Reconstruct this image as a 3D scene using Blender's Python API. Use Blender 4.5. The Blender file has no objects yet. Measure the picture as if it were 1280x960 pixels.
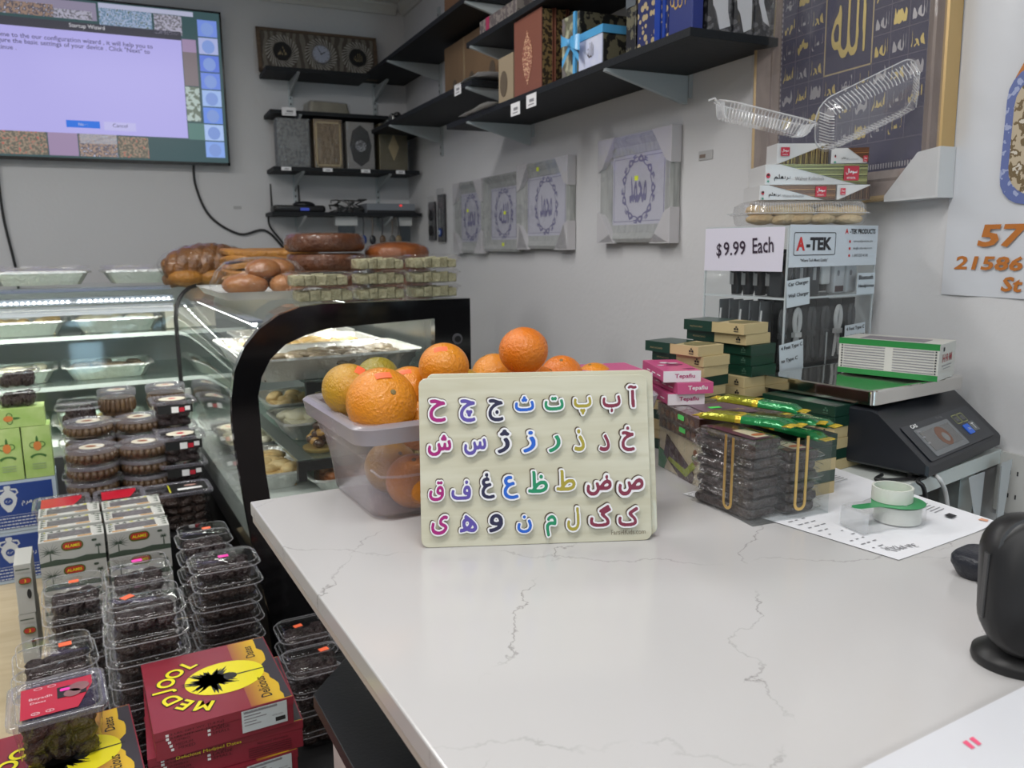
import bpy, math, random
import numpy as np
from mathutils import Matrix, Vector
S = bpy.context.scene
COL = S.collection
PI = math.pi
random.seed(7)
# ---------------------------------------------------------------- camera, world, lights, exposure
cam = bpy.data.cameras.new('camera'); cam_o = bpy.data.objects.new('camera', cam); COL.objects.link(cam_o)
cam.sensor_width = 36; cam.lens = 36 * 999.5 / 1280; cam.clip_start = .02
YAW, PITCH, ROLL = .424894, -.173767, -.0064623
_f = Vector((math.sin(YAW) * math.cos(PITCH), math.cos(YAW) * math.cos(PITCH), math.sin(PITCH)))
_r = Vector((math.cos(YAW), -math.sin(YAW), 0)); _u = _r.cross(_f)
_R = _r * math.cos(ROLL) + _u * math.sin(ROLL); _U = -_r * math.sin(ROLL) + _u * math.cos(ROLL)
cam_o.matrix_world = Matrix((( _R.x, _U.x, -_f.x, 0), (_R.y, _U.y, -_f.y, 0), (_R.z, _U.z, -_f.z, 1.45), (0, 0, 0, 1)))
cam.dof.use_dof = True; cam.dof.focus_distance = 1.12; cam.dof.aperture_fstop = 9
S.camera = cam_o
w = bpy.data.worlds.new('world'); S.world = w; w.use_nodes = True
w.node_tree.nodes['Background'].inputs[0].default_value = (.86, .92, 1.0, 1)
w.node_tree.nodes['Background'].inputs[1].default_value = .20
S.view_settings.view_transform = 'Standard'; S.view_settings.look = 'None'
S.view_settings.exposure = 0.0; S.view_settings.gamma = 1
S.cycles.transparent_max_bounces = 32; S.cycles.max_bounces = 7; S.cycles.diffuse_bounces = 3
S.cycles.use_denoising = True; S.cycles.sample_clamp_indirect = 6
def area(x, y, z, sx, sy, e, col=(1, .985, .97)):
    l = bpy.data.lights.new('ceiling_lamp', 'AREA'); l.shape = 'RECTANGLE'; l.size = sx; l.size_y = sy; l.energy = e; l.color = col
    o = bpy.data.objects.new('ceiling_lamp', l); o.location = (x, y, z); COL.objects.link(o); return o
LAMPS = [(.05, .45, 1.2, .3, 19), (.0, 2.35, 1.2, .3, 16), (-1.5, .6, 1.2, .3, 18), (-1.5, 2.4, 1.2, .3, 20), (.0, -1.4, 1.2, .3, 18), (-1.5, -1.4, 1.2, .3, 16)]
for x, y, a, b, e in LAMPS: area(x, y, 2.70, a, b, e)

# ---------------------------------------------------------------- materials
_M = {}
def nt(name):
    m = bpy.data.materials.new(name); m.use_nodes = True; t = m.node_tree
    return m, t, t.nodes['Principled BSDF']
def mat(name, c=(.8, .8, .8), r=.5, metal=0, coat=0, bump=0, bscale=40, emit=None, es=1, spec=.5, var=0, vscale=8, vc=None, sss=0):
    if name in _M: return _M[name]
    m, t, b = nt(name)
    b.inputs['Base Color'].default_value = (*c, 1); b.inputs['Roughness'].default_value = r; b.inputs['Metallic'].default_value = metal
    b.inputs['Coat Weight'].default_value = coat; b.inputs['Coat Roughness'].default_value = .08; b.inputs['Specular IOR Level'].default_value = spec
    if emit: b.inputs['Emission Color'].default_value = (*emit, 1); b.inputs['Emission Strength'].default_value = es
    tc = t.nodes.new('ShaderNodeTexCoord')
    if bump:
        n = t.nodes.new('ShaderNodeTexNoise'); n.inputs['Scale'].default_value = bscale; n.inputs['Detail'].default_value = 3
        t.links.new(tc.outputs['Object'], n.inputs['Vector'])
        k = t.nodes.new('ShaderNodeBump'); k.inputs['Strength'].default_value = bump; k.inputs['Distance'].default_value = .01
        t.links.new(n.outputs['Fac'], k.inputs['Height']); t.links.new(k.outputs['Normal'], b.inputs['Normal'])
        if coat: t.links.new(k.outputs['Normal'], b.inputs['Coat Normal'])
    if var:
        n = t.nodes.new('ShaderNodeTexNoise'); n.inputs['Scale'].default_value = vscale; n.inputs['Detail'].default_value = 4
        t.links.new(tc.outputs['Object'], n.inputs['Vector'])
        q = t.nodes.new('ShaderNodeValToRGB'); q.color_ramp.elements[0].position = .5 - var * .5; q.color_ramp.elements[1].position = .5 + var * .5
        q.color_ramp.elements[0].color = (*c, 1); q.color_ramp.elements[1].color = (*(vc or [x * .7 for x in c]), 1)
        t.links.new(n.outputs['Fac'], q.inputs[0]); t.links.new(q.outputs[0], b.inputs['Base Color'])
    _M[name] = m; return m
def clear(name, tint=(1, 1, 1), ior=1.38, haze=0.04, rough=.05, bump=0, bscale=30, hc=(.9, .9, .92), gl=1.0):
    """thin clear plastic or glass: see-through, with fresnel reflections and a little haze"""
    if name in _M: return _M[name]
    m = bpy.data.materials.new(name); m.use_nodes = True; t = m.node_tree; t.nodes.clear()
    out = t.nodes.new('ShaderNodeOutputMaterial'); tr = t.nodes.new('ShaderNodeBsdfTransparent'); g = t.nodes.new('ShaderNodeBsdfGlossy')
    tr.inputs[0].default_value = (*tint, 1); g.inputs[0].default_value = (gl, gl, gl, 1); g.inputs['Roughness'].default_value = rough
    fr = t.nodes.new('ShaderNodeFresnel'); ge = t.nodes.new('ShaderNodeNewGeometry'); mr = t.nodes.new('ShaderNodeMapRange')   # same reflection from both sides of the film
    mr.inputs[3].default_value = ior; mr.inputs[4].default_value = 1 / ior; t.links.new(ge.outputs['Backfacing'], mr.inputs[0]); t.links.new(mr.outputs[0], fr.inputs[0])
    d = t.nodes.new('ShaderNodeBsdfDiffuse'); d.inputs[0].default_value = (*hc, 1)
    m1 = t.nodes.new('ShaderNodeMixShader'); m1.inputs[0].default_value = haze
    m2 = t.nodes.new('ShaderNodeMixShader')
    t.links.new(tr.outputs[0], m1.inputs[1]); t.links.new(d.outputs[0], m1.inputs[2])
    t.links.new(fr.outputs[0], m2.inputs[0]); t.links.new(m1.outputs[0], m2.inputs[1]); t.links.new(g.outputs[0], m2.inputs[2])
    t.links.new(m2.outputs[0], out.inputs[0])
    if bump:
        tc = t.nodes.new('ShaderNodeTexCoord'); n = t.nodes.new('ShaderNodeTexNoise'); n.inputs['Scale'].default_value = bscale; n.inputs['Detail'].default_value = 2
        k = t.nodes.new('ShaderNodeBump'); k.inputs['Strength'].default_value = bump; k.inputs['Distance'].default_value = .01
        t.links.new(tc.outputs['Object'], n.inputs['Vector']); t.links.new(n.outputs['Fac'], k.inputs['Height'])
        t.links.new(k.outputs['Normal'], g.inputs['Normal']); t.links.new(k.outputs['Normal'], fr.inputs['Normal'])
    _M[name] = m; return m
def wood(name, c1, c2, scale=3, stretch=(1, 14, 14), r=.5, coat=0):
    if name in _M: return _M[name]
    m, t, b = nt(name); b.inputs['Roughness'].default_value = r; b.inputs['Coat Weight'].default_value = coat
    tc = t.nodes.new('ShaderNodeTexCoord'); mp = t.nodes.new('ShaderNodeMapping'); mp.inputs['Scale'].default_value = stretch
    n = t.nodes.new('ShaderNodeTexNoise'); n.inputs['Scale'].default_value = scale; n.inputs['Detail'].default_value = 6; n.inputs['Distortion'].default_value = .6
    q = t.nodes.new('ShaderNodeValToRGB'); q.color_ramp.elements[0].position = .3; q.color_ramp.elements[1].position = .7
    q.color_ramp.elements[0].color = (*c1, 1); q.color_ramp.elements[1].color = (*c2, 1)
    t.links.new(tc.outputs['Object'], mp.inputs[0]); t.links.new(mp.outputs[0], n.inputs['Vector']); t.links.new(n.outputs['Fac'], q.inputs[0]); t.links.new(q.outputs[0], b.inputs['Base Color'])
    _M[name] = m; return m
def patt(name, c1, c2, scale=60, r=.5, kind='VORONOI', thr=.45, metal2=0, emit=0, c3=None):
    """two- or three-tone printed ornament"""
    if name in _M: return _M[name]
    m, t, b = nt(name); b.inputs['Roughness'].default_value = r
    tc = t.nodes.new('ShaderNodeTexCoord')
    if kind == 'VORONOI':
        n = t.nodes.new('ShaderNodeTexVoronoi'); n.inputs['Scale'].default_value = scale; o = n.outputs['Distance']
    elif kind == 'WAVE':
        n = t.nodes.new('ShaderNodeTexWave'); n.inputs['Scale'].default_value = scale; n.inputs['Distortion'].default_value = 6; o = n.outputs['Fac']
    else:
        n = t.nodes.new('ShaderNodeTexNoise'); n.inputs['Scale'].default_value = scale; n.inputs['Detail'].default_value = 4; o = n.outputs['Fac']
    q = t.nodes.new('ShaderNodeValToRGB'); q.color_ramp.interpolation = 'CONSTANT' if kind != 'SOFT' else 'LINEAR'
    q.color_ramp.elements[0].position = 0; q.color_ramp.elements[0].color = (*c1, 1); q.color_ramp.elements[1].position = thr; q.color_ramp.elements[1].color = (*c2, 1)
    if c3: e = q.color_ramp.elements.new(min(.99, thr + .12)); e.color = (*c3, 1)
    t.links.new(tc.outputs['Object'], n.inputs['Vector']); t.links.new(o, q.inputs[0]); t.links.new(q.outputs[0], b.inputs['Base Color'])
    if emit: t.links.new(q.outputs[0], b.inputs['Emission Color']); b.inputs['Emission Strength'].default_value = emit; b.inputs['Base Color'].default_value = (0, 0, 0, 1)
    _M[name] = m; return m

# ---------------------------------------------------------------- mesh builder
def frame(o, x, y):
    """matrix of a plane: origin, x direction, y direction"""
    x = Vector(x).normalized(); y = Vector(y).normalized(); z = x.cross(y).normalized(); o = Vector(o)
    return Matrix(((x.x, y.x, z.x, o.x), (x.y, y.y, z.y, o.y), (x.z, y.z, z.z, o.z), (0, 0, 0, 1)))
_TC = {}
def text_geo(s, offset=0.0, res=2):
    k = (s, offset, res)
    if k in _TC: return _TC[k]
    c = bpy.data.curves.new('t', 'FONT'); c.body = s; c.size = 1; c.offset = offset; c.resolution_u = res
    o = bpy.data.objects.new('t', c); COL.objects.link(o)
    dg = bpy.context.evaluated_depsgraph_get(); me = o.evaluated_get(dg).to_mesh()
    v = [tuple(p.co) for p in me.vertices]; f = [tuple(p.vertices) for p in me.polygons]
    o.evaluated_get(dg).to_mesh_clear(); bpy.data.objects.remove(o); bpy.data.curves.remove(c)
    _TC[k] = (v, f); return _TC[k]
def rrect(w, d, r, n=4, cx=0, cy=0):
    r = min(r, w / 2 - 1e-4, d / 2 - 1e-4); P = []
    for sx, sy, a0 in ((1, 1, 0), (-1, 1, 90), (-1, -1, 180), (1, -1, 270)):
        for i in range(n + 1):
            a = math.radians(a0 + 90 * i / n); P.append((cx + sx * (w / 2 - r) + r * math.cos(a), cy + sy * (d / 2 - r) + r * math.sin(a)))
    return P
def circ(r, n=24, cx=0, cy=0, ry=None): return [(cx + r * math.cos(2 * PI * i / n), cy + (ry or r) * math.sin(2 * PI * i / n)) for i in range(n)]
class G:
    def __init__(s): s.v = []; s.f = []; s.m = []; s.mats = []; s.X = None
    def mi(s, m):
        if m not in s.mats: s.mats.append(m)
        return s.mats.index(m)
    def add(s, vs, fs, m):
        if s.X is not None: vs = [tuple(s.X @ Vector(p)) for p in vs]
        o = len(s.v); s.v += [tuple(p) for p in vs]; k = s.mi(m)
        for f in fs: s.f.append([i + o for i in f]); s.m.append(k)
        return s
    def box(s, x0, x1, y0, y1, z0, z1, m, mt=None):
        vs = [(x, y, z) for z in (z0, z1) for y in (y0, y1) for x in (x0, x1)]
        s.add(vs, [(0, 2, 3, 1), (0, 1, 5, 4), (2, 6, 7, 3), (0, 4, 6, 2), (1, 3, 7, 5)], m); s.add(vs[4:], [(0, 1, 3, 2)], mt or m); return s
    def quad(s, pts, m): return s.add(pts, [tuple(range(len(pts)))], m)
    def loft(s, L, m, c0=True, c1=True, closed=True):
        """L: list of loops of 3-D points, all the same length"""
        n = len(L[0]); vs = [p for l in L for p in l]; fs = []
        for i in range(len(L) - 1):
            for j in range(n if closed else n - 1):
                k = (j + 1) % n; fs.append((i * n + j, i * n + k, (i + 1) * n + k, (i + 1) * n + j))
        if c0: fs.append(tuple(reversed(range(n))))
        if c1: fs.append(tuple(range((len(L) - 1) * n, len(L) * n)))
        return s.add(vs, fs, m)
    def prism(s, poly, z0, z1, m): return s.loft([[(x, y, z0) for x, y in poly], [(x, y, z1) for x, y in poly]], m)
    def lathe(s, prof, m, n=24, cx=0, cy=0, c0=True, c1=True): return s.loft([[(x, y, z) for x, y in circ(max(r, 1e-5), n, cx, cy)] for r, z in prof], m, c0, c1)
    def tube(s, P, r, m, n=8):
        P = [Vector(p) for p in P]; L = []; up = Vector((0, 0, 1)); prev = None
        for i, p in enumerate(P):
            t = (P[min(i + 1, len(P) - 1)] - P[max(i - 1, 0)]).normalized()
            a = prev if prev is not None else (t.cross(up) if abs(t.z) < .9 else t.cross(Vector((1, 0, 0))))
            a = (a - t * a.dot(t)).normalized(); b = t.cross(a); prev = a
            rr = r[i] if isinstance(r, (list, tuple)) else r
            L.append([tuple(p + a * rr * math.cos(2 * PI * j / n) + b * rr * math.sin(2 * PI * j / n)) for j in range(n)])
        return s.loft(L, m)
    def ell(s, c, rad, m, n=8, k=5, rot=None):
        vs = []; fs = []
        for i in range(1, k):
            a = PI * i / k
            for j in range(n):
                b = 2 * PI * j / n; vs.append(Vector((rad[0] * math.sin(a) * math.cos(b), rad[1] * math.sin(a) * math.sin(b), rad[2] * math.cos(a))))
        vs += [Vector((0, 0, rad[2])), Vector((0, 0, -rad[2]))]
        if rot is not None: vs = [rot @ p for p in vs]
        vs = [tuple(p + Vector(c)) for p in vs]
        for i in range(k - 2):
            for j in range(n): q = (j + 1) % n; fs.append((i * n + j, (i + 1) * n + j, (i + 1) * n + q, i * n + q))
        T = (k - 1) * n
        for j in range(n): q = (j + 1) % n; fs.append((T, j, q)); fs.append((T + 1, (k - 2) * n + q, (k - 2) * n + j))
        return s.add(vs, fs, m)
    def text(s, t, M, m, w=None, h=None, offset=0.0, align='C', size=None, res=2):
        v, f = text_geo(t, offset, res)
        if not v: return s
        xs = [p[0] for p in v]; ys = [p[1] for p in v]; x0, x1, y0, y1 = min(xs), max(xs), min(ys), max(ys)
        sx = (w / (x1 - x0)) if w else None; sy = (h / (y1 - y0)) if h else None
        if size: sx = sy = size
        if sx is None: sx = sy
        if sy is None: sy = sx
        ox = (x0 + x1) / 2 if align == 'C' else (x0 if align == 'L' else x1); oy = (y0 + y1) / 2
        return s.add([tuple(M @ Vector(((p[0] - ox) * sx, (p[1] - oy) * sy, 0))) for p in v], f, m)
    def geo(s, vf, M, m): return s.add([tuple(M @ Vector(p)) for p in vf[0]], vf[1], m)
    def mesh(s, name, smooth=None):
        me = bpy.data.meshes.new(name); me.from_pydata(s.v, [], s.f)
        for m in s.mats: me.materials.append(m)
        me.polygons.foreach_set('material_index', s.m)
        if smooth: 
            me.polygons.foreach_set('use_smooth', [True] * len(s.f)); me.set_sharp_from_angle(angle=math.radians(smooth))
        me.update(); return me
    def obj(s, name, parent=None, smooth=None, bevel=0, bseg=2, label=None):
        o = bpy.data.objects.new(name, s.mesh(name, smooth)); COL.objects.link(o)
        if parent: o.parent = parent; KIDS.setdefault(parent.name, []).append(o)
        if bevel:
            b = o.modifiers.new('Bevel', 'BEVEL'); b.width = bevel; b.segments = bseg; b.limit_method = 'ANGLE'; b.angle_limit = math.radians(40)
        if label: o['label'] = label
        return o
def tag(o, label, cat, group=None):
    o['label'] = label; o['category'] = cat
    if group: o['group'] = group
    return o
def thing(name, label, cat, loc=(0, 0, 0), rz=0, group=None):
    o = bpy.data.objects.new(name, None); COL.objects.link(o); o.empty_display_size = .02
    o.location = loc; o.rotation_euler = (0, 0, math.radians(rz)); return tag(o, label, cat, group)
def struct(o): o['kind'] = 'structure'; return o
KIDS = {}
def dup(root, loc, rz=0, label=None, rot=None, parent=None, skip=()):
    """a copy of a thing with copies of its parts and their sub-parts"""
    r = root.copy(); COL.objects.link(r)
    if parent is None:
        r.location = loc; r.rotation_euler = rot or (0, 0, math.radians(rz))
        if label: r['label'] = label
    else: r.parent = parent; KIDS.setdefault(parent.name, []).append(r)
    for ch in KIDS.get(root.name, []):
        if ch.name.split('.')[0] not in skip: dup(ch, None, parent=r)
    return r
ORD = ['topmost', 'second from the top', 'third from the top', 'fourth from the top', 'fifth from the top', 'sixth from the top', 'seventh from the top', 'eighth from the top']

# ---------------------------------------------------------------- glyph outlines (joined Arabic letters, thickened like brush lettering)
def glyph_sdf(s, N=64, pad=9):
    c = bpy.data.curves.new('t', 'FONT'); c.body = s; c.size = 1; c.resolution_u = 4
    o = bpy.data.objects.new('t', c); COL.objects.link(o); dg = bpy.context.evaluated_depsgraph_get()
    cu = o.to_curve(dg); polys = []
    for sp in cu.splines:
        P = []; B = sp.bezier_points; n = len(B)
        for i in range(n):
            a, b = B[i], B[(i + 1) % n]
            for t in np.linspace(0, 1, 6)[:-1]:
                q = a.co * (1 - t) ** 3 + a.handle_right * 3 * t * (1 - t) ** 2 + b.handle_left * 3 * t * t * (1 - t) + b.co * t ** 3
                P.append((q.x, q.y))
        if len(P) > 2: polys.append(np.array(P))
    o.to_curve_clear(); bpy.data.objects.remove(o); bpy.data.curves.remove(c)
    A = np.concatenate(polys); lo, hi = A.min(0), A.max(0); h = max(hi - lo) / N
    nx = int((hi[0] - lo[0]) / h) + 2 * pad; ny = int((hi[1] - lo[1]) / h) + 2 * pad
    gx = lo[0] + (np.arange(nx) - pad + .5) * h; gy = lo[1] + (np.arange(ny) - pad + .5) * h
    W = np.zeros((ny, nx), int)
    for P in polys:
        Q = np.roll(P, -1, 0)
        for (x1, y1), (x2, y2) in zip(P, Q):
            if y1 == y2: continue
            r = np.where((gy >= min(y1, y2)) & (gy < max(y1, y2)))[0]
            if len(r) == 0: continue
            xi = x1 + (gy[r] - y1) / (y2 - y1) * (x2 - x1)
            W[r] += np.where(gx[None, :] < xi[:, None], 1 if y2 > y1 else -1, 0)
    F = W != 0; R = 8
    def dist(M_):
        D = np.full(M_.shape, float(R + 1)); 
        for dy in range(-R, R + 1):
            for dx in range(-R, R + 1):
                d = math.hypot(dx, dy)
                if d > R: continue
                sh = np.zeros_like(M_); ys = slice(max(0, dy), ny + min(0, dy)); yt = slice(max(0, -dy), ny + min(0, -dy))
                xs = slice(max(0, dx), nx + min(0, dx)); xt = slice(max(0, -dx), nx + min(0, -dx))
                sh[yt, xt] = M_[ys, xs]; D = np.where(sh, np.minimum(D, d), D)
        return D
    sd = np.where(F, -(dist(~F) - .5), dist(F) - .5)
    k = np.array([1, 2, 1.]) / 4
    for _ in range(1):
        sd = np.apply_along_axis(lambda v: np.convolve(np.pad(v, 1, 'edge'), k, 'valid'), 0, sd); sd = np.apply_along_axis(lambda v: np.convolve(np.pad(v, 1, 'edge'), k, 'valid'), 1, sd)
    return sd
def contours(sd, lv):
    v = sd - lv; ny, nx = v.shape; seg = {}
    def ip(a, b, pa, pb): t = a / (a - b); return (pa[0] + (pb[0] - pa[0]) * t, pa[1] + (pb[1] - pa[1]) * t)
    E = {}
    for y in range(ny - 1):
        for x in range(nx - 1):
            q = [v[y, x], v[y, x + 1], v[y + 1, x + 1], v[y + 1, x]]; code = sum((1 << i) for i in range(4) if q[i] < 0)
            if code in (0, 15): continue
            pts = [(x, y), (x + 1, y), (x + 1, y + 1), (x, y + 1)]; ek = [('h', x, y), ('v', x + 1, y), ('h', x, y + 1), ('v', x, y)]
            cr = [i for i in range(4) if (q[i] < 0) != (q[(i + 1) % 4] < 0)]
            for i in cr: E[ek[i]] = ip(q[i], q[(i + 1) % 4], pts[i], pts[(i + 1) % 4])
            prs = [(cr[0], cr[1])] if len(cr) == 2 else [(cr[0], cr[1]), (cr[2], cr[3])]
            for a, b in prs: seg.setdefault(ek[a], []).append(ek[b]); seg.setdefault(ek[b], []).append(ek[a])
    seen = set(); loops = []
    for st in list(seg):
        if st in seen: continue
        lp = [st]; seen.add(st); cur = st
        while True:
            nx_ = [k for k in seg[cur] if k not in seen]
            if not nx_: break
            cur = nx_[0]; seen.add(cur); lp.append(cur)
        P = [E[k] for k in lp]
        if len(P) >= 8:
            a = .5 * sum(P[i][0] * P[(i + 1) % len(P)][1] - P[(i + 1) % len(P)][0] * P[i][1] for i in range(len(P)))
            if abs(a) > 3: loops.append(P[::2] if len(P) > 12 else P)
    return loops
def fill(loops, ext=0):
    c = bpy.data.curves.new('c', 'CURVE'); c.dimensions = '2D'; c.fill_mode = 'BOTH' if ext else 'FRONT'; c.extrude = ext
    for l in loops:
        sp = c.splines.new('POLY'); sp.points.add(len(l) - 1); sp.use_cyclic_u = True
        for p, (x, y) in zip(sp.points, l): p.co = (x, y, 0, 1)
    o = bpy.data.objects.new('c', c); COL.objects.link(o); dg = bpy.context.evaluated_depsgraph_get(); me = o.evaluated_get(dg).to_mesh()
    v = [tuple(p.co) for p in me.vertices]; f = [tuple(p.vertices) for p in me.polygons]
    o.evaluated_get(dg).to_mesh_clear(); bpy.data.objects.remove(o); bpy.data.curves.remove(c); return v, f
_GC = {}
def glyph(s, w, h, lv=0.0, N=40, ext=0, ref=None):
    """filled glyph fitted in a w x h box about the origin (fit taken from level ref)"""
    k = (s, lv, N, ref, ext > 0)
    if k not in _GC:
        if (s, N) not in _GC: _GC[(s, N)] = glyph_sdf(s, N)
        sd = _GC[(s, N)]; q = lv; L = contours(sd, q)
        while sum(len(l) for l in L) < 30 and q < 4: q += .4; L = contours(sd, q)
        Rf = contours(sd, ref) if ref is not None else L
        A = np.array([p for l in Rf for p in l]); lo, hi = A.min(0), A.max(0)
        L = [[((x - (lo[0] + hi[0]) / 2) / (hi[0] - lo[0]), (y - (lo[1] + hi[1]) / 2) / (hi[1] - lo[1])) for x, y in l] for l in L]
        _GC[k] = fill(L, .5 if ext else 0)
    v, f = _GC[k]
    return [(x * w, y * h, z * ext) for x, y, z in v], f
ALLAH = '\ufeea\ufee0\ufedf\u0627'; MUH = '\ufeaa\ufee4\ufea4\ufee3'

# common colours
black = mat('black plastic', (.012, .012, .013), .4); blackg = mat('gloss black', (.006, .006, .007), .12, coat=.6)
white = mat('white print', (.8, .8, .8), .5); ink = mat('ink', (.02, .02, .025), .6); greytxt = mat('grey print', (.25, .25, .27), .6)
steel = mat('brushed steel', (.62, .62, .6), .28, 1); chrome = mat('mirror steel', (.68, .67, .64), .10, 1)
foil = mat('aluminium foil', (.80, .80, .78), .38, .85, bump=.5, bscale=60)
plast = clear('clear plastic', haze=.015, bump=.15, bscale=25); plast2 = clear('clear wrap', ior=1.32, haze=.018, bump=.5, bscale=45, rough=.12)
acryl = clear('acrylic', haze=.005, ior=1.28, tint=(.97, .98, .98)); glass = clear('case glass', haze=.012, ior=1.5, tint=(.95, .98, .965), hc=(.8, .9, .88))
orange_st = mat('orange sticker', (1.0, .16, .06), .5, emit=None); pink_st = mat('pink sticker', (.95, .05, .45), .5); yellow_st = mat('yellow sticker', (.75, .85, .05), .5); green_st = mat('green sticker', (.1, .85, .15), .5)
paperw = mat('paper', (.82, .82, .84), .6)
# ================================================================ the room
XW, YB, ZC = 1.42, 4.57, 2.75
m_wall = mat('wall paint', (.66, .66, .67), .7, bump=.08, bscale=60); m_ceil = mat('ceiling paint', (.62, .62, .60), .8)
m_floor = wood('floor planks', (.42, .33, .22), (.5, .41, .29), 3, (1, 10, 10), .45)
for n, b in (('wall_right', (XW, XW + .1, -3, YB + .1, 0, ZC)), ('wall_back', (-3.2, XW, YB, YB + .1, 0, ZC)), ('ceiling', (-3.2, XW + .1, -3, YB + .1, ZC, ZC + .08))):
    struct(G().box(*b, m_ceil if n == 'ceiling' else m_wall).obj(n))
struct(G().box(-3.2, XW + .1, -3, YB + .1, -.05, 0, m_floor).obj('floor'))
# the shop front behind the camera: a wall, plus an added door glowing for glass to reflect
g = G(); g.box(-3.2, .12, -3.1, -3, 0, ZC, m_wall); g.box(1.05, XW + .1, -3.1, -3, 0, ZC, m_wall); g.box(.12, 1.05, -3.1, -3, 2.1, ZC, m_wall); struct(g.obj('wall_front'))
m_day = mat('added daylight glow', (0, 0, 0), .3, emit=(.50, .78, .95), es=9); dd = bpy.data.objects.new('added_door_1', None); COL.objects.link(dd); dd['kind'] = 'structure'  # unseen glowing panes added so the case glass has daylight to reflect
g = G(); 
for b in ((.12, .2, 0, 2.1), (.97, 1.05, 0, 2.1), (.2, .97, 0, .12), (.2, .97, 2.0, 2.1), (.2, .97, .95, 1.02)): g.box(b[0], b[1], -3.06, -3.0, b[2], b[3], mat('door aluminium', (.3, .3, .31), .4, .5))
g.obj('door_frame', dd)
for b in ((.2, .5, .12, .5), (.62, .97, .3, .95), (.2, .42, 1.02, 1.6), (.6, .97, 1.3, 2.0)): G().box(b[0], b[1], -3.05, -3.04, b[2], b[3], m_day).obj('pane', dd)
for b in ((.5, .62, .12, .95), (.2, .5, .5, .95), (.62, .97, .12, .3), (.42, .6, 1.02, 2.0), (.2, .42, 1.6, 2.0), (.6, .97, 1.02, 1.3)): G().box(b[0], b[1], -3.05, -3.04, b[2], b[3], mat('door filler', (.2, .22, .25), .4)).obj('door_filler', dd)  # unlit panels filling the rest of the added door
g = G(); P = [(0, 0), (0, -.05), (-.012, -.05), (-.018, -.035), (-.035, -.02), (-.05, -.012), (-.05, 0)]
g.loft([[(XW + p[0], y, ZC + p[1]) for p in P] for y in (-3, YB)], m_ceil); struct(g.obj('trim_1'))
g = G(); g.loft([[(x, YB + p[0], ZC + p[1]) for p in P] for x in (-3.2, XW - .05)], m_ceil); struct(g.obj('trim_2'))
for n, b in (('baseboard_right', (XW - .015, XW, -3, YB, 0, .1)), ('baseboard_back', (-3.2, XW - .015, YB - .015, YB, 0, .1))): struct(G().box(*b, m_ceil).obj(n))

# ---------------------------------------------------------------- shelves on the walls
m_shelf = mat('black shelf board', (.009, .011, .014), .6, bump=.1, bscale=120, spec=.3); m_brk = mat('bracket metal', (.50, .54, .55), .4, .3)
def bracket(t, o, d, sd):  # o: wall point under the board, d: unit vector into the room
    g = G(); D = .265; H = .075; th = .0035; px = Vector((-d[1], d[0], 0)) * th; o = Vector(o); d = Vector((*d, 0))
    for s_ in (-1, 1): g.loft([[tuple(o + px * s_ + d * a + Vector((0, 0, b))) for a, b in ((0, -.001), (D, -.001), (D, -.008), (.02, -H), (0, -H))], [tuple(o + px * (s_ + .5) + d * a + Vector((0, 0, b))) for a, b in ((0, -.001), (D, -.001), (D, -.008), (.02, -H), (0, -H))]], m_brk)
    g.loft([[tuple(o + px * s_ + d * a + Vector((0, 0, b))) for s_ in (-2, 2)] + [tuple(o + px * s_ + d * a + Vector((0, 0, b - .002))) for s_ in (2, -2)] for a, b in ((0, -H), (D, -.006))], m_brk)
    return g.obj('bracket', t)
def stile(t, o, d, z0, z1):
    g = G(); o = Vector(o); px = Vector((-d[1], d[0], 0)); d = Vector((*d, 0))
    L = [tuple(o + px * a + d * b) for a, b in ((-.011, 0), (.011, 0), (.011, .012), (-.011, .012))]
    g.loft([[(p[0], p[1], z) for p in L] for z in (z0, z1)], m_brk)
    k = int((z1 - z0) / .03)
    for i in range(k): z = z0 + .012 + i * .03; g.box(o.x + d.x * .0125 - abs(px.x) * .003 - abs(d.x) * .0005, o.x + d.x * .0125 + abs(px.x) * .003 + abs(d.x) * .0005, o.y + d.y * .0125 - abs(px.y) * .003 - abs(d.y) * .0005, o.y + d.y * .0125 + abs(px.y) * .003 + abs(d.y) * .0005, z - .006, z + .006, black)
    return g.obj('upright', t)
def shelf_r(y0, y1, z, ys, label):
    t = thing('wall_shelf', label, 'shelf', (0, 0, 0), 0, 'black shelves on the right wall'); G().box(XW - .272, XW - .013, y0, y1, z, z + .019, m_shelf).obj('board', t, bevel=.001)
    for y in ys: bracket(t, (XW - .013, y, z), (-1, 0), 0)
    return t
SA, SB, SC_, SD = 1.905, 2.03, 2.165, 2.33
shelf_r(1.56, 3.16, SA, (1.92, 2.92), 'long black shelf with gift boxes and the brown book, lowest near the blue picture')
shelf_r(2.885, YB - .01, SB, (2.925, 3.97), 'black corner shelf under the big brown carton')
G_ = shelf_r(1.56, 2.93, SC_, (1.92, 2.88), 'black shelf above the brown book holding a long pink-ended carton')
shelf_r(2.90, YB - .01, SD, (2.925, 3.97), 'highest black shelf running into the corner beside the clock panel')
t = thing('shelf_rail', 'slotted metal wall rails carrying the right wall brackets', 'rail')
for y, z0 in ((1.92, 1.845), (2.92, 1.86), (3.97, 1.89)): stile(t, (XW, y, 0), (-1, 0), z0, 2.6)
t = thing('shelf_rail', 'slotted metal rails on the back wall under the clock panel', 'rail')
for x in (.775, 1.235): stile(t, (x, YB, 0), (0, -1), 1.55, 2.45)
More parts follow.
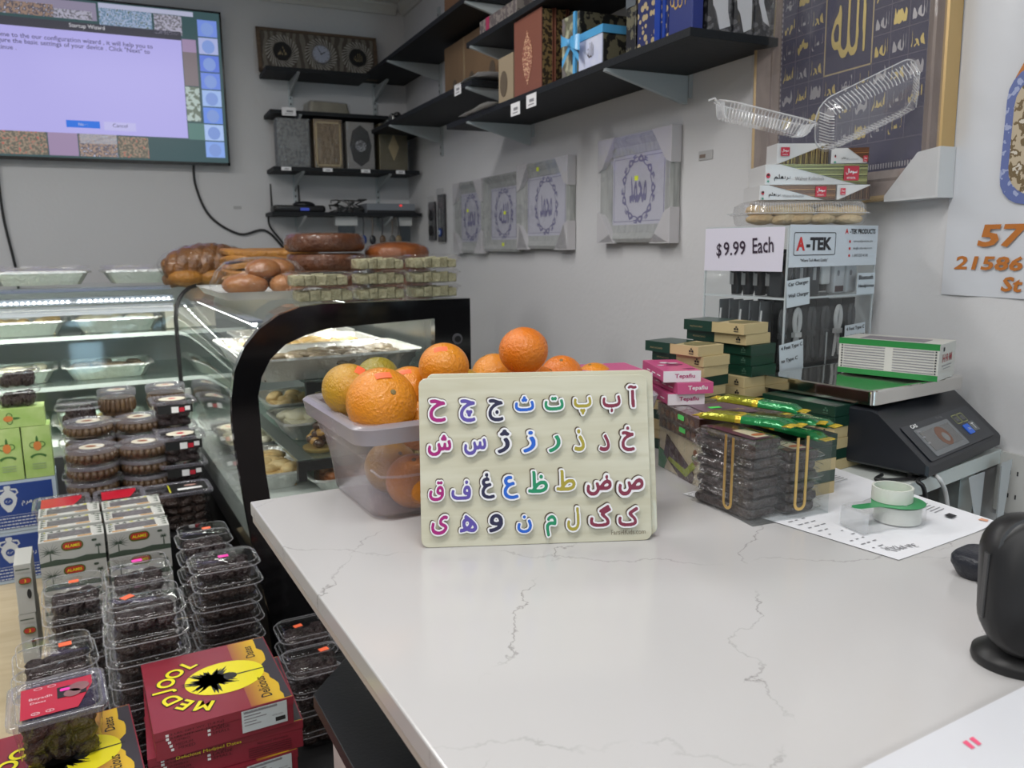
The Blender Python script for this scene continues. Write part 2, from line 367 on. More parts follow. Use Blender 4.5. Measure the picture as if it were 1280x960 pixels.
def shelf_b(x0, x1, z, lab, dep=.25):
    t = thing('wall_shelf', lab, 'shelf', (0, 0, 0), 0, 'black shelves on the back wall'); G().box(x0, x1, YB - .013 - dep, YB - .013, z, z + .019, m_shelf).obj('board', t, bevel=.001)
    for x in (.775, 1.235): bracket(t, (x, YB - .013, z), (0, -1), 0)
    return t
shelf_b(.62, XW - .275, 2.31, 'black back wall shelf holding the framed clock panel')
shelf_b(.63, XW - .02, 2.105, 'black back wall shelf with the small wrapped tan box', .24)
shelf_b(.63, 1.4, 1.825, 'black back wall shelf holding four wrapped ornamental boxes', .26)
shelf_b(.61, 1.41, 1.60, 'lowest black back wall shelf with router and cables', .25)

# price tags on shelf edges
pt = thing('price_tag', 'white shelf price tag under the brown book, right one', 'price tag', (1.146, 2.37, 1.893), 0, 'paper price tags on the shelf edges')
G().box(-.0015, 0, -.035, .035, -.02, .02, paperw).obj('card', pt); g = G(); 
for i, (a, b, h) in enumerate(((-.02, .012, .009), (-.02, .02, .003))): g.box(-.0022, -.0015, a, b, -.004 + (-.009 if i else 0), -.004 + (-.009 if i else 0) + h, greytxt)
g.obj('lettering', pt)
dup(pt, (1.146, 2.49, 1.885), 0, 'white shelf price tag under the brown book, left one')
dup(pt, (1.146, 3.02, 2.035), 0, 'white shelf price tag under the big brown carton')
dup(pt, (.72, 4.305, 2.115), 0, 'white price tag on the left end of the tan box shelf', rot=(0, 0, PI / 2))
for x, l in ((.69, 'grey veined'), (.9, 'bronze'), (1.1, 'black medallion'), (1.29, 'olive')): dup(pt, (x, 4.292, 1.833), 0, 'small price tag below the %s box on the back wall' % l, rot=(0, 0, PI / 2)).scale = (.7, .7, .45)

# ---------------------------------------------------------------- books and gift boxes on the long shelf
gold = mat('gold print', (.75, .52, .2), .35, .7); goldd = mat('dull gold', (.42, .33, .18), .45, .3)
PX = lambda x: frame((x, 0, 0), (0, -1, 0), (0, 0, 1))      # vertical plane facing -x ; local x runs towards -y
def onx(x, y, z): return frame((x, y, z), (0, -1, 0), (0, 0, 1))
def ony(x, y, z): return frame((x, y, z), (1, 0, 0), (0, 0, 1))   # facing -y
m_bk = mat('brown cover', (.22, .075, .045), .5, bump=.1, bscale=200); m_pg = patt('gilded page edge', (.05, .035, .02), (.32, .22, .09), 90, .5, 'NOISE', .5)
z0 = SA + .019
bk = thing('book', 'brown hardback book with a gold diamond medallion, front of its row', 'book', (1.165, 2.43, z0), 0, 'gilt-edged books on the long shelf')
G().box(0, .034, -.098, .098, 0, .235, m_pg).obj('pages', bk); g = G(); g.box(-.004, 0, -.1, .1, 0, .238, m_bk); g.box(.034, .038, -.1, .1, 0, .238, m_bk); g.box(-.004, .038, .098, .102, 0, .238, m_bk); g.obj('cover', bk, bevel=.001)
g = G(); pl = [(0, .085), (.012, .06), (.02, .055), (.034, .02), (.036, 0), (.034, -.02), (.02, -.055), (.012, -.06), (0, -.085)]; pl = pl + [(-a, b) for a, b in reversed(pl[1:-1])]
g.X = onx(-.0045, 0, .11); g.prism(pl, 0, .0006, patt('medallion print', (.75, .5, .3), (.3, .1, .06), 160, .4, 'VORONOI', .42)); g.X = None; g.obj('medallion', bk)
for i, l in ((1, 'gilt-edged book just behind the brown medallion book'), (2, 'rear gilt-edged book of the row, beside the gift box')):
    dup(bk, (1.165 + .045 * i, 2.425, z0), 0, l)
tanb = mat('tan card', (.34, .27, .18), .7)
t = thing('card_box', 'tan card box with a dark round print, left of the brown book', 'box', (1.16, 2.60, z0), 0)
G().box(0, .2, -.06, .06, 0, .15, tanb).obj('carton', t, bevel=.001); g = G(); g.X = onx(-.001, .015, .062); g.prism(circ(.03, 20, 0, 0, .042), 0, .0006, mat('brown print', (.12, .09, .06), .7)); g.X = None; g.obj('printed_disc', t)
# gift box with light blue bow
t = thing('gift_box', 'pale lilac gift box tied with a light blue ribbon bow', 'gift box', (1.165, 2.10, z0))
m_fl = patt('floral print', (.35, .27, .4), (.12, .12, .07), 25, .35, 'SOFT', .5, c3=(.5, .5, .35)); m_lil = mat('lilac silk', (.55, .6, .85), .4, var=.5, vscale=20, vc=(.75, .78, .9)); m_cy = mat('blue satin ribbon', (.10, .42, .78), .25, coat=.3); m_dkfl = patt('dark floral box side', (.02, .02, .02), (.16, .15, .1), 40, .3, 'NOISE', .5)
G().box(0, .2, -.0, .1, 0, .17, m_dkfl).obj('carton', t, bevel=.002); G().box(0.001, .2, -.132, .0, 0, .10, m_dkfl).obj('carton', t, bevel=.002)
g = G(); g.box(-.002, 0, .002, .098, .002, .168, m_fl); g.obj('floral_panel', t); g = G(); g.box(-.003, 0, -.133, -.005, .002, .082, m_lil); g.obj('silk_panel', t)
g = G(); g.box(-.005, .0, -.133, -.005, .082, .103, m_cy); g.box(-.005, .12, -.138, -.133, .082, .103, m_cy); g.obj('band', t)
g = G(); g.box(-.008, -.002, .008, .022, 0, .17, m_cy)
for s_ in (-1, 1):
    g.loft([[(-.02 - .012 * math.sin(PI * u), .015 + s_ * .055 * u, .085 + b * (.010 + .022 * u) + .012 * s_ * u) for b in (-.6, .8)] for u in (0, .25, .5, .75, 1)], m_cy, False, False, closed=False)
    g.loft([[(-.02, .015 + s_ * .05 * u, .08 - .045 * u + b * .010) for b in (-1, 1)] for u in (0, .5, 1)], m_cy, False, False, closed=False)
g.ell((-.02, .015, .085), (.012, .012, .012), m_cy); g.obj('ribbon', t, smooth=50)
g = G(); g.geo(glyph(ALLAH, .035, .04, -.5, 40), onx(-.0045, -.07, .05), mat('brown ink', (.06, .035, .02), .5)); g.obj('lettering', t)
for x, y, w, h, n, l in ((1.19, 1.87, .045, .19, 'dark card box', 'dark floral card box standing right of the lilac gift box'), (1.21, 1.815, .05, .2, 'b', 'black box with a dark red band between gift box and blue box')):
    t = thing('card_box', l, 'box', (x, y, z0)); G().box(0, .18, -w / 2, w / 2, 0, h, m_dkfl if n != 'b' else mat('black card', (.02, .015, .015), .4)).obj('carton', t, bevel=.001)
    g = G(); g.box(-.002, 0, -w / 2, w / 2, h * .65, h * .8, mat('dim label', (.12, .14, .16), .4) if n != 'b' else mat('dark red', (.2, .01, .02), .4)); g.obj('band', t)
m_bl = mat('royal blue cover', (.015, .03, .19), .45, coat=.2); m_bf = patt('blue and gold floral', (.5, .4, .22), (.02, .03, .13), 55, .35, 'VORONOI', .42)
t = thing('gift_box', 'royal blue gift box with gold flowers, blue ribbon and gold calligraphy', 'gift box', (1.16, 1.68, z0))
G().box(0, .03, -.11, .11, 0, .225, m_bl).obj('carton', t, bevel=.002); g = G(); g.box(-.002, 0, .022, .109, .002, .222, m_bf); g.box(-.002, 0, -.02, .02, .002, .222, m_bf); g.obj('floral_panel', t)
g = G(); g.box(-.006, -.002, .008, .03, 0, .225, mat('blue ribbon', (.01, .05, .35), .3)); g.box(-.006, -.002, -.012, -.002, 0, .225, mat('blue ribbon', (.01, .05, .35), .3)); g.obj('ribbon', t)
g = G(); g.geo(glyph(ALLAH, .06, .06, -.5, 40), onx(-.0012, -.055, .085), gold); g.obj('lettering', t)
m_bw = patt('black and white wrap print', (.02, .02, .025), (.12, .12, .13), 60, .3, 'NOISE', .55)
for i, (x, w, l) in enumerate(((1.203, .07, 'wrapped black box with a white bow print, beside the blue gift box'), (1.277, .06, 'wrapped black box with white leaf print, second from the blue gift box'), (1.338, .05, 'clear wrapped dark box third from the blue gift box'), (1.389, .045, 'narrow gold-striped dark box at the wall end of the long shelf'))):
    t = thing('card_box', l, 'box', (x, 1.6, z0), 0, 'wrapped dark boxes at the near end of the long shelf')
    G().box(0, w - .004, -.03, .15, 0, .22, m_bw).obj('carton', t, bevel=.002)
    g = G(); g.X = ony(w / 2 - .002, -.031, .055)
    if i < 2: g.prism([(-.026, .05), (.0, .06), (.02, .05), (.022, -.01), (.03 - .008 * i, -.04), (0, -.05), (-.012, -.01), (-.02, .0)], 0, .0008, mat('pearl print', (.6, .6, .63), .3))
    elif i == 2: g.prism([(-.016, .06), (.0, .06), (.0, .02), (.02, -.03), (.0, -.02), (-.014, .02)], 0, .0008, mat('pearl print', (.6, .6, .63), .3))
    else: g.prism([(-.016, -.05), (-.008, -.05), (-.004, .08), (-.012, .08)], 0, .0008, goldd)
    g.X = None; g.obj('print', t)
    G().box(-.001, w - .003, -.032, -.0315, .0, .221, plast2).obj('wrap', t)
# cartons on the other shelves
m_card = mat('brown cardboard', (.27, .17, .09), .75, var=.4, vscale=6, vc=(.22, .14, .075))
t = thing('cardboard_box', 'large brown cardboard carton with round dark prints on the corner shelf', 'box', (1.30, 3.24, SB + .0195), 0)
G().box(0, .11, -.33, .35, 0, .262, m_card).obj('carton', t, bevel=.002)
g = G(); g.box(-.001, 0, .10, .115, 0, .262, mat('packing tape', (.4, .3, .18), .25)); g.obj('tape', t)
for y in (.22, .02, -.2): g = G(); g.X = onx(-.001, y, .07); g.prism(circ(.03, 18, 0, 0, .04), 0, .0006, mat('brown print', (.12, .09, .06), .7)); g.X = None; g.obj('printed_disc', t)
def sheet(name, lab, cat, pts, n=(6, 6), amp=.004, m=paperw, th=.0006, seed=1, group=None, parent=None):
    rnd = random.Random(seed); A, B, C, D = [Vector(p) for p in pts]; nu, nv = n; vs = []
    for i in range(nu + 1):
        for j in range(nv + 1):
            u, v = i / nu, j / nv; p = (A * (1 - u) + B * u) * (1 - v) + (D * (1 - u) + C * u) * v; vs.append(p + Vector((0, 0, rnd.uniform(0, amp))))
    k = len(vs); vs2 = vs + [p - Vector((0, 0, th)) for p in vs]; fs = []
    for i in range(nu):
        for j in range(nv): a = i * (nv + 1) + j; b = a + nv + 1; fs += [(a, a + 1, b + 1, b), (k + a, k + b, k + b + 1, k + a + 1)]
    g = G().add([tuple(p) for p in vs2], fs, m); o = g.obj(name, parent, smooth=60)
    return tag(o, lab, cat, group) if cat else o
sheet('paper_sheet', 'crumpled white paper lying on the corner shelf end before the brown carton', 'paper', ((1.14, 3.02, SB + .0197), (1.155, 2.84, SB + .03), (1.36, 2.80, SB + .045), (1.295, 3.04, SB + .035)), (5, 5), .008, seed=3)
sheet('paper_strip', 'torn strip of white paper hanging off the long shelf edge', 'paper', ((1.12, 2.66, z0 + .008), (1.13, 2.98, z0 + .004), (1.2, 2.98, z0 + .003), (1.2, 2.66, z0 + .003)), (8, 2), .006, seed=8)
t = thing('card_box', 'long low carton with a magenta end band', 'box', (1.17, 2.72, SC_ + .0195)); G().box(0, .12, -.19, .13, 0, .055, patt('grey box print', (.12, .1, .1), (.25, .22, .2), 50, .5, 'NOISE', .5)).obj('carton', t, bevel=.001)
g = G(); g.box(-.001, 0, .04, .07, 0, .055, mat('magenta print', (.4, .03, .1), .5)); g.obj('band', t)
t = thing('card_box', 'brown carton with gold lettering on the highest shelf', 'box', (1.17, 3.1, SD + .019)); G().box(0, .2, -.12, .12, 0, .22, mat('chestnut card', (.16, .08, .035), .5)).obj('carton', t, bevel=.002)
g = G(); g.geo(glyph('\ufe94\ufed8\ufef3\ufeaa\ufea3', .09, .07, -.5, 40), onx(-.001, .0, .09), gold); g.obj('lettering', t)
t = thing('stapler', 'small grey metal gadget lying on the corner shelf', 'gadget', (1.18, 4.0, SB + .019), 80); g = G(); g.box(-.09, .1, -.02, .02, 0, .014, steel); g.loft([[(-.09 + .19 * u, a * .02, .014 + .03 * math.sin(u * 2.4) * (b)) for a, b in ((-1, 0), (1, 0), (1, 1), (-1, 1))] for u in (0, .3, .6, 1)], steel); g.ell((-.12, 0, .014), (.03, .02, .014), black); g.obj('body', t, bevel=.001)

# ---------------------------------------------------------------- back wall: clock panel, ornamental boxes, router
t = thing('clock_panel', 'long wooden panel with a round clock between two gold medallions', 'clock', (.92, 4.46, 2.329)); t.rotation_euler = (math.radians(-10), 0, 0)
m_tp = patt('woven silver print', (.20, .18, .15), (.09, .075, .06), 8, .4, 'WAVE', .5); m_br = wood('walnut frame', (.09, .06, .04), (.14, .095, .06), 6)
g = G(); g.box(-.31, .31, 0, .02, 0, .225, m_br); 
for b in ((-.315, .315, -.012, 0, 0, .014), (-.315, .315, -.012, 0, .211, .225), (-.315, -.295, -.012, 0, 0, .225), (.295, .315, -.012, 0, 0, .225)): g.box(*b, m_br)
g.obj('frame', t, bevel=.002)
G().box(-.295, .295, -.004, -.0005, .014, .211, m_tp).obj('printed_board', t)
for i, x in enumerate((-.19, .01, .205)):
    g = G(); g.X = ony(x, -.005, .11); r0, r1 = .05, .085
    for k in range(28):
        a = 2 * PI * k / 28; b = a + .45; pts = [(math.cos(q) * r, math.sin(q) * r) for q, r in ((a, r0), (a + .08, r0), (b + .08, r1), (b, r1))]
        g.prism(pts, 0, .001, mat('silver ray', (.5, .48, .44), .3, .4))
    g.X = None; g.obj('ray_ring', t)
    if i == 1:
        g = G(); g.X = ony(x, -.006, .11); g.prism(circ(.05, 32), 0, .008, mat('clock bezel', (.3, .29, .3), .3, .5)); g.prism(circ(.044, 32), .008, .0085, mat('clock dial', (.42, .45, .55), .4)); g.X = None; dial = g.obj('clock_face', t)
        g = G(); g.X = ony(x, -.015, .11)
        for h, (L, wd, a) in enumerate(((.034, .003, 2.1), (.024, .004, .5))): g.prism([(math.cos(a) * u - math.sin(a) * v, math.sin(a) * u + math.cos(a) * v) for u, v in ((-.005, -wd / 2), (L, -wd / 2), (L, wd / 2), (-.005, wd / 2))], 0, .001, black)
        for k in range(12): a = PI * k / 6; g.prism(circ(.0022, 6, .038 * math.cos(a), .038 * math.sin(a)), 0, .0006, black)
        g.X = None; g.obj('clock_hands', dial)
    else:
        g = G(); g.X = ony(x, -.006, .11); g.prism(circ(.046, 30), 0, .006, black); g.geo(glyph(ALLAH if i else MUH, .045, .045, -.5, 40), Matrix.Translation((0, 0, .0065)), goldd); g.X = None; g.obj('medallion', t)
def wrapped(x0, x1, z1, m, lab, motif):
    t = thing('gift_box', lab, 'gift box', ((x0 + x1) / 2, 4.33, 1.844), 0, 'wrapped ornamental boxes on the back wall'); w = (x1 - x0) / 2 - .004; h = z1 - 1.844
    G().box(-w, w, 0, .1, 0, h, m).obj('carton', t, bevel=.003)
    g = G()
    if motif == 1: 
        for b in ((-w + .008, w - .008, .012, .02), (-w + .008, w - .008, h - .02, h - .012)): g.box(b[0], b[1], -.004, -.001, b[2], b[3], goldd)
        for s_ in (-1, 1): g.box(s_ * (w - .012) - .004, s_ * (w - .012) + .004, -.004, -.001, .012, h - .012, goldd)
    if motif == 2:
        g.X = ony(0, -.001, h / 2); g.prism(circ(w * .8, 8, 0, 0, h * .44), 0, .002, black); g.prism(circ(.03, 20), .002, .004, patt('silver boss', (.35, .36, .38), (.1, .1, .11), 120, .3, 'NOISE', .5)); g.X = None
    if motif == 0: g.X = ony(0, -.001, h / 2); g.prism(circ(.035, 20), 0, .0015, mat('grey boss', (.17, .18, .18), .5)); g.X = None
    if motif == 3: g.X = ony(0, -.001, h / 2); g.prism(circ(.03, 4, 0, 0, .07), 0, .0015, goldd); g.X = None
    g.obj('ornament', t); G().box(-w - .002, w + .002, -.008, -.007, -.0, h + .002, plast2).obj('wrap', t)
wrapped(.655, .825, 2.085, patt('grey veined card', (.1, .105, .11), (.16, .17, .17), 60, .5, 'NOISE', .5), 'grey veined gift box in clear wrap, leftmost on its shelf', 0)
wrapped(.84, .995, 2.09, mat('bronze foil', (.2, .14, .08), .35, .5, bump=.6, bscale=25), 'bronze foil gift box with gold border, beside the grey box', 1)
wrapped(1.01, 1.165, 2.085, mat('silver grey card', (.25, .24, .23), .5), 'silver gift box with a black medallion', 2)
wrapped(1.185, 1.35, 2.085, mat('olive foil', (.13, .11, .06), .35, .3, bump=.6, bscale=25), 'olive gold gift box nearest the room corner', 3)
t = thing('card_box', 'small tan box in clear wrap on the shelf below the clock', 'box', (.93, 4.42, 2.124), 6); g = G(); g.loft([[(x, y, 0) for x, y in rrect(.22, .15, .01)], [(x, y, .055) for x, y in rrect(.2, .14, .02)]], mat('tan print', (.3, .28, .22), .5, var=.4, vscale=14)); g.obj('carton', t)
g = G(); g.loft([[(x, y, 0) for x, y in rrect(.235, .165, .02)], [(x, y, .05) for x, y in rrect(.225, .155, .02)], [(x, y, .062) for x, y in rrect(.19, .12, .02)]], plast2); g.obj('wrap', t)
t = thing('router', 'black router with two antennas on the lowest back shelf', 'router', (.76, 4.42, 1.619)); g = G(); g.loft([[(x, y, z) for x, y in rrect(.27 - i, .15 - i, .02)] for z, i in ((0, .01), (.012, 0), (.03, .004), (.036, .02))], black); g.obj('body', t, smooth=40)
for x in (-.125, .02): G().tube([(x, .06, .02), (x, .065, .15)], [.006, .004], black).obj('antenna', t, smooth=60)
g = G(); g.ell((.03, -.01, .04), (.06, .05, .02), black, 14, 7); g.obj('dome', t, smooth=60); G().box(.0, .045, -.078, -.0745, .008, .022, mat('blue led', (.01, .02, .1), .4, emit=(.05, .08, .5), es=.5)).obj('indicator_light', t)
rnd = random.Random(5)
t = thing('cable_bundle', 'tangle of black cables and adapters beside the router', 'cables', (1.0, 4.41, 1.619))
for k in range(7):
    P = [(rnd.uniform(-.09, .1), rnd.uniform(-.05, .05), .008 + rnd.uniform(0, .05))]
    for i in range(9): P.append((max(-.1, min(.12, P[-1][0] + rnd.uniform(-.05, .06))), max(-.08, min(.08, P[-1][1] + rnd.uniform(-.04, .04))), max(.006, min(.07, P[-1][2] + rnd.uniform(-.03, .03)))))
    G().tube(P, .0045, black if k % 3 else mat('grey cable', (.16, .16, .16), .5), 6).obj('cable', t, smooth=60)
for x in (-.03, .05): G().box(x, x + .05, -.03, .03, 0, .03, black).obj('adapter', t, bevel=.003)
t = thing('recorder_box', 'flat grey recorder box with a red light beside the cables', 'recorder', (1.24, 4.42, 1.619)); g = G(); g.box(-.13, .14, -.09, .1, 0, .05, mat('grey metal case', (.2, .22, .25), .45)); g.obj('body', t, bevel=.003); G().box(-.13, .14, -.092, -.0905, .0, .014, black).obj('front_panel', t); G().box(.05, .065, -.0915, -.0905, .035, .045, mat('red led', (.3, .02, .02), .4, emit=(1, .05, .05), es=.7)).obj('indicator_light', t)
# things hanging below the router shelf
for i, x in enumerate((1.0, 1.325)):
    t = thing('hanging_pack', ['white-topped accessory pack hanging under the cable bundle', 'white-topped accessory pack hanging under the grey recorder'][i], 'accessory pack', (x, 4.345, 1.6), 0, 'accessory packs under the router shelf')
    G().box(-.06 + .02 * i, .06 - .02 * i, 0, .03, -.05, -.002, mat('white plastic', (.5, .52, .52), .4)).obj('header', t, bevel=.003); G().box(-.045 + .015 * i, .045 - .015 * i, .004, .02, -.16, -.05, mat('dark blister', (.05, .06, .07), .25)).obj('blister', t, bevel=.004)
for i, x in enumerate((1.085, 1.135, 1.19, 1.245, 1.28)):
    t = thing('key_chain', 'dark keychain with %s pendant hanging under the router shelf' % ['a blue', 'a black', 'a brown', 'a grey', 'a small tan'][i], 'keychain', (x, 4.33, 1.6), 0, 'keychains under the router shelf')
    c = [(.02, .06, .25), (.02, .02, .025), (.12, .07, .04), (.1, .1, .1), (.25, .18, .1)][i]
    G().tube([(0, 0, -.001), (.003, 0, -.04), (-.002, 0, -.1)], .0035, mat('strap %d' % (i % 2), [(.05, .05, .06), (.14, .11, .09)][i % 2], .6), 6).obj('strap', t); g = G(); g.ell((0, 0, -.125), (.018, .008, .026), mat('pendant %d' % i, c, .3), 12, 7); g.obj('pendant', t, smooth=60)
for i, (y, z0_, z1_) in enumerate(((4.13, 1.47, 1.70), (3.98, 1.46, 1.73))):
    t = thing('hanging_pack', ['clear packet of black rings hanging on the wall, nearer the corner', 'clear packet with a blue evil-eye charm hanging beside the silver frame'][i], 'accessory pack', (XW - .004, y, 0), 0, 'charm packets on the right wall')
    G().box(-.012, -.002, -.05, .05, z0_, z1_ - .03, mat('charm backing', (.035, .035, .04), .4, bump=.5, bscale=50)).obj('card', t, bevel=.003); G().box(-.016, -.0135, -.055, .055, z0_ - .01, z1_, plast2).obj('wrap', t)
    g = G(); g.X = onx(-.017, 0, z0_ + .05)
    if i: g.prism(circ(.022, 20), 0, .004, mat('eye blue', (.02, .06, .3), .2)); g.prism(circ(.012, 16), .004, .006, mat('eye white', (.6, .7, .8), .3)); g.prism(circ(.005, 12), .006, .007, black); g.prism([(-.003, .02), (.003, .02), (.003, .12), (-.003, .12)], 0, .002, steel)
    else: g.prism(circ(.028, 20), 0, .003, black); g.prism(circ(.028, 20, 0, .08), 0, .003, mat('dark steel', (.1, .1, .11), .3, .8))
    g.X = None; g.obj('charm', t)

# ---------------------------------------------------------------- television
t = thing('television', 'large flat television showing a setup wizard window', 'television', (0, 4.50, 0))
TX0, TX1, TZ0, TZ1 = -.895, .441, 1.856, 2.604
g = G(); g.box(TX0, TX1, 0, .03, TZ0, TZ1, black); g.box(TX0 + .2, TX1 - .2, .03, .065, TZ0 + .15, TZ1 - .15, black); g.obj('housing', t, bevel=.003)
g = G()
for b in ((TX0, TX1, TZ0, TZ0 + .014), (TX0, TX1, TZ1 - .009, TZ1), (TX0, TX0 + .009, TZ0, TZ1), (TX1 - .009, TX1, TZ0, TZ1)): g.box(b[0], b[1], -.004, 0, b[2], b[3], blackg)
g.obj('bezel', t)
def em(n, c, e=1.0): return mat('lit ' + n, (0, 0, 0), .25, emit=c, es=e, spec=.4)
E_ = -.0005
scr = G().box(TX0 + .009, TX1 - .009, E_ - .0004, E_, TZ0 + .014, TZ1 - .009, em('dark teal', (.05, .10, .11), .8)).obj('screen', t)
def px(x, z, y=0): return (x, z)
g = G()
def cell(x0, x1, z0, z1, m, d=.0012): g.box(x0, x1, -d - .0002, -d, z0, z1, m)
feeds = [patt('feed brown', (.26, .18, .14), (.08, .07, .09), 90, .3, 'NOISE', .5, emit=.8, c3=(.4, .4, .5)), patt('feed grey', (.35, .34, .42), (.1, .1, .12), 100, .3, 'NOISE', .52, emit=.8, c3=(.25, .22, .3)), patt('feed blue', (.12, .2, .3), (.3, .36, .5), 90, .3, 'NOISE', .48, emit=.8, c3=(.06, .1, .08)), patt('feed red', (.10, .09, .07), (.24, .19, .14), 90, .3, 'NOISE', .5, emit=.7, c3=(.4, .06, .05))]
cell(-.85, -.12, 2.505, 2.585, em('feed sky', (.3, .27, .38), .8)); cell(-.85, -.3, 2.505, 2.56, feeds[0], .0016); cell(-.3, -.14, 2.505, 2.545, feeds[1], .0016); cell(-.11, .12, 2.49, 2.567, feeds[2]); cell(.13, .255, 2.475, 2.565, feeds[1]); cell(-.11, .31, 2.568, 2.59, em('top bar', (.5, .52, .7), .8))
cell(-.85, -.38, 1.88, 1.992, feeds[3]); cell(-.375, -.25, 1.88, 1.99, em('feed lilac', (.38, .28, .45), .8)); cell(-.245, -.08, 1.88, 1.985, feeds[0]); cell(-.075, .06, 1.88, 1.98, feeds[3]); cell(-.24, -.08, 1.94, 1.985, em('feed pale', (.5, .5, .55), .8))
cell(.25, .315, 2.40, 2.46, em('feed lilac', (.38, .28, .45), .8)); cell(.25, .315, 2.24, 2.40, em('feed taupe', (.22, .18, .2), .8)); cell(.25, .315, 2.07, 2.235, patt('feed glass', (.35, .42, .4), (.12, .15, .12), 40, .3, 'NOISE', .5, emit=.8)); cell(.25, .33, 1.98, 2.06, em('teal glow', (.12, .24, .22), .8))
cell(-.85, .247, 2.452, 2.492, em('title bar', (.06, .06, .08), .8)); g.obj('camera_feeds', scr)
g = G(); g.box(-.86, .247, -.0032, -.003, 1.985, 2.452, em('lavender window', (.43, .40, .80), .95)); g.obj('wizard_window', scr)
g = G()
for k in range(8):
    z = 2.558 - k * .0835; c = [(.18, .28, .75), (.4, .45, .75), (.12, .2, .7), (.15, .25, .75), (.35, .5, .85), (.15, .28, .8), (.4, .55, .9), (.25, .4, .85)][k]
    g.box(.327, .418, -.0032, -.003, z - .078, z, em('tile %d' % k, c, .9)); 
    g.X = ony(.372, -.0034, z - .042); g.prism(circ(.03, 16, 0, 0, .032), 0, .0004, em('tile face', (.22, .33, .7), .9)); g.X = None
g.obj('side_tiles', scr)
g = G(); dk = em('dark text', (.10, .09, .22), .5)
M = lambda x, z: ony(x, -.0045, z)
for s_, x_, z_ in (('Welcome to the our configuration wizard , it will help you to', .115, 2.408), ('configure the basic settings of your device . Click "Next" to', .10, 2.383), ('continue .', -.465, 2.355)): G().text(s_, M(x_, z_), dk, size=.0288, align='R', offset=.008).obj('screen_text', scr)
g.text('Cancel', M(-.06, 2.030), dk, w=.065); g.text('Startup Wizard', M(-.165, 2.474), em('white text', (.7, .7, .75), .9), w=.15)
g.obj('screen_text', scr); g = G(); g.box(-.292, -.148, -.0045, -.0035, 2.012, 2.045, em('button blue', (.01, .16, .75), .9)); g.box(-.13, .01, -.004, -.0033, 2.006, 2.045, em('button pale', (.52, .5, .84), .9)); g.obj('button', scr)
g = G(); g.text('Next', M(-.22, 2.028), em('white text', (.7, .7, .75), .9), w=.04); g.obj('button_text', scr)
def cable(name, lab, P, r, m, n=8, cat='cable'):
    Q = []; P = [Vector(p) for p in P]
    for i in range(len(P) - 1):
        a, b, c, d = P[max(i - 1, 0)], P[i], P[i + 1], P[min(i + 2, len(P) - 1)]
        for k in range(6): u = k / 6; Q.append(.5 * ((2 * b) + (c - a) * u + (2 * a - 5 * b + 4 * c - d) * u * u + (3 * b - a - 3 * c + d) * u ** 3))
    Q.append(P[-1]); return tag(G().tube(Q, r, m, n).obj(name, smooth=60), lab, cat)
cable('power_cable', 'black cable running from television down to the router shelf', [(.265, 4.53, 1.87), (.27, 4.555, 1.75), (.33, 4.555, 1.60), (.47, 4.555, 1.51), (.60, 4.555, 1.53), (.69, 4.55, 1.44), (.72, 4.55, 1.38)], .006, black)
cable('power_cable', 'thin black cable dropping from the router shelf to the bread', [(.62, 4.50, 1.62), (.63, 4.555, 1.55), (.70, 4.555, 1.45), (.73, 4.555, 1.36)], .005, black)
cable('power_cable', 'black cable hanging down at the left picture edge', [(-.60, 4.545, 1.86), (-.6, 4.55, 1.6), (-.57, 4.55, 1.32), (-.57, 4.55, 1.1)], .006, black)
t = thing('paint_scuff_label', 'small grey remains of a torn wall sticker right of the square frame', 'sticker remnant', (XW - .0015, 1.84, 1.685)); g = G(); g.box(-.001, 0, -.03, .03, -.012, .012, mat('old paper', (.46, .46, .46), .8)); g.obj('paper_rest', t); g = G(); g.box(-.002, -.001, .0, .025, -.006, .003, mat('smudge', (.22, .17, .14), .8)); g.obj('smudge', t)
t.name = 'wall_sticker'
t = thing('wall_sticker', 'small grey torn sticker under the television', 'sticker remnant', (.47, YB - .0015, 1.648)); G().box(-.02, .02, -.001, 0, -.008, .008, mat('old paper', (.46, .46, .46), .8)).obj('paper_rest', t)
